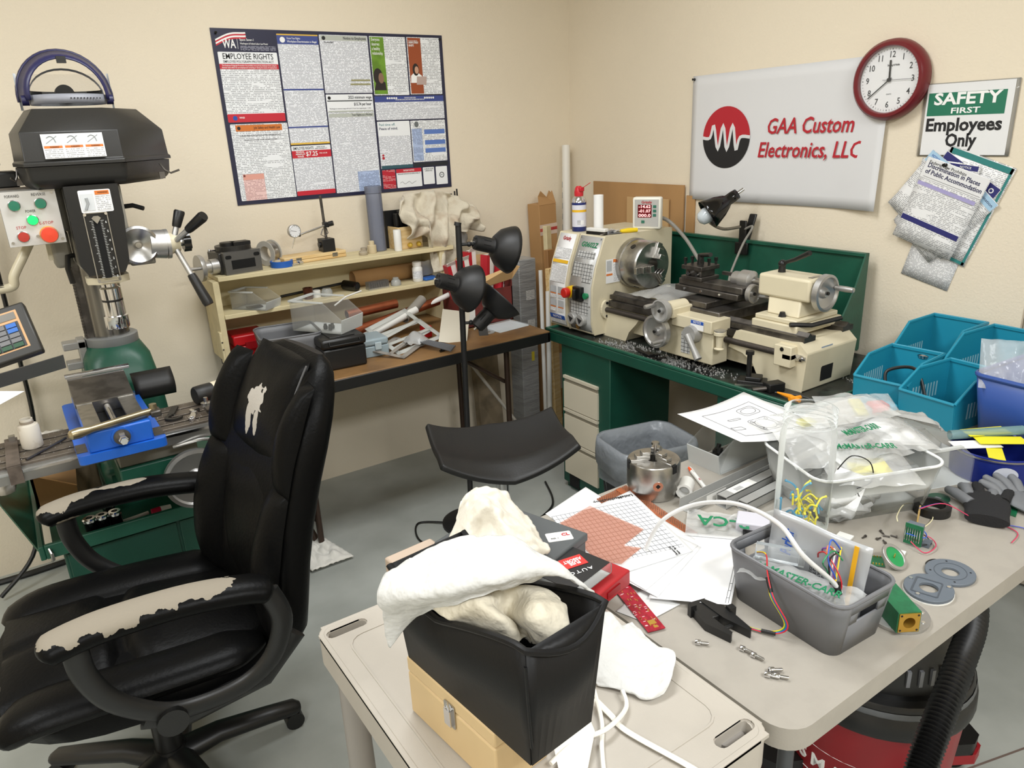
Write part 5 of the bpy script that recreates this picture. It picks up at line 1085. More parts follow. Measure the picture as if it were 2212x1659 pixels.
p=at(600,545,TZ);t=T('solder_spool','large wire spool lying on edge behind the blue tape roll','spool',(.905,3.16,TZ+.052),rot=(0,PI/2,.5))
B().lathe([(.03,-.022),(.052,-.022),(.052,-.019),(.045,-.019),(.045,.019),(.052,.019),(.052,.022),(.03,.022),(.03,-.022)],32,cap=False).build('spool',mat('spool_grey','b7b3aa',.5),t,local=True);B().lathe([(.046,-.018),(.048,0),(.046,.018)],32,cap=False).build('wire',steel,t,local=True)
p=at(622,580,TZ);t=T('masking_tape','flat roll of blue masking tape on the top shelf','tape',(p.x,3.09,TZ));B().lathe([(.038,0),(.046,0),(.046,.024),(.038,.024),(.038,0)],36,cap=False).build('tape',mat('tape_blue','1d5cb4',.5),t,local=True);B().lathe([(.036,.0005),(.0385,.0005),(.0385,.0235),(.036,.0235),(.036,.0005)],36,cap=False).build('core',mat('core_tan','c2b8a4',.7),t,local=True)
p=at(670,570,TZ);t=T('instrument_case','flat varnished wooden instrument case on the top shelf','case',(1.08,3.155,TZ),rz=math.radians(7))
B().box(-.145,-.05,0,.145,.05,.014).build('base',pine,t,local=True,bevel=.003);B().box(-.145,-.05,.0145,.145,.05,.03).build('lid',pine,t,local=True,bevel=.003)
for x in (-.08,.09):B().box(x-.012,-.052,.008,x+.012,-.0495,.024).build('clasp',steel,t,local=True)
# magnetic base with dial indicator
t=T('dial_indicator_stand','magnetic base stand holding a dial indicator on the wooden case','indicator',(1.155,3.15,TZ+.03))
B().box(-.028,-.03,0,.028,.03,.055).build('magnet_block',blackm,t,local=True,bevel=.002);B().cyl((-.028,0,.03),(-.036,0,.03),.012,n=14).build('magnet_switch',blackp,t,local=True);B().cyl((.002,0,.055),(-.002,0,.235),.006,n=12).build('post',steeld,t,local=True)
B().cyl((.022,-.018,.118),(-.125,-.03,.085),.0045,n=10).build('cross_rod',chrome,t,local=True);B().cbox((.002,-.012,.114),(.022,.028,.022)).cyl((.014,-.02,.116),(.03,-.03,.12),.011,n=12).build('rod_clamp',blackm,t,local=True,bevel=.002);B().tube([(-.015,-.02,.10),(-.028,-.024,.075),(-.012,-.024,.066),(.006,-.02,.08),(0.004,-.01,.1)],.0025,6).build('fine_adjust',steeld,t,local=True)
DI=frame((-.148,-.042,.105),(1,.15,0),(0,0,1));di=B(DI).lathe([(.024,-.012),(.027,-.01),(.0275,.006),(.025,.008),(.024,.005)],32).build('dial_case',alum,t,local=True);B(DI).lathe([(.0001,.0055),(.0245,.0055)],32,cap=False).build('dial_face',paper,di,local=True);B(DI).box(-.02,-.0005,.006,.008,.0005,.0065,M=RZ(-.25)).build('needle',ink,di,local=True)
for k in range(12):B(DI@RZ(k*PI/6)).box(.019,-.0004,.0058,.023,.0004,.0062).build('dial_mark',ink,di,local=True)
B(DI).cyl((0,-.027,-.003),(-.012,-.055,-.003),.0035,n=8).cyl((-.012,-.055,-.003),(-.018,-.07,-.003),.002,n=8).build('plunger',chrome,di,local=True);B().cbox((-.127,-.03,.086),(.012,.014,.014)).build('end_clamp',blackm,t,local=True)
t=T('chain_clasp','small chrome chain fitting lying right of the blue tape','fitting',(.985,3.065,TZ));B().cyl((-.02,0,.004),(.02,.012,.005),.004,n=8).ball((-.02,0,.0045),.006).cyl((.012,.008,.006),(.03,.018,.006),.007,n=8).build('links',chrome,t,local=True)
p=at(777,557,TZ);cm=mat('smoked_cap','b9ad98',.25,alpha=.75)
t=T('clear_stopper','low clear plastic cap left of the beige fitting on the top shelf','cap',(1.30,3.10,TZ));B().lathe([(.018,0),(.02,.004),(.02,.012),(.016,.016),(.016,.018)],24).build('cap',cm,t,local=True);t=T('ring_spacer','small clear ring behind the low cap on the top shelf','cap',(1.325,3.15,TZ));B().lathe([(.009,0),(.014,0),(.014,.024),(.009,.024),(.009,0)],20,cap=False).build('ring',cm,t,local=True)
B(TR(1.352,3.12,TZ)).lathe([(.019,0),(.02,.003),(.02,.034),(.018,.036),(.0125,.036),(.012,.052),(.010,.054)],24).one('stepped_bushing',mat('fitting_beige','c9b998',.5),'beige stepped plastic bushing on the top shelf','bushing')
t=T('clear_tube','tall grey tinted acrylic tube standing on the top shelf','tube',(1.405,3.165,TZ));tb_=mat('acrylic_grey','8f95a8',.15,alpha=.5)
B().lathe([(.034,0),(.036,.002),(.036,.285),(.034,.285),(.034,.004)],32,cap=False).build('tube',tb_,t,local=True);B().lathe([(.0362,.255),(.0385,.257),(.0385,.285),(.0362,.286)],32,cap=False).build('cap_rim',tb_,t,local=True)
B(TR(1.465,3.085,TZ)).lathe([(.017,0),(.0175,.002),(.0175,.092),(.016,.094)],24).one('white_cylinder',white,'short white plastic cylinder in front of the wooden tray','cylinder')
t=T('wooden_tray','small open wooden box with brass knobs on the top shelf','box',(1.535,3.15,TZ),rz=math.radians(4))
B().box(-.062,-.05,0,.062,-.042,.10).box(-.062,.05,0,.062,.058,.10).box(-.062,-.042,0,-.054,.05,.10).box(.054,-.042,0,.062,.05,.10).box(-.054,-.042,0,.054,.05,.006).build('box',pine,t,local=True,bevel=.0015)
for x in (-.012,.035):B().cyl((x,-.05,.018),(x,-.062,.018),.009,.012,10).ball((x,-.063,.018),.011,10,6).build('knob',mat('amber_resin','c9a63a',.2),t,local=True)
for i,(x,y,h) in enumerate(((-.035,0,.15),(-.01,.015,.16),(.018,-.01,.155),(.04,.015,.165))):
    B(TR(1.535+x,3.15+y,TZ+.007)).lathe([(.011,0),(.012,h*.6),(.015,h*.7),(.014,h)],16).one('tool_grip',blackp,('black round tool grip in the wooden tray, '+('first from the grey tube','second from the grey tube','third from the grey tube','last before the rag')[i]),'tool grip',group='grips in the wooden tray')
t=T('clear_ball_grip','clear ball knob standing up from the wooden tray','knob',(1.545,3.12,TZ+.13));B().ball((0,0,.03),.016).cyl((0,0,-.1),(0,0,.02),.006,n=8).build('knob',mat('knob_pale','cfc9bc',.2),t,local=True)
B().box(1.46,3.19,TZ,1.60,3.2,TZ+.17).one('black_backing_board',blackm,'flat black board standing behind the wooden tray','board')
# tan rag draped over the shelf end
def rag_tan(u,v):
    # v 0 = lower hanging sleeve, 1 = crest; polar-ish heap
    x=1.50+.40*u;top=1.335-.05*(abs(u-.38)*2.0)**1.8
    z=1.02+(top-1.02)*v if u>.25 and u<.60 else 1.14+(top-1.14)*v
    if .27<u<.55:z=.975+(top-.975)*v
    y=3.06+.10*v-.055*math.sin(PI*min(v*1.1,1))+.03*math.sin(u*17+v*5)*(.4+.6*v)*.8+.022*math.sin(u*31-v*9)+.02*fbm(u*7,v*6,1)
    return (x+.03*math.sin(v*7+u*3)*(.5),y,z+.015*fbm(u*9,v*5,9))
B().grid(rag_tan,60,44).one('shop_towel',ragt,'stained tan cotton towel draped over the right end of the shelf','towel',solid=.004)
blob((1.78,3.13,1.07),(.07,.05,.09),12,mat('rag_grey','9b9da0',.9,bump=.5,bscale=60),'grey_rag','crumpled grey rag behind the top lamp shade','rag')
for i,x in enumerate((1.835,1.855,1.868)):B().cyl((x,3.2,.75),(x+.003,3.225,1.305+.01*i),.004,n=8).one('metal_rod',blackm,('thin black rod leaning on the wall, '+('left of three','middle of three','right of three')[i]),'rod',group='rods leaning behind the shelf')
# --- middle shelf
fbin=frost
def openbin(name,label,M,L,W,H,m,low=.45,cat='bin',t=.003,parent_parts=True,group=None):
    """hopper front storage bin; open low front at -x, length along x"""
    th=T(name,label,cat,mtx=M,group=group)
    B().box(-L/2,-W/2,0,L/2,W/2,t).build('floor_panel',m,th,local=True)
    for s_ in (-1,1):
        y=s_*W/2
        B().prism([(-L/2,0),(L/2,0),(L/2,H),(-L*.18,H),(-L/2-.01,H*low)],-t/2,t/2,frame((0,y,0),(1,0,0),(0,0,1))).build('side_wall',m,th,local=True)
        B().box(-L*.18,y-.005,H-.004,L/2,y+.005,H+.001).build('side_rim',frostedge if m is frost else m,th,local=True)
    B().box(L/2-t/2,-W/2,0,L/2+t/2,W/2,H).build('back_wall',m,th,local=True);B().add([(-L/2,-W/2,0),(-L/2,W/2,0),(-L/2-.01,W/2,H*low),(-L/2-.01,-W/2,H*low)],[(0,1,2,3)]).build('front_lip',frostedge if m is frost else m,th,local=True,solid=t)
    B().box(L/2-.006,-W/2-.003,H-.006,L/2+.006,W/2+.003,H+.002).build('back_rim',frostedge if m is frost else m,th,local=True)
    return th
openbin('storage_bin','small clear hopper bin at the left of the middle shelf',XF((.80,3.09,MZ),0,0,math.radians(128)),.16,.10,.075,fbin)
B(TR(.79,3.08,MZ)).box(-.03,-.02,.004,.03,.02,.008).one('metal_plate',steeld,'dark metal plate inside the small clear bin on the middle shelf','plate')
B(TR(.965,3.07,MZ)).lathe([(.024,0),(.026,.003),(.026,.010),(.02,.012)],28).one('clear_cover',mat('lid_clear','c4c6c2',.15,alpha=.55),'flat clear lid beside the small bin on the middle shelf','lid')
B().cyl((.93,3.17,MZ+.012),(1.25,3.17,MZ+.03),.006,n=10).one('black_bar',blackm,'long thin black bar lying along the middle shelf','bar')
t=T('copper_fitting','short brown copper pipe fitting on the middle shelf','fitting',(1.025,3.09,MZ));B().lathe([(.014,0),(.019,.0),(.0195,.028),(.021,.03),(.021,.048),(.017,.048),(.016,.004)],24,cap=False).build('fitting',mat('copper_dark','5e3527',.35,.7),t,local=True)
B(TR(1.065,3.10,MZ)).lathe([(.018,0),(.018,.028),(.015,.03)],24).one('white_stopper',white,'white plastic cap right of the copper fitting','cap')
B(TR(1.108,3.09,MZ)).lathe([(.024,0),(.025,.003),(.024,.022),(.018,.032),(.012,.032)],28).one('clear_dome',mat('lid_clear','c4c6c2'),'clear dome lid right of the white cap','lid')
t=T('socket_wrench','black socket on a bar lying in front of the cardboard tube','socket',(1.235,3.115,MZ));B().cyl((-.02,.035,.024),(.01,-.035,.022),.022,.02,20).build('socket',blackg,t,local=True);B().cyl((.01,-.035,.022),(.0105,-.0362,.022),.012,n=6,sm=False).build('socket_hole',mat('void_black','050505'),t,local=True)
t=T('cardboard_tube','long brown cardboard tube lying at the back of the middle shelf','tube',(1.45,3.19,MZ));B().cyl((1.27,3.185,MZ+.036),(1.625,3.185,MZ+.036),.036,n=28,cap=False).build('tube',card,t,solid=.003);
t=T('heat_sink','finned aluminium heat sink on the middle shelf','heat sink',(1.34,3.075,MZ),rz=.05);B().box(-.05,-.018,0,.05,.018,.006).build('base',alum,t,local=True)
fin=B().box(-.0009,-.018,.006,.0009,.018,.034).build('fin',alum,t,local=True)
for k in range(20):
    if k ==0:fin.location.x=-.0485
    else:
        c=fin.copy();COL.objects.link(c);c.parent=t;c.location=(-.0485+k*.0051,0,0)
B(TR(1.435,3.08,MZ)).lathe([(.023,0),(.024,.004),(.022,.02),(.014,.028),(.014,.034),(.010,.036)],28).one('acrylic_dome',mat('lid_clear','c4c6c2'),'clear acrylic cap right of the heat sink','cap')
t=T('pill_bottle','white plastic supplement bottle with screw cap on the middle shelf','bottle',(1.553,3.09,MZ));B().lathe([(.022,0),(.024,.003),(.024,.062),(.019,.07),(.017,.072)],28).build('body',white,t,local=True);B().lathe([(.020,.071),(.021,.074),(.021,.089),(.019,.091)],28).build('cap',mat('cap_white','f4f3ee',.35),t,local=True);B().lathe([(.0242,.014),(.0242,.05)],20,cap=False,a0=PI,a1=2*PI).build('label',fineprint('bottle_label','e4e6ea','46506a',260,40,.6,(0,2)),t,local=True)
t=T('blue_tray','small blue plastic tray right of the white bottle','tray',(1.615,3.09,MZ),rz=.15);B().box(-.04,-.025,0,.04,.025,.012).build('tray',mat('tray_blue','2a63b4',.4),t,local=True,bevel=.003)
B().grid(lambda u,v:(1.56+.09*u,3.12-.03*v,MZ+.014+.075*v+.006*fbm(u*4,v*4)),8,8).one('parts_bag',bagm,'small clear parts bag leaning above the blue tray','bag')
# --- on the table under the shelf
SEC0=set(bpy.data.objects)
t=T('red_toolbox','red plastic parts case behind the grey basket','case',(.745,3.13,WZ));B().box(-.065,-.07,0,.075,.07,.05).build('base',redp,t,local=True,bevel=.006);B().box(-.065,-.07,.052,.075,.07,.095).build('lid',redp,t,local=True,bevel=.006);B().box(-.02,-.078,.035,.03,-.069,.065).build('latch',mat('latch_red','8e0e16',.4),t,local=True)
def basket(name,label,M,L,W,H,m,taper=.86,r=.035,cat='basket',slot=True,slotw=.05):
    th=T(name,label,cat,mtx=M);t_=.0035;n=5
    def lp(hx,hy,rr_,z):return [(x,y,z) for x,y in rrect(-hx,-hy,hx,hy,rr_,n)]
    o0,o1=(L/2*taper,W/2*taper),(L/2,W/2)
    if not slot:
        B().loft([lp(o0[0],o0[1],r*.8,0),lp(o1[0],o1[1],r,H)],cap=False).build('wall',m,th,local=True,solid=t_)
    else:
        nl=len(lp(1,1,.1,0));zs=[0,H*.60,H*.80,H]
        loops=[lp(o0[0]+(o1[0]-o0[0])*z/H,o0[1]+(o1[1]-o0[1])*z/H,r*(.8+.2*z/H),z) for z in zs]
        # split the two end walls (+x and -x straight runs) to leave a hand slot
        v=[p for l in loops for p in l];fs=[];ends=(nl-1,2*(n+1)-1)
        for j in range(3):
            for i in range(nl):
                if i in ends:continue
                fs.append((j*nl+i,j*nl+(i+1)%nl,(j+1)*nl+(i+1)%nl,(j+1)*nl+i))
        b=B();b.add(v,fs,True)
        for e in ends:
            i,k=e,(e+1)%nl
            for j in range(3):
                a0,a1,c0,c1=[Vector(q) for q in (loops[j][i],loops[j][k],loops[j+1][i],loops[j+1][k])]
                if j !=1:b.add([a0,a1,c1,c0],[(0,1,2,3)],True)
                else:
                    f=max(.05,.5-slotw/((a1-a0).length))
                    b.add([a0,a0+(a1-a0)*f,c0+(c1-c0)*f,c0],[(0,1,2,3)],True);b.add([a0+(a1-a0)*(1-f),a1,c1,c0+(c1-c0)*(1-f)],[(0,1,2,3)],True)
        b.build('wall',m,th,local=True,solid=t_)
    B().prism(rrect(-o0[0],-o0[1],o0[0],o0[1],r*.8,n),.0,.004).build('bottom',m,th,local=True)
    B().tube(lp(o1[0],o1[1],r,H),.0035,8,closed=True).build('rim',frostedge if m is frost else m,th,local=True)
    return th
basket('grey_basket','dark grey plastic basket with hand slots on the work table',XF((.895,2.88,WZ),0,0,math.radians(-8)),.23,.23,.135,greyp,slotw=.035)
t=T('steel_ring','bright steel ring lying in the grey basket on the work table','ring',(.95,2.88,WZ+.06),rot=(.3,.2,0));B().lathe([(.015,0),(.022,0),(.022,.012),(.015,.012),(.015,0)],20,cap=False).build('ring',chrome,t,local=True)
cb2=openbin('clear_hopper_bin','large clear hopper bin with black parts on top of the black case',XF((1.085,2.83,WZ+.128),0,0,math.radians(122)),.23,.14,.12,fbin)
for i,(dx,dy) in enumerate(((-.01,-.02),(.015,-.03),(.0,-.045))):B(TR(1.075+dx,2.82+dy,WZ+.1325)).lathe([(.008,0),(.009,.012),(.006,.016),(.006,.022)],12).one('black_fitting',blackp,('small black fitting inside the large clear hopper bin, '+('rear one','right one','front one')[i]),'fitting',group='fittings in the hopper bin')
t=T('black_case','black hard plastic tool case under the clear hopper bin','case',(1.085,2.735,WZ),rz=math.radians(-3));B().box(-.085,-.075,0,.085,.13,.085).build('base',blackp,t,local=True,bevel=.008);B().box(-.089,-.079,.086,.089,.134,.124).build('lid',blackp,t,local=True,bevel=.01);B().box(-.05,-.06,.124,.05,.11,.127).build('lid_panel',blackp,t,local=True,bevel=.002)
B().tube([(-.06,-.079,.115),(-.06,-.084,.1),(.06,-.084,.1),(.06,-.079,.115)],.003,6).build('handle',blackp,t,local=True)
t=T('blue_grey_case','small blue grey drill index case on the work table','case',(1.235,2.78,WZ),rz=math.radians(-4));bg=mat('case_bluegrey','8f9ea4',.45);B().box(-.06,-.055,0,.06,.07,.045).build('base',bg,t,local=True,bevel=.004);B().box(-.061,-.056,.046,.061,.071,.075).build('lid',bg,t,local=True,bevel=.008);B().box(-.0,-.062,.03,.028,-.055,.06).build('latch',mat('latch_bluegrey','a9b6ba',.4),t,local=True,bevel=.002)
def pipe(name,label,a,b_,r,m,ri=None,cat='pipe',group=None):
    bb=B();A=axis_m(a,b_);L_=(Vector(b_)-Vector(a)).length;ri=ri or r*.88
    bb.M=A;bb.lathe([(ri,0),(r,0),(r,L_),(ri,L_),(ri,0)],24,cap=False)
    return bb.one(name,m,label,cat,group)
pipe('copper_pipe','thick copper pipe lying on top of the pile behind the clear frames',(1.235,3.0,.865),(1.475,3.01,.875),.021,copper)
pipe('copper_pipe','long copper pipe under the other copper pipe',(1.19,2.93,.80),(1.68,3.0,.855),.02,copper)
pipe('plastic_pipe','white plastic pipe lying across the metal scraps',(1.25,2.87,.79),(1.54,2.95,.845),.017,white)
pipe('plastic_pipe','thin white plastic pipe at the back right of the pile',(1.58,2.98,.84),(1.78,3.0,.885),.012,white)
pipe('plastic_pipe','grey round pipe leaning behind the steel sheet',(1.47,2.93,.82),(1.60,3.0,.875),.022,mat('pipe_grey','8c8880',.4))
pipe('white_rod','long thin white plastic rod sticking out left of the work table',(.435,2.45,.752),(.70,2.66,.755),.008,white,ri=.005)
B().tube([(1.16,2.93,.93),(1.22,2.95,.955),(1.30,2.97,.965)],.0035,6).one('zip_tie',white,'white plastic strip rising behind the clear hopper bin','strip')
# clear laser cut frames
acr=mat('acrylic_clear','cfd0ca',.12,alpha=.4)
def cframe(name,label,M,w_,h_,m=acr):
    th=T(name,label,'frame',mtx=M);o_=rrect(-w_/2,-h_/2,w_/2,h_/2,.004,2)
    bb=B();bb.box(-w_/2,-h_/2,0,-w_/2+.022,h_/2,.003).box(w_/2-.022,-h_/2,0,w_/2,h_/2,.003).box(-w_/2,-h_/2,0,w_/2,-h_/2+.022,.003).box(-w_/2,h_/2-.022,0,w_/2,h_/2,.003).box(-w_/2,-.008,0,w_/2,.008,.003)
    bb.build('frame',m,th,local=True,bevel=.0008)
    return th
cframe('acrylic_cutout','upper clear acrylic frame leaning on the scrap pile',XF((1.40,2.84,.80),math.radians(30),math.radians(-8),math.radians(20)),.25,.17)
cframe('acrylic_cutout','lower clear acrylic frame under the other frame',XF((1.42,2.79,.776),math.radians(22),math.radians(-4),math.radians(14)),.26,.16)
cframe('acrylic_cutout','third grey frame sliding off the front of the pile',XF((1.34,2.73,.757),math.radians(9),math.radians(-2),math.radians(38)),.20,.14,mat('frame_grey','a09a92',.3,alpha=.75))
t=T('steel_sheet','bent beige steel sheet leaning at the right of the scrap pile','sheet',mtx=XF((1.575,2.745,.792),math.radians(42),math.radians(10),math.radians(-32)));B().box(-.06,-.085,0,.06,.085,.0015).build('sheet',mat('sheet_beige','b3ac9c',.35,.5),t,local=True)
B(XF((1.66,2.71,.755),math.radians(20),0,math.radians(-28))).box(-.02,-.11,0,.02,.11,.002).one('perforated_strip',mat('strip_dark','3c3c3c',.5),'dark perforated strip behind the beige steel sheet','strip')
for i in range(5):B().cyl((1.40+.02*i*.4,2.78-.005*i,.775),(1.485+.012*i,2.555+.012*i,.752),.004,n=8).one('grey_rod',mat('rod_grey','57585b',.45),('dark grey plastic rod fanned over the table edge, '+('first from the left','second from the left','middle one of five','fourth from the left','last on the right')[i]),'rod',group='rods fanned over the table edge')
B().grid(lambda u,v:(1.38+.10*u,2.70+.10*v,.765+.04*math.sin(PI*u)*math.sin(PI*v)+.01*fbm(u*4,v*4)),10,10).one('rod_bag',bagm,'crumpled clear bag holding the dark grey rods','bag')
blob((1.27,2.88,.765),(.03,.03,.022),5,white,'crumpled_paper','small crumpled white paper beside the blue grey case','paper')
t=T('red_clip','small red plastic part peeking from the scrap pile','part',(1.535,2.86,.7405));B().box(-.02,-.02,0,.02,.02,.05).build('block',redp,t,local=True,bevel=.003)
t=T('flat_washer','thin grey plastic disc lying near the right end of the work table','disc',(1.68,2.70,WZ));B().lathe([(.012,0),(.03,0),(.03,.003),(.012,.003),(.012,0)],24,cap=False).build('disc',mat('disc_grey','a4a6a4',.3),t,local=True)
t=T('clear_tray','scratched clear tray lying at the right end of the work table','tray',(1.79,2.73,WZ),rz=.1);B().box(-.085,-.07,0,.085,.07,.008).build('tray',clear,t,local=True,bevel=.002)
B(TR(1.48,2.60,WZ)).cyl((-.02,0,.006),(.02,.01,.006),.006,n=10).one('black_stopper',blackg,'short black cylinder lying in front of the acrylic frames','cap')
bpy.context.view_layer.update()
for o in set(bpy.data.objects)-SEC0:
    if o.parent is None and not any(k in o.name for k in ('red_toolbox','white_rod','flat_washer','clear_tray','perforated')):
        d_=.055 if ('basket' in o.name or 'sheet' in o.name or 'ring' in o.name) else .095
        o.matrix_world=TR(-d_,-.03,0)@o.matrix_world;WM[o.name]=TR(-d_,-.03,0)@WM[o.name]
# --- box of light bulb cartons at the right end
cbx=T('open_carton','open cardboard carton holding red and white boxes on the work table','carton',(1.79,3.0,WZ))
B().box(1.64,2.82,WZ,1.90,2.825,.90).box(1.64,3.015,WZ,1.90,3.02,.95).box(1.64,2.82,WZ,1.645,3.02,.93).box(1.895,2.82,WZ,1.90,3.02,.93).box(1.64,2.82,WZ,1.9,3.02,WZ+.004).build('walls',mat('carton_print','6a2a26',.6,vary=.3,vscale=16),cbx)
B().add([(1.645,2.82,.90),(1.90,2.82,.935),(1.915,2.775,.995),(1.90,2.795,1.0),(1.67,2.80,.955),(1.62,2.78,.915)],[(0,1,2,3,4,5)]).build('front_flap',cardd,cbx,solid=.004);B().add([(1.645,3.02,.95),(1.9,3.02,.95),(1.92,3.025,1.03),(1.73,3.025,1.03)],[(0,1,2,3)]).build('rear_flap',cardd,cbx,solid=.004)
B().add([(1.65,2.818,.76),(1.69,2.818,.76),(1.69,2.818,.85),(1.65,2.818,.85)],[(0,1,2,3)]).build('barcode_label',white,cbx,solid=.001)
rw=mat('carton_red','b5222e',.45);rp=fineprint('carton_white','e6e2dc','4a3c3c',60,10,.35,(0,2))
for i,(x,y,h,rx,ry) in enumerate(((1.685,2.93,.27,.06,-.22),(1.705,2.88,.29,.04,-.14),(1.748,2.93,.31,.03,-.04),(1.79,2.88,.29,.02,.06),(1.828,2.93,.27,.03,.12),(1.855,2.88,.25,.0,.2))):
    t=T('bulb_box',('slim red and white box standing in the open carton, '+('first from the shelf','second from the shelf','third from the shelf','third from the wrapped box','second from the wrapped box','nearest the wrapped box')[i]),'box',group='boxes in the open carton',mtx=XF((x,y,WZ+.02),rx,ry,.1*i))
    B().box(-.022,-.02,0,.022,.02,h).build('carton',rp,t,local=True,bevel=.001);B().box(-.0225,-.0205,h*.12,-.004,.0205,h*1.0).build('red_panel',rw,t,local=True)
    B().add([(-.022,-.02,h),(.022,-.02,h),(.02,-.03,h+.018),(-.02,-.03,h+.018)],[(0,1,2,3)]).build('open_flap',white,t,local=True,solid=.001);text('LED',.02,ink,frame((.009,-.0212,h*.6),(0,0,1),(-1,0,0)),t,local=True,ext=.0002,bold=.02)
# --- corner: wrapped box, cardboards, pipes, boards
wr=T('wrapped_box','tall narrow box in silver grey stretch wrap standing in the corner','box',(2.15,3.10,0),rz=.05)
B().box(-.055,-.05,0,.055,.05,.965).build('box',mat('stretch_wrap','9b9c9c',.28,bump=.7,bscale=26,stretch=(1,1,9),vary=.2,vscale=9),wr,local=True,bevel=.004)
for z,h_,w_ in ((.78,.05,.035),(.60,.10,.03),(.45,.05,.012)):
    plate(frame((.02,-.0505,z),(1,0,0),(0,0,1)),-w_,-h_/2,w_*.6,h_/2,mat('tag_yellow','d8c83a',.5) if w_<.02 else fineprint('ship_label','d8d8d6','3a3a3a',120,30,.6,(0,2)),None,'shipping_label').parent=wr
tc=T('tall_carton','tall torn cardboard tube box leaning in the room corner','box',(2.40,3.195,0),rot=(math.radians(-.6),math.radians(-1.5),.1))
B().box(-.06,-.045,0,.06,.045,1.215).build('box',card,tc,local=True,bevel=.002)
B().add([(-.06,-.045,1.21),(.06,-.045,1.21),(.05,-.03,1.275),(.02,-.025,1.24),(-.03,-.03,1.28),(-.05,-.03,1.255)],[(0,1,2,3,4,5)]).add([(.06,-.045,1.2),(.06,.045,1.2),(.085,.03,1.27),(.075,-.01,1.25)],[(0,1,2,3)]).build('torn_flap',card,tc,local=True,solid=.003)
plate(frame((0,-.0455,1.09),(1,0,0),(0,0,1)),-.061,-.035,.061,.02,mat('packing_tape','d8c4b4',.25),None,'tape').parent=tc;plate(frame((0,-.0462,1.083),(1,0,0),(0,0,1)),-.061,-.008,.061,.008,mat('tape_red','c05a50',.3),None,'tape_stripe').parent=tc
text('FRAGILE',.018,redink,frame((.02,-.0472,1.083),(1,0,0),(0,0,1)),tc,local=True,fit=.07,bold=.02,ext=.0002);plate(frame((.025,-.0462,.30),(1,0,0),(0,0,1)),-.03,-.12,.03,.09,mat('label_redwhite','c8beb4',.4),None,'side_label').parent=tc;plate(frame((.015,-.047,.32),(1,0,0),(0,0,1)),-.012,-.10,.002,.05,mat('tape_red2','a8322e',.4),None,'label_stripe').parent=tc
pv=T('pvc_pipe','long white PVC pipe leaning into the room corner','pipe',(2.40,3.05,0));A=axis_m((2.405,3.06,0.0),(2.545,3.215,1.49));B(A).lathe([(.019,0),(.0215,0),(.0215,1.51),(.019,1.51),(.019,0)],24,cap=False).build('pipe',mat('pvc_white','e6e3da',.4),pv)
for k in range(6):B(A@RZ(-1.9)).box(.0213,-.003,1.02+k*.055,.0222,.003,1.05+k*.055).build('print_mark',greyink,pv)
pipe('white_strip','white plastic corner strip standing beside the green cabinet',(2.02,2.72,0),(2.055,2.75,.86),.012,white,ri=.009)
pipe('white_strip','second white strip leaning behind the first strip',(2.06,2.80,0),(2.095,2.86,.94),.010,white,ri=.007)
for i,(x,y,w_,h_,lab_) in enumerate(((2.12,2.78,.055,.95,'light wooden plank leaning behind the green cabinet'),(2.19,2.88,.05,1.02,'second wooden plank leaning beside the first plank'),(2.26,2.98,.04,1.12,'narrow pale board leaning beside the tall torn carton'))):
    t=T('wooden_plank',lab_,'plank',mtx=XF((x,y,0),math.radians(-3),math.radians(2),.3));B().box(-w_/2,-.012,0,w_/2,.012,h_).build('board',(pine,mat('plank_brown','a97c4c',.6,vary=.2,vscale=8,stretch=(8,8,.5)),creamwood)[i],t,local=True,bevel=.002)
t=T('cardboard_sheet','large flat cardboard sheet standing against the wall behind the headstock','cardboard',(2.59,2.75,.75),rz=0);B().box(2.592,2.42,.75,2.60,3.05,1.315).build('sheet',card,t)
t=T('cardboard_sheet','smaller flat cardboard piece in front of the large sheet','cardboard',(2.58,2.65,.75));B().box(2.578,2.50,.75,2.586,2.78,1.25).build('sheet',cardd,t)
t=T('cardboard_sheet','narrow cardboard edge showing right of the digital readout','cardboard',(2.60,2.38,.75));B().box(2.60,2.36,.75,2.607,2.41,1.27).build('sheet',card,t)
t=T('under_table_box','flat dirty cardboard box standing under the work table','box',(1.98,3.18,0),rot=(math.radians(-4),0,.08));B().box(-.09,-.02,0,.06,.02,.66).build('box',mat('card_dirty','8f8068',.85,vary=.3,vscale=10),t,local=True)
pipe('grey_pole','thin pale pole slanting behind the table legs',(2.07,2.9,.0),(1.72,3.12,.62),.008,mat('pole_pale','b8b2a8',.4))
B().tube(smooth_path([(1.86,2.55,.006),(1.75,2.35,.006),(1.55,2.25,.006),(1.45,2.15,.006)],8),.005,6).one('floor_cable',blackp,'black cord crossing the floor beside the stool','cord')
# white rag on the floor
B().grid(lambda u,v:(.70+.17*u-.05*v,2.50+.24*v,.012+.05*abs(fbm(u*3+2,v*3))*math.sin(PI*u)*math.sin(PI*v)*2+.01*abs(fbm(u*8,v*8))),26,26).one('floor_rag',ragw,'white rag lying on the floor behind the office chair','rag',solid=.004)
# ================================================================ right folding table, cart and everything on them
tabm_=mat('resin_beige','9f998f',.5,bump=.06,bscale=300,vary=.05,vscale=20)
rt=T('plastic_table','beige plastic folding table in the right foreground','table',(1.69,.86,0))
B().prism(rrect(.778,.485,2.60,1.232,.05,6),.70,.74).build('table_top',tabm_,rt,bevel=.012,seg=3)
B().prism(rrect(.80,.507,2.58,1.21,.04,4),.675,.70).build('skirt',tabm_,rt)
lg_=mat('leg_grey','55575a',.4,.5)
for x in (.95,2.4):
    for y in (.60,1.12):B().cyl((x,y,0),(x,y,.69),.014,n=14).build('leg',lg_,rt)
    B().cyl((x,.60,.35),(x,1.12,.35),.010,n=10).build('cross_bar',lg_,rt)
Z1=.7402
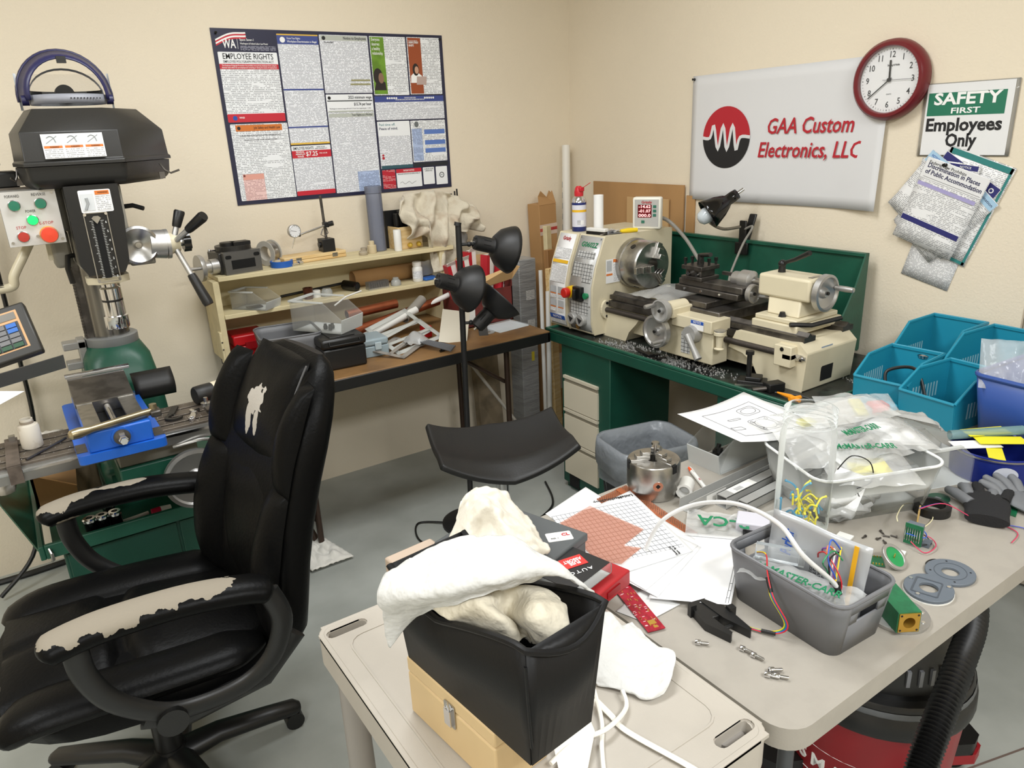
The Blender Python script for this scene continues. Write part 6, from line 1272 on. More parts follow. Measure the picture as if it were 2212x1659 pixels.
# ---- cart
ct=T('utility_cart','beige two shelf resin utility cart in the foreground','cart',(.515,.795,0))
cz=.78
def slot(cx,cy,a,hx=.035,hy=.014):
    return cx,cy,hx,hy
cartm=mat('cart_beige','b0a99e',.5,bump=.05,bscale=300,vary=.04,vscale=12)
# top built as a rounded rim around recessed tray, hand slots near the corners
o_=rrect(.297,.487,.736,1.102,.028,5)
B().prism(o_,cz-.055,cz-.004,hole=rrect(.31,.50,.723,1.089,.022,5)).build('apron',cartm,ct)
top=B()
slots=[(.345,1.072),(.690,1.072),(.690,.517),(.345,.517)]
# deck assembled from panels so that the slots are real openings
xs=[.297,.308,.382,.653,.727,.736];ys=[.487,.506,.528,1.061,1.083,1.102]
for i in range(5):
    for j in range(5):
        if (i in (1,3)) and (j in (1,3)):continue
        if (i,j) in ((0,0),(0,4),(4,0),(4,4)):continue
        top.box(xs[i],ys[j],cz-.006,xs[i+1],ys[j+1],cz)
for (cx,cy) in slots:
    top.prism(rrect(cx-.037,cy-.011,cx+.037,cy+.011,.0001,3),cz-.006,cz,hole=rrect(cx-.037,cy-.011,cx+.037,cy+.011,.0105,3))
top.build('deck',cartm,ct)
B().prism(rrect(.297,.487,.736,1.102,.026,5),cz-.008,cz+.0005,hole=rrect(.306,.496,.727,1.093,.02,5)).build('deck_edge',cartm,ct,bevel=.002)
for (cx,cy) in slots:
    B().prism(rrect(cx-.037,cy-.011,cx+.037,cy+.011,.0105,3),cz-.05,cz-.003,hole=rrect(cx-.0355,cy-.0095,cx+.0355,cy+.0095,.009,3)).build('slot_wall',cartm,ct)
B().prism(rrect(.33,.545,.70,1.045,.03,4),cz,cz+.0012,hole=rrect(.333,.548,.697,1.042,.028,4)).build('tray_crease',cartm,ct)
for x in (.335,.698):
    for y in (.53,1.06):B().tube([(x,y,.06),(x,y,cz-.02)],.022,14,rs=[.026,.022]).build('leg',mat('cart_leg','8f8a84',.5),ct)
B().prism(rrect(.297,.487,.736,1.102,.028,5),.22,.275).build('lower_shelf',cartm,ct,bevel=.006)
for x in (.335,.698):
    for y in (.53,1.06):B().cyl((x-.012,y,.03),(x+.012,y,.03),.03,n=16).build('caster',blackp,ct)
CZ=cz+.001
# ---- sheets laid flat: polygon by the corners seen in the photo on the table plane
def flat(name,label,pts,z,m,cat='paper',lift=None,nu=14,group=None,solid=.0004):
    P=[PZ(px,py,z) for px,py in pts]
    def fn(u,v):
        a=P[0]+(P[1]-P[0])*u;b_=P[3]+(P[2]-P[3])*u;p=a+(b_-a)*v
        return (p.x,p.y,z+(lift(u,v) if lift else 0))
    b=B().grid(fn,nu,nu)
    return b.one(name,m,label,cat,group,solid=solid)
def zc4(a,b):return (1160+a*500/1885,960+b*440/1659)
flat('paper_sheet','loose white sheet sticking out beyond the copper mesh',[(1178,1110),(1265,1052),(1345,1105),(1260,1165)],Z1+.0006,paper,lift=lambda u,v:.004*u*v)
# copper perforated sheet
cop_sheet=mat('copper_sheet','b2653f',.45,.5)
cs=T('copper_mesh','perforated copper sheet lying under the printed charts','sheet',PZ(1420,1110,Z1+.004))
c4=[PZ(1288,1078,Z1+.004),PZ(1352,1048,Z1+.004),PZ(1508,1152,Z1+.004),PZ(1440,1200,Z1+.004)]
def perf(name,label):
    m=mat(name,'b06a48',.4,.6);nt=m.node_tree;P=nt.nodes['Principled BSDF'];N=nt.nodes.new;L=nt.links.new
    t=N('ShaderNodeTexCoord');mp=N('ShaderNodeMapping');mp.inputs['Rotation'].default_value=(0,0,.78);mp.inputs['Scale'].default_value=(210,210,210);L(t.outputs['Object'],mp.inputs[0]);vo=N('ShaderNodeTexVoronoi');vo.inputs['Scale'].default_value=1;vo.inputs['Randomness'].default_value=0;vo.voronoi_dimensions='2D';L(mp.outputs[0],vo.inputs['Vector'])
    g=N('ShaderNodeMath');g.operation='LESS_THAN';g.inputs[1].default_value=.30;L(vo.outputs['Distance'],g.inputs[0]);tr=N('ShaderNodeBsdfTransparent');mx=N('ShaderNodeMixShader');L(g.outputs[0],mx.inputs[0]);L(P.outputs[0],mx.inputs[1]);L(tr.outputs[0],mx.inputs[2]);L(mx.outputs[0],nt.nodes['Material Output'].inputs[0]);return m
pm_=perf('copper_perforated','')
B().add([tuple(p) for p in c4],[(0,1,2,3)]).build('mesh_sheet',pm_,cs,solid=.0006)
fold0=[c4[1],c4[1]+(c4[0]-c4[1])*.16,c4[2]+(c4[3]-c4[2])*.18,c4[2]+(c4[3]-c4[2])*.04]
e0,e1=c4[1]+(c4[0]-c4[1])*.36,c4[2]+(c4[3]-c4[2])*.36
B().add([tuple(c4[1]+(c4[0]-c4[1])*.2+Vector((0,0,.001))),tuple(c4[2]+(c4[3]-c4[2])*.2+Vector((0,0,.001))),tuple(e1+Vector((0,0,.001))),tuple(e0+Vector((0,0,.001)))],[(0,1,2,3)]).build('solid_margin',cop_sheet,cs,solid=.0006)
# printed papers
chm=bpy.data.materials.new('chart_table');chm.use_nodes=True;chart(chm,62,95,'8a8c90','f0f0f0',(0,1))
flat('paper_sheet','plain white sheet with drawing border at right under the charts',[(1470,1150),(1608,1166),(1578,1317),(1400,1292)],Z1+.0075,paper,lift=lambda u,v:.006*u*(1-v)+.01*v*v*u)
flat('paper_sheet','folded grey backed sheet under the red circuit board',[(1330,1320),(1390,1270),(1470,1305),(1395,1345)],Z1+.0015,mat('paper_grey','d2d2d0',.75))
for i,pts in enumerate(([(1360,1080),(1520,1175),(1440,1295),(1270,1190)],[(1330,1100),(1515,1182),(1420,1290),(1262,1210)],[(1325,1092),(1508,1178),(1395,1275),(1250,1190)])):
    flat('paper_sheet',('stacked drawing sheet under the machinist chart, '+('lowest of three','middle of three','uppermost of three')[i]),pts,Z1+.009+.0015*i,paper,group='sheets under the chart')
cp=[(1361,1060),(1498,1190),(1330,1243),(1206,1130)]
o=flat('machinist_chart','printed machinist tap and drill chart on top of the papers',cp,Z1+.0145,paper,cat='chart')
PM_=[PZ(*q,Z1+.0155) for q in cp]
def chq(u,v):a=PM_[0]+(PM_[1]-PM_[0])*u;b_=PM_[3]+(PM_[2]-PM_[3])*u;return a+(b_-a)*v
# chart grid as a child of the chart: coordinates in a frame along the sheet
cfr=frame(chq(0,0),PM_[1]-PM_[0],PM_[0]-PM_[3]);wl,hl=(PM_[1]-PM_[0]).length,(PM_[0]-PM_[3]).length
def onchart(x0,y0,x1,y1,m,nm,dz=0):
    t_=B().box(0,0,0,x1-x0,y1-y0,.0003);ob=t_.build(nm,m,None);ob.parent=o;ob.matrix_local=WM[o.name].inverted()@cfr@TR(x0,-y1,dz);return ob
onchart(.16*wl,.04*hl,.92*wl,.96*hl,chm,'table_grid')
text('LittleMachineShop',.014,ink,cfr@TR(.075*wl,-.24*hl,.0006)@RZ(-PI/2),o,fit=.10,bold=.012);text('Clearance Drill\nMetric Tap &',.007,ink,cfr@TR(.95*wl,-.15*hl,.0006)@RZ(PI),o,fit=.035)
gz=[zc4(*q) for q in ((430,500),(870,690),(705,822),(850,842),(690,972),(490,950),(185,640))]
gauze=mat('copper_gauze','c98468',.5,.2,alpha=.42,ior=1.1)
B().add([tuple(PZ(*q,Z1+.0185)) for q in gz],[tuple(range(7))]).one('copper_gauze',gauze,'fine copper gauze piece lying over the chart','gauze',solid=.0005)
# red circuit board
def slab(name,label,cat,q,z,h,m,**k):
    P=[PZ(px,py,z) for px,py in q];b=B();b.add([tuple(p) for p in P]+[tuple(p+Vector((0,0,h))) for p in P],[(3,2,1,0),(4,5,6,7),(0,1,5,4),(1,2,6,5),(2,3,7,6),(3,0,4,7)]);return b.one(name,m,label,cat,**k),P
pcb=T('circuit_board','long red circuit board strip with gold pads beside the papers','circuit board',mtx=frame(PZ(1400,1367,Z1+.003),PZ(1335,1285,Z1+.003)-PZ(1400,1367,Z1+.003),PZ(1330,1300,Z1)-PZ(1340,1280,Z1)))
Lp=(PZ(1335,1285,Z1)-PZ(1400,1367,Z1)).length
B().box(0,-.034,0,Lp+.04,0,.0018).build('board',mat('pcb_red','a3142c',.35,vary=.3,vscale=90),pcb,local=True)
r3=random.Random(2)
gold=mat('pcb_gold','c9a24a',.35,.7)
B().box(.016,-.026,.0018,.028,-.012,.0023).build('gold_pad',gold,pcb,local=True);B().box(.006,-.024,.0018,.012,-.016,.0023).build('gold_pad',gold,pcb,local=True)
for k in range(60):
    x,y=r3.uniform(.004,Lp+.03),r3.uniform(-.032,-.003)
    if r3.random()<.5:B().box(x,y,.0018,x+.006,y+.0012,.0021).build('gold_trace',gold,pcb,local=True)
    else:B().box(x,y,.0018,x+.0015,y+.005,.0021).build('silk_mark',mat('pcb_silk','d8b0b4',.5),pcb,local=True)
# black clamp part
p=PZ(1555,1352,Z1);t=T('black_bracket','black plastic two pronged bracket lying in front of the papers','bracket',(p.x,p.y,Z1),rz=math.radians(-103))
B().prism([(-.06,.008),(-.02,.03),(.045,.032),(.05,.026),(.0,.006),(-.06,-.002)],0,.016).prism([(-.055,-.012),(-.02,-.012),(.04,-.004),(.046,-.012),(.0,-.032),(-.05,-.028)],0,.016).box(-.065,-.02,.002,-.01,.016,.014).box(.012,-.014,.004,.02,.016,.01).build('bracket',blackp,t,local=True,bevel=.002);B().box(-.02,.026,0,-.008,.04,.022).box(-.05,-.034,0,-.04,-.022,.024).build('lug',blackp,t,local=True)
# socket head screws
def screw(px,py,deg,label,dz=0):
    p=PZ(px,py,Z1);t=T('cap_screw',label,'screw',mtx=XF((p.x,p.y,Z1+.0045+dz),0,math.radians(90),math.radians(deg)),group='loose cap screws')
    B().lathe([(.0045,-.009),(.0048,-.0085),(.0048,-.001),(.0045,0)],16).build('head',chrome,t,local=True);B().lathe([(.0028,0),(.0028,.012),(.0024,.0135)],12).build('shank',steel,t,local=True);B().cyl((0,0,-.0092),(0,0,-.0088),.0025,n=6,sm=False).build('hex_socket',ink,t,local=True)
screw(1513,1393,-50,'loose chrome cap screw lying farthest left, alone');screw(1609,1408,-75,'loose cap screw left of a close pair in front of the basket');screw(1633,1422,-78,'loose cap screw right of a close pair in front of the basket')
screw(1672,1452,-35,'cap screw at the back of the cluster of three',.0);screw(1664,1464,-60,'cap screw at the left of the cluster of three');screw(1684,1466,-55,'cap screw at the right of the cluster of three')
# ---- grey basket with contents
BK=XF((1.048,.655,Z1),0,0,math.radians(90-3))
basket('cable_basket','grey plastic basket full of bags and wires on the near table edge',BK,.245,.15,.105,greyp,taper=.87,r=.025,slotw=.028)
t=T('antistatic_bag','silver grey static bag with yellow stripe standing in the cable basket','bag',mtx=frame((1.078,.66,Z1+.028),(.05,-1,0),(.12,0,1)))
B().grid(lambda u,v:(-.10+.19*u,-.005+.13*v,.004*math.sin(u*7)*math.sin(v*5)),12,10).build('bag',mat('static_silver','b6b8ba',.3,.25),t,local=True,solid=.002);B().box(.062,.0,.004,.07,.12,.0055).build('yellow_stripe',mat('stripe_yellow','e2a81e',.45),t,local=True);text('Parker',.03,blueink,TR(-.06,.075,.0062)@RZ(PI/2),t,local=True,bold=.02,fit=.05)
for i,(s_,x) in enumerate((('COUNT',.012),('QTY',.02),('DATE',.028),('BIN #',.036))):text(s_,.008,ink,TR(x-.02,.04,.0062)@RZ(-PI/2),t,local=True,fit=.022)
t=T('parts_bag','clear bag printed with green lettering lying in the cable basket','bag',(1.02,.65,Z1+.07),rz=math.radians(-78))
B().grid(lambda u,v:(-.10+.20*u,-.04+.08*v,.004+.016*abs(fbm(u*5,v*4))),22,12).build('bag',bagm,t,local=True);text('McMASTER-CARR',.028,greenink,TR(0,-.012,.019),t,local=True,bold=.02,fit=.15)
t=T('clear_vial','clear plastic vial lying in the far end of the cable basket','vial',(1.045,.72,Z1+.075),rz=math.radians(-60));B().cyl((-.035,0,.016),(.04,0,.016),.016,n=20).build('vial',clear,t,local=True);B().cyl((.04,0,.016),(.05,0,.016),.017,n=20).build('cap',frost,t,local=True)
cols=[('red','c4262c'),('orange','e8823a'),('yellow','e4c71c'),('blue','2a58b8'),('white','e8e8e8'),('black','161616'),('purple','7a4a9a'),('green','2a8a5a')]
r4=random.Random(9)
wr_=T('wire_bundle','bundle of coloured jumper wires standing in the cable basket','wires',(1.06,.61,Z1+.06))
for i,(n_,c) in enumerate(cols):
    x,y=1.055+r4.uniform(-.008,.008),.60+r4.uniform(-.01,.01)
    e=(1.085+r4.uniform(-.02,.03),.63+r4.uniform(-.03,.03),Z1+.135+r4.uniform(-.02,.02))
    B().tube(smooth_path([(x,y,Z1+.05),(x+.005,y+.003*i,Z1+.09),((x+e[0])/2+.004*i*(-1)**i,(y+e[1])/2+.006,Z1+.125),e,(e[0]+.015,e[1]+.01*(-1)**i,e[2]-.02)],5),.0014,6).build('wire',mat('wire_'+n_,c,.45),wr_)
B().cyl((1.055,.60,Z1+.055),(1.06,.602,Z1+.085),.006,n=10).build('heat_shrink',blackp,wr_)
wl_=T('ribbon_cable','twisted red blue and yellow wires hanging over the basket side','wires',(.96,.68,Z1))
for i,(n_,c) in enumerate((cols[0],cols[3],cols[7],cols[2])):
    d=.0022*i
    B().tube(smooth_path([(1.01,.735,Z1+.10),(.995,.705,Z1+.115),(.968+d*.3,.68,Z1+.10-d),(.955,.655+d,Z1+.07),(.958,.625+d,Z1+.03),(.95,.64+d,Z1+.008),(.93,.68+d,Z1+.004),(.925,.73+d*2,Z1+.004),(.935,.76+d*3,Z1+.003)],6),.0013,6).build('wire',mat('wire_'+n_,c),wl_)
B().tube([(.966,.678,Z1+.094),(.957,.662,Z1+.076)],.004,8).tube([(.949,.641,Z1+.007),(.938,.662,Z1+.006)],.0035,8).build('heat_shrink',blackp,wl_)
# big white tube arc
a=PZ(1395,1185,Z1+.02);arcp=[tuple(a),tuple(PZ(1430,1125,.83)),tuple(PZ(1500,1090,.87)),tuple(PZ(1590,1088,.91)),tuple(PZ(1680,1130,.93)),tuple(PZ(1735,1200,.90)),(1.045,.595,Z1+.085),(1.04,.575,Z1+.04)]
t=T('plastic_hose','translucent white tubing arching from the papers into the cable basket','hose',a);B().tube(smooth_path(arcp,8),.0042,10).build('hose',mat('hose_white','dcdcda',.35,alpha=.8),t);B().tube([(1.046,.60,Z1+.093),(1.04,.575,Z1+.045)],.0058,10).build('sleeve',blackp,t)
# bags on the table behind the papers
t=T('clear_parts_bag','flat clear bag with green lettering lying between papers and jar','bag',mtx=XF((1.17,.93,Z1+.002),0,0,math.radians(-50)))
B().grid(lambda u,v:(-.09+.18*u,-.06+.12*v,.002+.014*abs(fbm(u*4+1,v*4))),20,16).build('bag',bagm,t,local=True);text('R-CA',.06,greenink,TR(-.01,.0,.0165)@RZ(PI),t,local=True,bold=.02,fit=.11);B().box(.03,-.04,.001,.055,-.012,.008).build('black_part',blackp,t,local=True)
t=T('foam_block','pale lilac foam block beside the flat clear bag','foam',(1.215,.90,Z1),rz=math.radians(-55));B().box(-.035,-.028,0,.035,.028,.025).build('block',mat('foam_lilac','c6c4cc',.8),t,local=True,bevel=.003)
B().grid(lambda u,v:(1.20+.14*u,.86+.10*v-.05*u,Z1+.001+.022*abs(fbm(u*3+5,v*3))),16,16).one('plastic_wrap',bagm,'crumpled clear wrap left of the large jar','wrap')
albar=mat('bar_aluminium','b4b4b1',.4,.35)
# aluminium channels
for i,(y,z,w_,h_,x0,x1,lab_) in enumerate(((1.045,Z1,.030,.028,1.155,1.80,'long aluminium channel lying beside the chuck'),(1.005,Z1,.030,.030,1.235,1.86,'square aluminium tube with white label in the middle of the bars'),(.965,Z1,.028,.024,1.26,1.86,'aluminium tube nearest the large jar'))):
    t=T('aluminium_bar',lab_,'bar',(x0,y,z),rz=math.radians(2.5));L_=x1-x0;tt=.002
    if i ==0:B().box(0,-w_/2,0,L_,w_/2,tt).box(0,-w_/2,0,L_,-w_/2+tt,h_).box(0,w_/2-tt,0,L_,w_/2,h_).build('channel',albar,t,local=True)
    else:B().box(0,-w_/2,0,L_,w_/2,tt).box(0,-w_/2,h_-tt,L_,w_/2,h_).box(0,-w_/2,0,L_,-w_/2+tt,h_).box(0,w_/2-tt,0,L_,w_/2,h_).build('tube',albar,t,local=True)
    if i ==1:B().box(.03,-.012,h_,.115,.012,h_+.0005).build('label',white,t,local=True);B().box(.045,-.008,h_+.0005,.10,.004,h_+.0008).build('barcode',fineprint('bar_print','eeeeee','202020',12,34,.95,(1,0)),t,local=True)
    if i ==0:B().box(.06,-w_/2-.0006,.006,.13,-w_/2,.024).build('label',white,t,local=True)
# chuck on the table
t=T('lathe_chuck','loose three jaw steel lathe chuck standing on the table corner','chuck',(1.17,1.160,Z1));B().lathe([(.055,0),(.06,.002),(.06,.02),(.0635,.022),(.0635,.085),(.061,.089),(.02,.089),(.018,.05)],44).build('body',steel,t,local=True)
for k in range(3):
    j=B(RZ(math.radians(35+120*k))).box(.012,-.010,.088,.060,.010,.094).box(.012,-.010,.094,.046,.010,.102).box(.012,-.01,.102,.032,.01,.110).build('jaw',steel,t,local=True,bevel=.001);B(RZ(math.radians(35+120*k))).box(.06,-.007,.07,.0642,.007,.09).build('jaw_slot',mat('void_black','050505'),t,local=True)
B(RZ(math.radians(-125))).cyl((.060,0,.045),(.0645,0,.045),.012,n=20).build('key_bushing',chrome,t,local=True);B(RZ(math.radians(-125))).cyl((.0643,0,.045),(.0648,0,.045),.006,n=4,sm=False).build('key_hole',mat('void_black','050505'),t,local=True)
B().cyl((.004,0,.085),(.004,0,.125),.0035,n=10).cyl((.004,0,.125),(.004,0,.13),.010,.009,14).build('draw_bolt',steel,t,local=True)
p=PZ(1480,1068,Z1);t=T('plastic_ring','short thick white plastic tube lying beside the chuck','tube',mtx=XF((p.x,p.y,Z1+.019),0,math.radians(90),math.radians(35)));B().lathe([(.013,-.024),(.019,-.024),(.019,.024),(.013,.024),(.013,-.024)],28,cap=False).build('tube',white,t,local=True);B().lathe([(.0001,.0),(.013,.0)],28,cap=False).build('web',mat('web_white','d6d6d4',.5),t,local=True)
p=PZ(1508,1040,Z1);t=T('click_pen','white and orange pen lying beside the white tube','pen',(p.x,p.y,Z1),rz=math.radians(62));B().cyl((-.05,0,.006),(.045,0,.006),.0052,.0055,14).build('barrel',white,t,local=True);B().cyl((.045,0,.006),(.066,0,.006),.0055,.004,14).build('cap',orangep,t,local=True);B().cyl((-.05,0,.006),(-.062,0,.006),.0045,.002,12).build('tip',orangep,t,local=True);B().tube([(.062,0,.0115),(.045,0,.0135),(.03,0,.0125)],.0012,5).build('clip',white,t,local=True);text('PEN',.006,redink,TR(-.01,0,.0118),t,local=True,ext=.0001)
hb_=openbin('hopper_bin','clear hopper bin holding black parts at the far table edge',XF((1.50,1.172,Z1),0,0,0),.27,.105,.105,frost,low=.5)
for i,(x,y) in enumerate(((1.41,1.165),(1.43,1.185),(1.45,1.16))):B(TR(x,y,Z1+.0035)).box(-.014,-.01,0,.014,.01,.026,RZ(.4*i)).cyl((0,0,.026),(.004,0,.04),.006,n=10).one('black_part',blackm,('small black machine part in the clear hopper bin at the table edge, '+('nearest the opening','behind the first','deepest inside')[i]),'part',group='parts in the hopper bin')
# drawing sheet on bin
dz_=Z1+.113
dp=[PZ(1463,902,.852),PZ(1606,854,.87),PZ(1700,905,.845),PZ(1597,963,.848)]
dp=[PZ(1463,902,.86),PZ(1606,854,.86),PZ(1790,935,.86),PZ(1600,963,.855)]
def dfn(u,v):
    a=dp[0]+(dp[1]-dp[0])*u;b_=dp[3]+(dp[2]-dp[3])*u;p=a+(b_-a)*v
    return (p.x,p.y,p.z-.012*math.sin(PI*v)*0+.010*(1-math.sin(PI*u)))
ds=B().grid(dfn,14,10).one('drawing_sheet',paper,'white engineering drawing sheet lying over the hopper bin','drawing',solid=.0005)
DF=frame(dp[0]+(dp[2]-dp[0])*.52+Vector((0,0,.006)),dp[1]-dp[0],dp[0]-dp[3])
Wd,Hd=(dp[1]-dp[0]).length,(dp[0]-dp[3]).length
def line(pts,closed=True,w_=.0008):
    q=[Vector((x,y,0)) for x,y in pts];q=q+q[:1] if closed else q;r=[]
    for a,b_ in zip(q,q[1:]):r +=[a+(b_-a)*k/6 for k in range(6)]
    B().tube([Vector(dfn(.52+p.x/Wd,.5-p.y/Hd))+Vector((0,0,.0006)) for p in r+([] if closed else q[-1:])],w_,4,closed=closed,cap=False).build('drawing_line',mat('pencil_grey','6a6a6c',.6),ds)
line(rrect(-.005,-.055,.06,-.0,.008,3));line(oval(.026,.022,20,.027,-.028))
for x,y in ((.004,-.046),(.051,-.046),(.004,-.009),(.051,-.009)):line(circ(.004,10,x,y))
line(rrect(.02,.02,.075,.055,.01,3));line(oval(.022,.013,18,.048,.038));line(rrect(-.045,.015,-.005,.022,.001,2));line([(-.085,-.07),(.09,-.07),(.09,.068),(-.085,.068)])
line([(-.08,-.035),(-.045,-.035),(-.045,-.02),(-.08,-.02)])
# ---- large jar with wire ties
jr=T('clear_jar','tall clear wide mouth jar with yellow and blue wires inside','jar',(1.305,.845,Z1))
glass=mat('jar_pet','eef2f2',.05,alpha=.06,ior=1.18)
B().lathe([(.052,0),(.056,.004),(.057,.02),(.057,.215),(.052,.235),(.050,.24),(.052,.243),(.050,.247),(.052,.252),(.050,.257),(.052,.262),(.050,.268),(.051,.275),(.049,.279)],40,cap=False).lathe([(.0001,.003),(.052,.0)],32,cap=False).build('wall',glass,jr,local=True)
for z in (.243,.252,.262,.275):B().lathe([(.0515,z-.0015),(.0535,z),(.0515,z+.0015)],40,cap=False).build('thread_ring',mat('jar_rim','dfe4e4',.08,alpha=.22,ior=1.25),jr,local=True)
r5=random.Random(11)
for i in range(34):
    c=['e3d622','d9cf2c','4a9ac0','e8df4a','5aa6c6'][i%5];a=r5.uniform(0,2*PI);r_=r5.uniform(.0,.044);h0=.004+.055*r5.random()
    p0=Vector((r_*math.cos(a),r_*math.sin(a),h0));d=Vector((r5.uniform(-.03,.03),r5.uniform(-.03,.03),r5.uniform(-.01,.05)));p2=p0+d
    if (p2.xy).length>.046:p2.xy=p2.xy*(.046/p2.xy.length)
    p2.z=max(p2.z,.005)
    w_=T('cable_tie',('yellow wire tie lying inside the tall clear jar' if i%5 in (0,1,3) else 'blue wire tie lying inside the tall clear jar'),'wire tie',(1.305,.845,Z1),group='ties in the jar')
    B().tube(smooth_path([p0,(p0+p2)/2+Vector((0,0,.012)),p2],4),.0022,5).ball(tuple(p2),.0032,8,5).build('tie',mat('tie_'+c,c,.45),w_,local=True)
# ---- clear bin full of bags
BB=XF((1.51,.868,Z1),0,0,math.radians(-22))
bx_=basket('bag_bin','large clear plastic bin heaped with parts bags',BB,.32,.25,.11,frost,taper=.86,r=.04,slot=False,cat='bin')
def bag(label,c,w_,h_,rz,rx=0,ry=0,seed=1,amp=.022,txt=None,col=greenink,tfit=.12,trz=0,ty=0,inner=None):
    t=T('polybag',label,'bag',mtx=XF(c,rx,ry,rz),group='bags in the large clear bin')
    B().grid(lambda u,v:((u-.5)*w_,(v-.5)*h_,amp*math.sin(PI*u)**.5*math.sin(PI*v)**.5+amp*.8*fbm(u*4+seed,v*4+seed*2)*math.sin(PI*u)),22,18).build('film',bagm,t,local=True)
    if txt:text(txt,.03,col,TR(0,ty,amp*1.75)@RZ(trz),t,local=True,bold=.02,fit=tfit)
    if inner:B().box(-inner[0]/2,-inner[1]/2,-.004,inner[0]/2,inner[1]/2,.008).build('contents',inner[2],t,local=True,bevel=.002)
    return t
yel=mat('card_yellow','e6dc2a',.5);whc=mat('card_white','ededec',.6)
bag('parts bag with yellow card and green lettering at the front of the bin',(1.47,.80,.845),.19,.14,math.radians(-38),rx=.12,seed=1,txt='McMASTER-CARR',tfit=.13,ty=.03,inner=(.085,.06,yel))
bag('parts bag with green lettering behind the yellow card bag',(1.52,.86,.87),.20,.15,math.radians(-12),rx=.2,seed=4,txt='McMASTER-CARR',tfit=.10,ty=.0)
bag('empty clear bag at the left of the heap in the bin',(1.45,.91,.865),.17,.15,math.radians(-30),rx=.25,seed=7)
bag('white paper filled bag at the right of the heap in the bin',(1.64,.85,.87),.16,.17,math.radians(-25),rx=.1,ry=.15,seed=9,inner=(.12,.12,whc))
bag('clear bag with small yellow label at the far side of the heap',(1.53,1.0,.875),.22,.13,math.radians(-14),rx=.1,seed=12,inner=(.04,.03,yel))
bag('wide clear bag lying across the top of the heap',(1.60,.95,.905),.24,.12,math.radians(-18),rx=.12,seed=15)
bag('clear bag leaning at the back of the heap near the cyan bins',(1.72,.98,.87),.20,.12,math.radians(-35),rx=.3,seed=18,inner=(.03,.07,yel))
bag('small glossy bag hanging at the right end of the heap',(1.76,.86,.86),.10,.13,math.radians(10),ry=.5,seed=21)
t=T('label_card','white card marked 1 PACK standing inside the clear bin','card',mtx=frame((1.405,.80,.835),(.62,-.72,-.32),(.35,.1,1)));B().box(-.035,-.06,0,.035,.02,.0008).build('card',whc,t,local=True);text('1 PACK',.02,ink,TR(.0,-.02,.0012)@RZ(-PI/4*0),t,local=True,fit=.058,bold=.01)
B().tube(smooth_path([(1.385,.82,.86),(1.40,.80,.895),(1.43,.775,.88),(1.43,.765,.84),(1.40,.78,.825)],6),.0013,6).one('wire_loop',blackp,'thin black wire loop rising out of the clear bin','wire')
openbin('hopper_bin','clear hopper bin right of the bag bin next to the blue tin',XF((1.745,.80,Z1),0,0,math.radians(160)),.16,.12,.10,frost,low=.5)
for i in range(3):blob((1.42+.10*i,.84+.02*i,Z1+.008),(.07,.07,.035),30+i,bagm,'crumpled_bag',('crumpled bag filling the bottom of the clear bin, '+('left one','middle one','right one')[i]),'bag')
# ---- cyan hopper baskets
cy=mat('cyan_plastic','1f8ba6',.42)
def cyan(label,M,L=.23,W=.17,H=.16):
    th=openbin('storage_basket',label,M,L,W,H,cy,low=.62,t=.004,group='cyan hopper baskets')
    for s_ in (-1,1):
        for k in range(9):B().box(-.06+k*.014,s_*W/2-.0025,H*.22,-.06+k*.014+.006,s_*W/2+.0025,H*.56).build('vent_slit',mat('slit_pale','9cc4cc',.5),th,local=True)
    B().tube([(-L/2-.01,-W/2,H*.62),(-L/2-.01,W/2,H*.62)],.005,8).tube([(-L/2-.01,-W/2,H*.62),(-L*.18,-W/2,H),(L/2,-W/2,H),(L/2,W/2,H),(-L*.18,W/2,H),(-L/2-.01,W/2,H*.62)],.0045,8).build('rim',cy,th,local=True)
    return th
cyan('cyan hopper basket nearest the lathe holding steel fittings',XF((2.205,1.14,Z1),0,0,math.radians(4)),.22,.16,.135)
cyan('cyan hopper basket in front of the blue tub',XF((2.17,.962,Z1),0,0,math.radians(-6)),.22,.165,.135)
cyan('cyan hopper basket at the wall with a flanged pipe in it',XF((2.455,1.15,Z1),0,0,math.radians(0)),.23,.17,.19)
cyan('cyan hopper basket at the wall behind the blue tub',XF((2.43,.955,Z1),0,0,math.radians(-4)),.25,.19,.19)
t=T('flanged_pipe','shiny stainless pipe with flange standing in the wall side cyan basket','pipe',(2.345,1.13,Z1+.005));B().lathe([(.024,0),(.024,.10),(.034,.102),(.036,.112),(.032,.116),(.021,.116),(.021,.02)],28,cap=False).build('pipe',chrome,t,local=True);B().cyl((.02,-.01,.06),(.06,-.04,.07),.014,n=16).lathe([(.018,-.003),(.02,0),(.018,.003)],18,axis_m((.06,-.04,.07),(.075,-.05,.073))).build('side_port',chrome,t,local=True)
for i,(x,y,r_) in enumerate(((2.15,1.13,.03),(2.19,1.16,.024),(2.13,1.10,.02))):
    t=T('pipe_clamp',('shiny steel vacuum clamp in the cyan basket, '+('largest','middle sized','smallest')[i]),'clamp',(x,y,Z1+.006),rot=(.6+.3*i,.3*i,i));B().lathe([(r_*.7,0),(r_,0),(r_*1.02,.012),(r_,.024),(r_*.7,.024),(r_*.7,0)],24,cap=False).box(r_*.9,-.006,.004,r_*1.5,.006,.02).build('clamp',chrome,t,local=True)
B().tube(smooth_path([(2.10,1.12,Z1+.07),(2.12,1.13,Z1+.11),(2.16,1.07,Z1+.12),(2.14,1.02,Z1+.05),(2.11,1.0,Z1+.02)],8),.005,8).one('black_tube',blackp,'black rubber tube looping out of the cyan basket','tube')
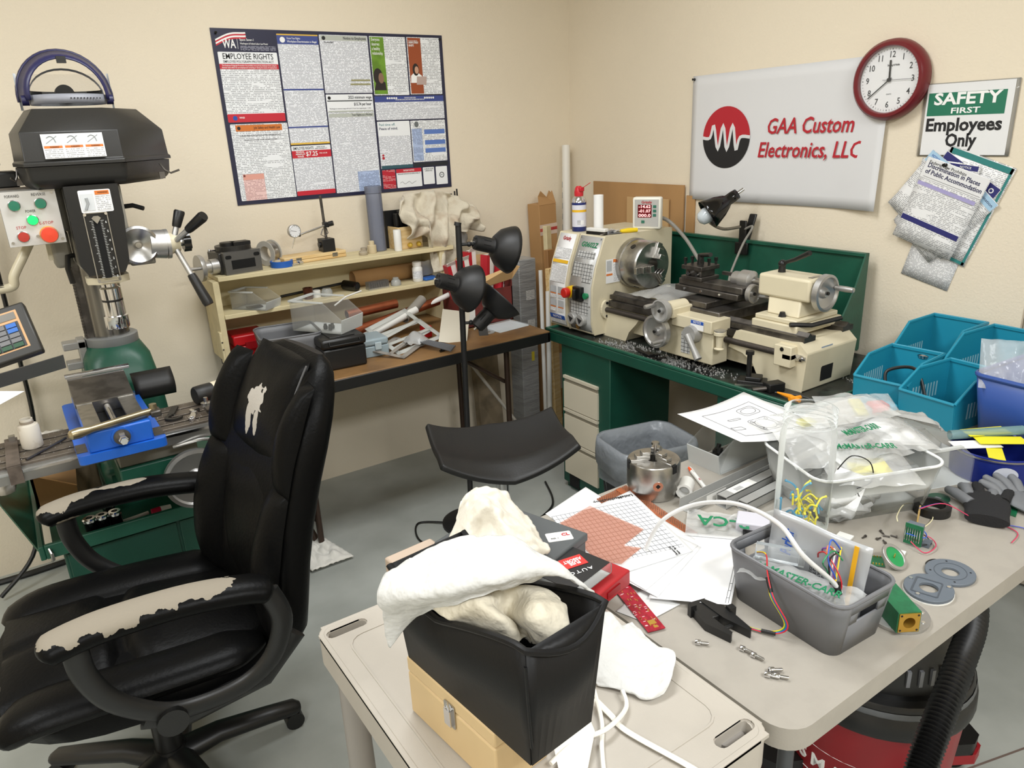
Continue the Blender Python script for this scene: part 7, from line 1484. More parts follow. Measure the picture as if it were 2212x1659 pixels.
t=T('tape_dispenser','red and cyan handled tool lying in front of the cyan baskets','hand tool',(2.02,1.10,Z1),rz=math.radians(-30));B().box(-.05,-.02,0,.0,.02,.03).build('grip',mat('tool_grey','9a9898',.4),t,local=True,bevel=.008);B().box(-.02,-.025,.005,.035,.025,.04).build('body',mat('tool_red','c02034',.4),t,local=True,bevel=.01);B().box(.035,-.02,.005,.06,.02,.035).build('nose',cy,t,local=True,bevel=.006)
t=T('blue_tub','translucent blue storage tub at the right edge of the table','tub',mtx=XF((2.21,.665,Z1),0,0,math.radians(-4)))
bl=mat('tub_blue','2f4f96',.35,vary=.1,vscale=6)
def tub(L,W,H,th_):
    n=4
    lo=[(x,y,0) for x,y in rrect(-L*.44,-W*.44,L*.44,W*.44,.03,n)];hi=[(x,y,H) for x,y in rrect(-L/2,-W/2,L/2,W/2,.03,n)]
    B().loft([lo,hi],cap=False).build('wall',bl,th_,local=True,solid=.003);B().prism(rrect(-L*.44,-W*.44,L*.44,W*.44,.03,n),0,.004).build('bottom',bl,th_,local=True);B().tube(hi,.006,8,closed=True).build('rim',bl,th_,local=True)
tub(.40,.35,.19,t)
t2=T('blue_tub','second blue tub behind the first at the right edge','tub',mtx=XF((2.50,.62,Z1),0,0,math.radians(-2)));tub(.16,.40,.235,t2)
bag('clear bag sticking out of the blue tub',(2.08,.80,.955),.12,.14,math.radians(-60),rx=.9,seed=33)
# blue tin with yellow tags
tn=T('cookie_tin','round dark blue cookie tin with crest at the right table edge','tin',(1.885,.715,Z1));tm=mat('tin_blue','1a2a7c',.28,.3)
B().lathe([(.092,0),(.095,.002),(.095,.060),(.097,.062),(.097,.070),(.094,.072),(.092,.070),(.092,.004),(.0001,.004)],44,cap=False).build('can',tm,tn,local=True);B().lathe([(.0968,.063),(.0975,.066),(.0968,.069)],44,cap=False).build('rim',steel,tn,local=True)
def ontin(a,z):return XF((.0962*math.cos(a),.0962*math.sin(a),z),math.radians(90),0,a+PI/2)
ca=math.radians(218);B(ontin(ca,.036)).prism(oval(.026,.018,20),0,.0006).build('crest',mat('crest_pale','b8bcc8',.4),tn,local=True);text('ROYAL DANSK',.012,whiteink,ontin(ca,.02)@TR(0,0,.001),tn,local=True,fit=.05,bold=.01)
for i,(x,y,rz_,m,dz,lab_) in enumerate(((-.03,-.01,.5,yel,.0,'yellow tag lying lowest in the blue tin'),(.02,.0,-.6,yel,.01,'yellow tag sticking out right of the blue tin'),(.03,.04,-.4,yel,.018,'yellow tag at the back of the blue tin'),(-.04,.03,-.5,whc,.006,'white tag lying in the blue tin'))):
    B(XF((1.885+x,.715+y,Z1+.068+dz),.12,.05,rz_)).box(-.06,-.018,0,.06,.018,.001).one('paper_tag',m,lab_,'tag',group='tags in the blue tin')
B().cyl((1.83,.80,Z1+.085),(1.98,.70,Z1+.09),.012,n=14).one('rolled_film',mat('film_teal','8fb0b2',.15,alpha=.5),'rolled teal plastic film lying over the blue tin','film')
# gloves
t=T('work_glove','black knit work glove with grey palm lying by the tin','glove',(1.68,.635,Z1),rz=math.radians(25))
gk=mat('glove_black','161618',.9,bump=.3,bscale=300);gg=mat('glove_grey','6d6f72',.6,bump=.2,bscale=60)
B().loft([[(x,y*1.0,z) for y,z in oval(.042,.013,20,0,.014)] for x in (-.085,-.08)]+[[(x,y*k,z) for y,z in oval(.042,.014,20,0,.015)] for x,k in ((-.05,1),(-.01,1.1),(.02,1.05),(.035,.9))]).build('cuff',gk,t,local=True)
for i,(y,l,a) in enumerate(((-.033,.06,-.25),(-.011,.075,-.05),(.012,.072,.12),(.033,.055,.3))):B().tube([(.02,y,.016),(.02+l*.55*math.cos(a),y+l*.55*math.sin(a),.024),(.02+l*math.cos(a),y+l*math.sin(a),.014)],.011,10,rs=[.012,.0115,.009]).ball((.02+l*math.cos(a),y+l*math.sin(a),.014),.009,10,6).build('finger',gg if i%2 else gk,t,local=True)
B().tube([(-.02,.03,.018),(.01,.06,.022),(.035,.075,.016)],.011,10,rs=[.012,.012,.009]).ball((.035,.075,.016),.009,10,6).build('thumb',gg,t,local=True)
t=T('work_glove','second grey palmed work glove crumpled under the black glove','glove',(1.755,.60,Z1),rz=math.radians(70))
B().loft([[(x,y,z) for y,z in oval(.036*k,.012,18,0,.013)] for x,k in ((-.05,.9),(-.02,1.0),(.01,1.05),(.03,.9))]).build('palm',gg,t,local=True)
for i,(y,l,a) in enumerate(((-.026,.05,-.35),(-.009,.06,-.1),(.01,.058,.1),(.027,.045,.35))):B().tube([(.02,y,.014),(.02+l*.5*math.cos(a),y+l*.5*math.sin(a),.03),(.02+l*math.cos(a),y+l*math.sin(a),.034)],.010,10,rs=[.011,.0105,.008]).ball((.02+l*math.cos(a),y+l*math.sin(a),.034),.008,10,6).build('finger',gg,t,local=True)
# small electronics
dkg=mat('plate_bluegrey2','5f6770',.5);pcbg=mat('pcb_green','1c6b45',.4,vary=.2,vscale=60)
def P1(px,py):return PZ(px,py,Z1)
p=P1(2005,1277);t=T('mounting_plate','grey oval mounting plate with a square recess and three screws','plate',(p.x,p.y,Z1),rz=.3);n_=32
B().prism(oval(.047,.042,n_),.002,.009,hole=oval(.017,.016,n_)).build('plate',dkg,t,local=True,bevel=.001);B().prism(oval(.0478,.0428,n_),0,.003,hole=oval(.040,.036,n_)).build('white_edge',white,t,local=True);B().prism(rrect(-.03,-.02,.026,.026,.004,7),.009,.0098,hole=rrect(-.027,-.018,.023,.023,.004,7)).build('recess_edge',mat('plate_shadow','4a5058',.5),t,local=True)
for x,y in ((-.036,.012),(.012,.033),(.018,-.030)):B().cyl((x,y,.009),(x,y,.0115),.0035,n=12).build('screw',chrome,t,local=True)
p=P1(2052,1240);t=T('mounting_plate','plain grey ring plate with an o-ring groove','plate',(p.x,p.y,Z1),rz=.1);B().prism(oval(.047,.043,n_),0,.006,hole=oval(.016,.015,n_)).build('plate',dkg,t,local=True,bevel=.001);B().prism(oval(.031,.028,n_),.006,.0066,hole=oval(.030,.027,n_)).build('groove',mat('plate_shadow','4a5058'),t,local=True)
for k in range(4):B().cyl((.038*math.cos(.6+k*PI/2),.034*math.sin(.6+k*PI/2),.006),(.038*math.cos(.6+k*PI/2),.034*math.sin(.6+k*PI/2),.0064),.002,n=8).build('hole',ink,t,local=True)
p=P1(2015,1218);B(TR(p.x,p.y,Z1+.0015)).tube([(x,y,0) for x,y in oval(.018,.010,24)],.0012,6,closed=True).one('rubber_ring',blackp,'thin black rubber o-ring beside the plain ring plate','ring')
p=P1(1932,1228);t=T('round_sensor','round green sensor disc in a steel ring propped up at the table edge','sensor',mtx=XF((p.x+.01,p.y+.008,Z1+.018),math.radians(38),math.radians(-10),.3));B().prism(circ(.028,n_),-.003,.003,hole=circ(.021,n_)).build('ring',alum,t,local=True,bevel=.001);B().prism(circ(.021,n_),-.002,.001).build('disc',mat('pcb_bright','1d8a4c',.35),t,local=True)
for k in range(3):B().cyl((.004*k-.004,.0,.001),(.004*k-.006,.004,.006),.0009,n=6).build('pin',gold,t,local=True)
for i,(px,py,a,lab_) in enumerate(((1823,1162,.2,'white square tile nearest the bag bin'),(1800,1184,-.5,'white square tile between jar and green boards'),(1936,1197,.3,'white square tile behind the round sensor'),(1768,1172,.4,'white square tile touching the jar side'))):
    p=P1(px,py);B(XF((p.x,p.y,Z1),0,0,a)).box(-.015,-.015,0,.015,.015,.004).one('ceramic_tile',white,lab_,'tile',group='white square tiles')
p=P1(1855,1210);t=T('header_board','green circuit board with pin rows beside the cable basket','circuit board',(p.x,p.y,Z1+.002),rz=math.radians(-52));B().box(-.045,-.018,0,.045,.018,.0016).build('board',pcbg,t,local=True);B().box(-.008,-.006,.0016,.01,.004,.009).build('chip',blackp,t,local=True)
for k in range(16):
    for s_ in (-1,1):B().box(-.043+k*.0055,s_*.014-.001,.0016,-.043+k*.0055+.0022,s_*.014+.001,.005).build('pin',gold,t,local=True)
# green square tube device on round base
p=P1(1950,1350);t=T('round_base_plate','round clear edged metal base plate under the green sensor block','plate',(1.165,.548,Z1));B().lathe([(.0001,0),(.052,0),(.053,.002),(.053,.007),(.05,.008),(.0001,.008)],40,cap=False).build('disc',alum,t,local=True)
for k in range(5):B().cyl((.043*math.cos(-1.4+k*.7),.043*math.sin(-1.4+k*.7),.008),(.043*math.cos(-1.4+k*.7),.043*math.sin(-1.4+k*.7),.0095),.003,n=10).build('screw',chrome,t,local=True)
t=T('sensor_block','square green circuit board block with brass end lying by the basket','sensor',(1.155,.555,Z1+.0085),rz=math.radians(58));brass=mat('brass_plate','b98f3a',.35,.6)
for a_,b_ in (((-.055,-.020,0),(.055,-.018,.04)),((-.055,.018,0),(.055,.020,.04)),((-.055,-.018,.038),(.055,.018,.04)),((-.055,-.018,0),(.055,.018,.002))):B().box(*a_,*b_).build('board',pcbg,t,local=True)
M=frame((-.055,0,.02),(0,-1,0),(0,0,1));B(M).prism([(.018*x,.018*y) for x,y in rrect(-1,-1,1,1,.001,4)],0,.002,hole=[(.0105*math.cos(math.radians(9+18*k)),.0105*math.sin(math.radians(9+18*k))) for k in range(20)]).build('end_plate',brass,t,local=True);B(M).lathe([(.0105,-.03),(.0105,.001)],24,cap=False).build('bore',brass,t,local=True)
for x,y in ((-.0145,-.0145),(.0145,-.0145),(-.0145,.0145),(.0145,.0145)):B(M).cyl((x,y,.002),(x,y,.0024),.002,n=8).build('hole',ink,t,local=True)
for k in range(14):
    for z in (.01,.03):B().box(-.05+k*.0075,-.0215,z,-.05+k*.0075+.003,-.020,z+.002).build('pin',gold,t,local=True)
# electronics cluster with wires
p=P1(1972,1175);t=T('terminal_block','grey terminal block with circuit board and coloured wires','electronics',(p.x,p.y,Z1),rz=.2);B().box(-.0,-.014,0,.014,.016,.045).build('block',dkg,t,local=True,bevel=.001);B().box(-.012,-.018,.004,-.010,.016,.05).build('board',pcbg,t,local=True)
for k in range(7):B().cyl((-.013,-.013+k*.0045,.012),(-.013,-.013+k*.0045,.042),.0009,n=6).build('pin',chrome,t,local=True)
B().box(.0,-.03,0,.022,-.016,.010).build('foot',dkg,t,local=True)
for i,(c,pts) in enumerate((('2a58b8',[(.0,.0,.03),(.02,.02,.035),(.03,-.01,.02),(.0,-.02,.022),(-.02,.01,.03)]),('c8385a',[(.01,.01,.02),(.035,-.02,.008),(.01,-.04,.006),(-.03,-.03,.005),(-.02,.0,.015)]),('e8e0b8',[(.01,.01,.03),(.06,.0,.012),(.13,.0,.006),(.17,.03,.006),(.14,.06,.015),(.05,.05,.03),(.02,.04,.03)]),('161616',[(.01,.01,.02),(.03,-.01,.012),(.015,-.03,.006),(-.01,-.02,.01)]))):B().tube(smooth_path(pts,6),.0011,6).build('wire',mat('wire_%d'%i,c,.45),t,local=True)
t=T('long_wire_pair','red and blue wire pair trailing along the right table edge','wires',(1.60,.62,Z1))
for i,c in enumerate(('c8385a','3a4ab0')):B().tube(smooth_path([(1.50,.69+.002*i,Z1+.04),(1.55,.665,Z1+.045),(1.60,.62+.002*i,Z1+.01),(1.63,.585+.003*i,Z1+.003),(1.62+.03*i,.545+.003*i,Z1+.003),(1.57+.07*i,.535-.0*i,Z1+.003)],6),.0011,6).build('wire',mat('wirepair_%d'%i,c,.45),t)
p=P1(2012,1105);t=T('black_ring','thick black plastic ring half hidden behind the wire cluster','ring',(p.x,p.y,Z1));B().lathe([(.026,0),(.038,0),(.038,.018),(.034,.02),(.026,.02),(.026,0)],32,cap=False).build('ring',blackp,t,local=True)
p=P1(1990,1120);t=T('brass_bracket','small tan bracket plate standing by the black ring','bracket',(p.x-.015,p.y,Z1),rz=.4);B().box(-.016,-.002,0,.016,.001,.03).build('plate',mat('bracket_tan','c4a568',.45),t,local=True)
p=P1(2025,1078);t=T('round_board','dark green round circuit board behind the black ring','circuit board',(p.x,p.y,Z1));B().prism(oval(.032,.024,24),0,.0018).build('board',mat('pcb_dark','1a4a34',.4),t,local=True);B().box(-.006,-.006,.0018,.006,.006,.003).build('chip',greyp,t,local=True)
p=P1(2180,1098);t=T('green_board_offcut','green circuit board offcut near the gloves','circuit board',(p.x,p.y,Z1),rz=.4);B().prism([(-.04,-.012),(.03,-.02),(.045,.0),(.03,.004),(.035,.012),(-.03,.012)],0,.0016).build('board',pcbg,t,local=True)
for i,(px,py) in enumerate(((1866,1162),(1905,1152),(1915,1160),(1898,1165),(1910,1172),(1930,1160))):
    p=P1(px,py);B(XF((p.x,p.y,Z1),0,0,i)).cyl((-.006,0,.002),(.004,0,.002),.0018,n=8).cyl((.004,0,.0025),(.007,0,.0025),.003,n=8).one('tiny_screw',steeld,('tiny loose screw in front of the bag bin, '+('the one alone at the left','rear left','rear middle','front left','frontmost','farthest right')[i]),'screw',group='tiny screws by the bag bin')
pipe('copper_elbow','short copper pipe piece lying at the jar foot',(1.215,.775,Z1+.012),(1.255,.80,Z1+.022),.009,copper)
t=T('coin_cell','round green topped metal cap beside the jar foot','cap',mtx=XF((1.235,.755,Z1+.012),.5,.2,0));B().prism(circ(.016,24),-.002,.003).build('cap',alum,t,local=True);B().prism(circ(.011,24),.003,.0036).build('green_face',pcbg,t,local=True)
# ---- boxes between cart and table
t=T('grey_metal_box','dark grey metal box with white label under the crumpled cream rag','box',(.69,1.03,CZ),rz=math.radians(17))
gbx=mat('box_dark_grey','4f5355',.5,bump=.05,bscale=200);B().box(-.095,-.085,0,.095,.135,.045).build('body',gbx,t,local=True,bevel=.003);B().box(-.098,-.088,.045,.098,.138,.062).build('lid',gbx,t,local=True,bevel=.003)
M=TR(.055,-.05,.0622)@RZ(math.radians(-40));B(M).prism(rrect(-.025,-.016,.025,.016,.003,2),0,.0006).build('label',white,t,local=True);text('CL',.013,redink,M@TR(.013,.004,.001),t,local=True,bold=.03);text('NO. 1',.006,ink,M@TR(-.01,-.006,.001),t,local=True)
t=T('tan_box','flat tan cardboard box at the far end of the cart','box',(.56,1.03,CZ),rz=math.radians(5));B().box(-.085,-.05,0,.02,.14,.050).build('box',mat('box_tan','b6a391',.6),t,local=True,bevel=.004)
t=T('red_case','red plastic tool case under the clear fuse box','case',(.752,.905,CZ),rz=math.radians(14));B().box(-.055,-.055,0,.055,.075,.032).build('body',mat('case_red','a61a22',.4),t,local=True,bevel=.003);B().box(-.02,-.057,.010,.02,-.054,.022).build('latch',mat('latch_red','8e0e16'),t,local=True)
t=T('fuse_assortment','clear lidded fuse assortment box with black and red label','box',(.715,.91,CZ+.033),rz=math.radians(14));B().box(-.06,-.05,0,.06,.055,.022).build('tray',frost,t,local=True,bevel=.004);B().box(-.056,-.046,.0225,.056,.051,.0235).build('label_card',mat('fuse_black','1c1c1e',.4),t,local=True)
M=TR(.01,.002,.0240)@RZ(math.radians(158));B(M).box(-.026,-.022,0,.02,.010,.0005).build('red_patch',mat('fuse_red','c8322e',.45),t,local=True);text('FUSE\nASSORT',.012,whiteink,M@TR(-.003,-.005,.001),t,local=True,fit=.038,bold=.02,line=.8);text('AUTO',.012,whiteink,M@TR(0,.026,.0005),t,local=True,fit=.05,space=1.3);text('HOUSE',.012,yellowink,M@TR(.036,.0,.0005)@RZ(PI/2),t,local=True,fit=.04)
# ---- wooden box and black file bin on the cart
un_=Vector((-.108,.994,0));wn_=Vector((.994,.108,0))
wbm=mat('birch_ply','d0b587',.5,vary=.08,vscale=5,stretch=(6,1,1))
wx=T('wooden_case','light wooden latched box under the black file bin','box',(.41,.69,CZ));
WBm=frame((.353,.83,CZ),tuple(-un_),tuple(wn_))
# frame: x along near direction, y to the right, z down -> build with own frame (x right, y far)
WF=frame((.378,.575,CZ),tuple(wn_),tuple(un_))
B(WF).box(-.004,.055,0,.085,.255,.072).build('body',wbm,wx,bevel=.003);B(WF).box(-.004,.055,.0735,.085,.255,.098).build('lid',wbm,wx,bevel=.003)
LT=WF@frame((-.0045,.15,.066),(0,-1,0),(0,0,1));B(LT).prism(rrect(-.012,-.02,.012,.018,.003,2),0,.0015).build('latch_plate',steel,wx);B(LT).box(-.007,-.016,.0015,.007,.010,.006).tube([(-.005,.012,.004),(0,.02,.004),(.005,.012,.004)],.0015,6).build('latch_hook',chrome,wx)
fb=T('file_bin','black plastic desk file bin stuffed with rags on the wooden box','bin',(.41,.69,CZ+.098))
FBm=mat('bin_black','0d0d0e',.5,spec=.25,bump=.04,bscale=300)
FF=frame((.378,.563,CZ+.0985),tuple(wn_),tuple(un_))
zt=.18
def side(v):# rim height along the length, near(0) -> far(1)
    return zt-.004-.052*max(0,min(1,(v-.05)/.55))**1.2+.03*max(0,(v-.72)/.28)**1.5
def wall_pt(u,v,h):# u 0..1 across (x), v 0..1 along (y), h height fraction
    fl=h*.020;x=-fl*.6+(.100+fl*1.3)*u;y=-.012*h+(.262+.02*h)*v;return (x,y)
b=B();n_=18
for u in (0,1):
    lo=[(*wall_pt(u,k/n_,0),0) for k in range(n_+1)];md=[(*wall_pt(u,k/n_,.5),side(k/n_)*.5) for k in range(n_+1)];hi=[(*wall_pt(u,k/n_,1),side(k/n_)) for k in range(n_+1)]
    b.add(lo+md+hi,[f for j in (0,1) for f in [(j*(n_+1)+k,j*(n_+1)+k+1,(j+1)*(n_+1)+k+1,(j+1)*(n_+1)+k) for k in range(n_)]],True)
for v in (0,1):
    m_=10
    def top_z(u):return side(v)-(.018*math.sin(PI*u) if v ==0 else-.0)
    lo=[(*wall_pt(k/m_,v,0),0) for k in range(m_+1)];hi=[(wall_pt(k/m_,v,1)[0],wall_pt(k/m_,v,1)[1]-(.014*math.sin(PI*k/m_) if v ==0 else 0),top_z(k/m_)) for k in range(m_+1)]
    b.add(lo+hi,[(k,k+1,m_+2+k,m_+1+k) for k in range(m_)],True)
b.M=None;b.v=[tuple(FF@Vector(p)) for p in b.v];b.build('wall',FBm,fb,solid=.003)
B(FF).box(0,0,0,.10,.262,.004).build('bottom',FBm,fb)
rim=[(*wall_pt(0,1-k/n_,1),side(1-k/n_)) for k in range(n_+1)]+[(wall_pt(k/10,0,1)[0],wall_pt(k/10,0,1)[1]-.014*math.sin(PI*k/10),side(0)-.018*math.sin(PI*k/10)) for k in range(1,10)]+[(*wall_pt(1,k/n_,1),side(k/n_)) for k in range(n_+1)]
B(FF).tube(rim,.005,8,flat=(1,.8)).build('rim',FBm,fb)
lipp=[(wall_pt(k/10,0,1)[0],wall_pt(k/10,0,1)[1],side(0)) for k in range(11)]
B(FF).add([tuple(p) for p in lipp]+[(p[0],p[1]-.016*math.sin(PI*k/10)-.001,side(0)-.02*math.sin(PI*k/10)) for k,p in enumerate(lipp)],[(k,k+1,12+k,11+k) for k in range(10)],True).build('front_lip',FBm,fb,solid=.003)
B(FF).tube([(-.006+.004,-.004,.03),(-.008,-.008,.10),(-.012,-.011,.155)],.002,6).build('mould_line',FBm,fb)
# ---- cloths: bicubic patches through measured points
def patch(rows,n=7,amp=.004,fr=40,seed=0,fold=.0):
    R=[smooth_path(r,n) for r in rows];C=[]
    m=len(R[0])
    colz=[smooth_path([R[j][i] for j in range(len(R))],n) for i in range(m)]
    k=len(colz[0]);b=B();b.soft=True;v=[]
    for j in range(k):
        for i in range(m):
            p=colz[i][j];q=p*fr
            d=amp*noise.noise(q*.3+Vector((seed,0,0)))+amp*.9*(.45-abs(noise.noise(Vector((q.x*.9,q.y*.5,q.z*.5))+Vector((0,seed,0)))))+amp*.35*noise.noise(q*2.2)+fold*math.sin(i*.9+2.2*noise.noise(q*.2))
            v.append((p.x+d*.4,p.y-d*.5,p.z+d))
    b.add(v,[(j*m+i,j*m+i+1,(j+1)*m+i+1,(j+1)*m+i) for j in range(k-1) for i in range(m-1)],True);return b
def rowz(*t):return [PZ(px,py,z) for px,py,z in t]
wcl=mat('cloth_white','cfcfcc',.9,bump=.9,bscale=70,sheen=.1);ccl=mat('cloth_cream','cfc7b3',.9,bump=.9,bscale=70,sheen=.1);tcl=mat('cloth_soiled','d9d3c4',.9,bump=.5,bscale=80,col2='b3aa98',vscale=22,mix=(.55,.8),sheen=.2)
patch([rowz((870,1222,1.04),(960,1172,1.075),(1060,1158,1.09),(1160,1195,1.075),(1285,1288,1.01)),rowz((828,1248,1.05),(940,1222,1.085),(1050,1205,1.10),(1160,1228,1.085),(1250,1265,1.05)),rowz((817,1295,1.035),(915,1285,1.065),(1040,1262,1.085),(1130,1248,1.082),(1185,1250,1.07)),rowz((830,1350,.985),(897,1318,1.02),(1010,1288,1.06),(1110,1266,1.068),(1165,1254,1.065)),rowz((842,1400,.945),(890,1345,.985),(1003,1298,1.052),(1104,1272,1.062),(1160,1258,1.06))],11,.011,34,3).one('white_cloth',wcl,'clean white cloth draped over the far end of the file bin','cloth',solid=.003)
patch([rowz((930,1325,1.02),(1010,1285,1.045),(1090,1265,1.05),(1165,1275,1.04),(1205,1300,1.03)),rowz((960,1345,1.015),(1030,1300,1.05),(1100,1290,1.03),(1165,1290,1.055),(1222,1330,1.03)),rowz((1000,1350,1.01),(1050,1320,1.045),(1095,1335,1.005),(1150,1330,1.05),(1226,1370,1.02)),rowz((1060,1375,1.005),(1090,1350,1.03),(1130,1360,.995),(1165,1375,1.02),(1215,1392,1.01)),rowz((1110,1398,1.0),(1130,1380,1.0),(1150,1390,.985),(1175,1400,.995),(1200,1402,.99))],11,.009,34,8).one('cream_cloth',ccl,'rolled cream cloth stuffed inside the file bin','cloth',solid=.004)
patch([rowz((995,1085,.90),(1015,1062,.91),(1045,1055,.92),(1085,1062,.91),(1115,1105,.87)),rowz((985,1130,.89),(1020,1095,.93),(1050,1090,.94),(1095,1110,.91),(1150,1140,.865)),rowz((968,1165,.87),(1010,1150,.90),(1055,1140,.90),(1100,1150,.905),(1170,1170,.86)),rowz((958,1195,.85),(1000,1190,.87),(1060,1185,.88),(1120,1185,.885),(1185,1190,.858)),rowz((975,1210,.845),(1020,1215,.85),(1070,1215,.86),(1130,1210,.87),(1180,1198,.852))],11,.011,38,5,fold=.001).one('soiled_rag',tcl,'crumpled cream rag heaped on the grey metal box','rag',solid=.003)
patch([rowz((1290,1330,.80),(1318,1325,.815),(1340,1350,.80),(1365,1345,.79)),rowz((1285,1390,.80),(1320,1380,.80),(1370,1375,.795),(1420,1395,.79)),rowz((1280,1450,.795),(1330,1440,.795),(1390,1425,.79),(1455,1415,.795)),rowz((1285,1475,.785),(1340,1485,.786),(1400,1500,.788),(1450,1460,.796)),rowz((1290,1480,.783),(1345,1493,.784),(1400,1510,.783),(1430,1503,.783))],10,.007,30,6).one('white_shop_rag',wcl,'white folded rag lying right of the file bin on the cart','rag',solid=.004)
t=T('paper_bag','white paper sack edge standing on the cart behind the cords','bag',(.55,.60,CZ));B().add([tuple(PZ(1195,1610,.79)),tuple(PZ(1275,1555,.80)),tuple(PZ(1285,1580,.80)),tuple(PZ(1270,1659,.785)),tuple(PZ(1215,1700,.785))],[(0,1,2,3,4)]).build('sack',mat('sack_white','e9e6de',.8),t,solid=.002)
cw=mat('cord_white','e6e3da',.45)
B().tube(smooth_path([PZ(1283,1490,CZ+.02),PZ(1300,1560,CZ+.005),PZ(1300,1620,CZ+.005),PZ(1310,1720,CZ+.005)],8),.0035,8).one('white_cable',cw,'white cord running straight down along the file bin','cord')
B().tube(smooth_path([PZ(1285,1510,CZ+.015),PZ(1320,1545,CZ+.004),PZ(1355,1580,CZ+.004),PZ(1480,1650,CZ+.004),PZ(1560,1700,CZ+.004)],8),.005,8,flat=(1,.6)).one('white_cable',cw,'thick white cord crossing the cart toward the lower edge','cord')
B().tube(smooth_path([PZ(1345,1492,CZ+.012),PZ(1352,1530,CZ+.008),PZ(1310,1575,CZ+.014),PZ(1240,1605,CZ+.01),PZ(1190,1650,CZ+.008)],8),.0035,8).one('white_cable',cw,'thin white cord looping left under the white rag','cord')
# ---- shop vacuum under the table
vc=T('shop_vacuum','red and black wet dry shop vacuum under the table','vacuum',(1.50,.74,0));vr=mat('vac_red','8e1820',.38)
B().lathe([(.17,.05),(.185,.06),(.20,.30),(.203,.31)],44,TR(1.50,.74,0)).build('tank',vr,vc)
B().lathe([(.212,.308),(.215,.32),(.213,.35),(.205,.36),(.205,.38),(.20,.39),(.185,.395)],44,TR(1.50,.74,0)).build('lid_ring',blackp,vc);B().lathe([(.207,.361),(.209,.365),(.207,.377)],44,TR(1.50,.74,0),cap=False).build('grey_band',mat('band_grey','5a5c5e',.45),vc)
B().lathe([(.17,.39),(.165,.46),(.14,.52),(.06,.55),(.0001,.55)],40,TR(1.50,.74,0),cap=False).build('motor_head',blackp,vc)
for k in range(8):B(TR(1.50,.74,.44)@RZ(math.radians(-130+9*k))).box(.165,-.004,-.02,.172,.004,.02).build('vent_slot',greyp,vc)
def onvac(a,z):return XF((1.50+.1935*math.cos(a)*(.185+(z-.06)*.05)/.1935,.74+(.185+(z-.06)*.05)*math.sin(a),z),math.radians(90),0,a+PI/2)
for i,ch_ in enumerate('CRAFTSMAN'):
    text(ch_,.05,whiteink,onvac(math.radians(-259+13*i),.15)@TR(0,0,.001),vc,name='logo_letter',bold=.02,ext=.001)
for z in (.11,.195):B().tube([(1.50+(.1858+(z-.06)*.05)*math.cos(a),.74+(.1858+(z-.06)*.05)*math.sin(a),z) for a in [math.radians(80+5*k) for k in range(32)]],.0012,4).build('logo_rule',whiteink,vc)
for a in (-30,60,150,240):
    ca,sa_=math.cos(math.radians(a)),math.sin(math.radians(a));b=B(TR(1.50,.74,0)@RZ(math.radians(a)))
    f=b.prism([(.15,-.05),(.26,-.055),(.29,-.03),(.29,.03),(.26,.055),(.15,.05)],.055,.085).build('caster_foot',vr,vc,bevel=.004);B(TR(1.50,.74,0)@RZ(math.radians(a))).prism([(.15,-.052),(.25,-.056),(.28,-.03),(.28,.03),(.25,.056),(.15,.052)],.085,.12).build('foot_cover',blackp,vc,bevel=.008)
    B(TR(1.50,.74,0)@RZ(math.radians(a))).cyl((.25,-.012,.026),(.25,.012,.026),.026,n=16).build('caster',blackp,vc)
hp=smooth_path([PY(1965,1760,.46),PY(1990,1660,.48),PY(2030,1550,.50),PY(2075,1430,.53),PY(2105,1320,.58),(1.72,.68,.62),(1.58,.74,.56)],26)
rs_=[.0285 if i%2 else .0215 for i in range(len(hp))]
B().tube(hp,.026,16,rs=rs_).build('hose',mat('hose_black','111112',.4),vc)
# slab joint seen beyond the table
struct('trim_2',B().add([(1.6,.62,.0008),(3.0,.205,.0008),(3.0,.211,.0008),(1.6,.626,.0008)],[(0,1,2,3)]),mat('joint_brown','6a5a52',.8))
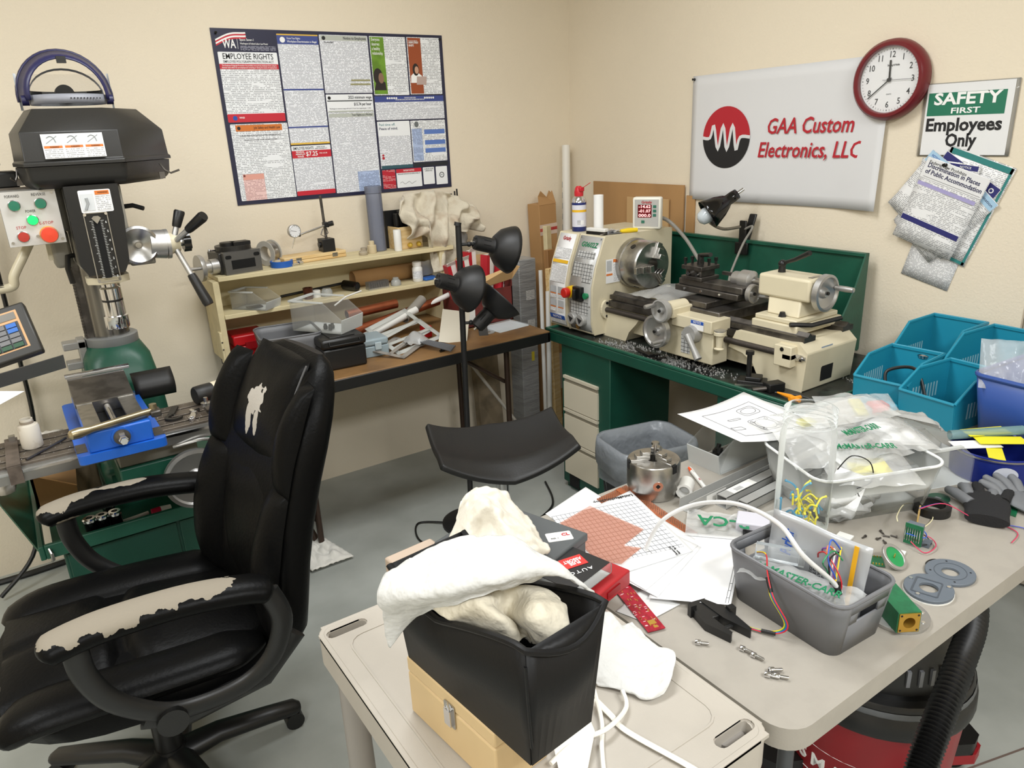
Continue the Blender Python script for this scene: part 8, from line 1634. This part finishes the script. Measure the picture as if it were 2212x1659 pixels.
# printed border lines on the large plain sheet
bs=[o_ for o_ in bpy.data.objects if o_.get('label','').startswith('plain white sheet with drawing border')][0]
q4=[PZ(*q,Z1+.0095) for q in ((1470,1150),(1608,1166),(1578,1317),(1400,1292))]
def bq(u,v):a=q4[0]+(q4[1]-q4[0])*u;b_=q4[3]+(q4[2]-q4[3])*u;p=a+(b_-a)*v;p.z=Z1+.0085+.006*u*(1-v)+.01*v*v*u;return p
for pts in ([(.93,.05),(.93,.97)],[(.965,.05),(.965,.97)],[(.05,.04),(.93,.04)],[(.93,.8),(.965,.8)],[(.93,.9),(.965,.9)],[(.93,.7),(.965,.7)]):
    (u0,v0),(u1,v1)=pts;B().tube([bq(u0+(u1-u0)*k/8,v0+(v1-v0)*k/8) for k in range(9)],.0004,4).build('border_line',mat('pencil_grey','6a6a6c'),bs)
# ---- trash can with grey liner in front of the lathe stand
tcn=T('trash_can','dark waste bin with a grey plastic liner folded over its rim','trash can',mtx=XF((1.70,1.725,0),0,0,math.radians(-12)))
def tl(hx,hy,z,w_=0,sd=0):
    return [(x*(1+2*w_*noise.noise((x*30,y*30,z*25+sd))),y*(1+2*w_*noise.noise((x*30+7,y*30,z*25+sd))),z+w_*.3*noise.noise((x*22,y*22,sd))) for x,y in rrect(-hx,-hy,hx,hy,.055,8)]
B().loft([tl(.105,.08,0),tl(.145,.115,.535)],cap=False).build('body',mat('bin_dark','2b2d30',.5),tcn,local=True,solid=.004);B().prism(rrect(-.105,-.08,.105,.08,.04,6),0,.006).build('bottom',mat('bin_dark','2b2d30'),tcn,local=True)
lnm=mat('liner_grey','8d9297',.3,alpha=.72,bump=.9,bscale=38)
bl_=B();bl_.soft=True
bl_.loft([tl(.152,.122,.41,.05,1),tl(.150,.120,.44,.03,2),tl(.158,.128,.455,.05,3),tl(.155,.125,.49,.03,4),tl(.156,.126,.53,.02,5),tl(.152,.122,.55,.01,6),tl(.140,.110,.548,.01,7),tl(.134,.105,.50,.05,8),tl(.126,.098,.42,.08,9),tl(.115,.088,.28,.10,10)],cap=False).build('liner',lnm,tcn,local=True)
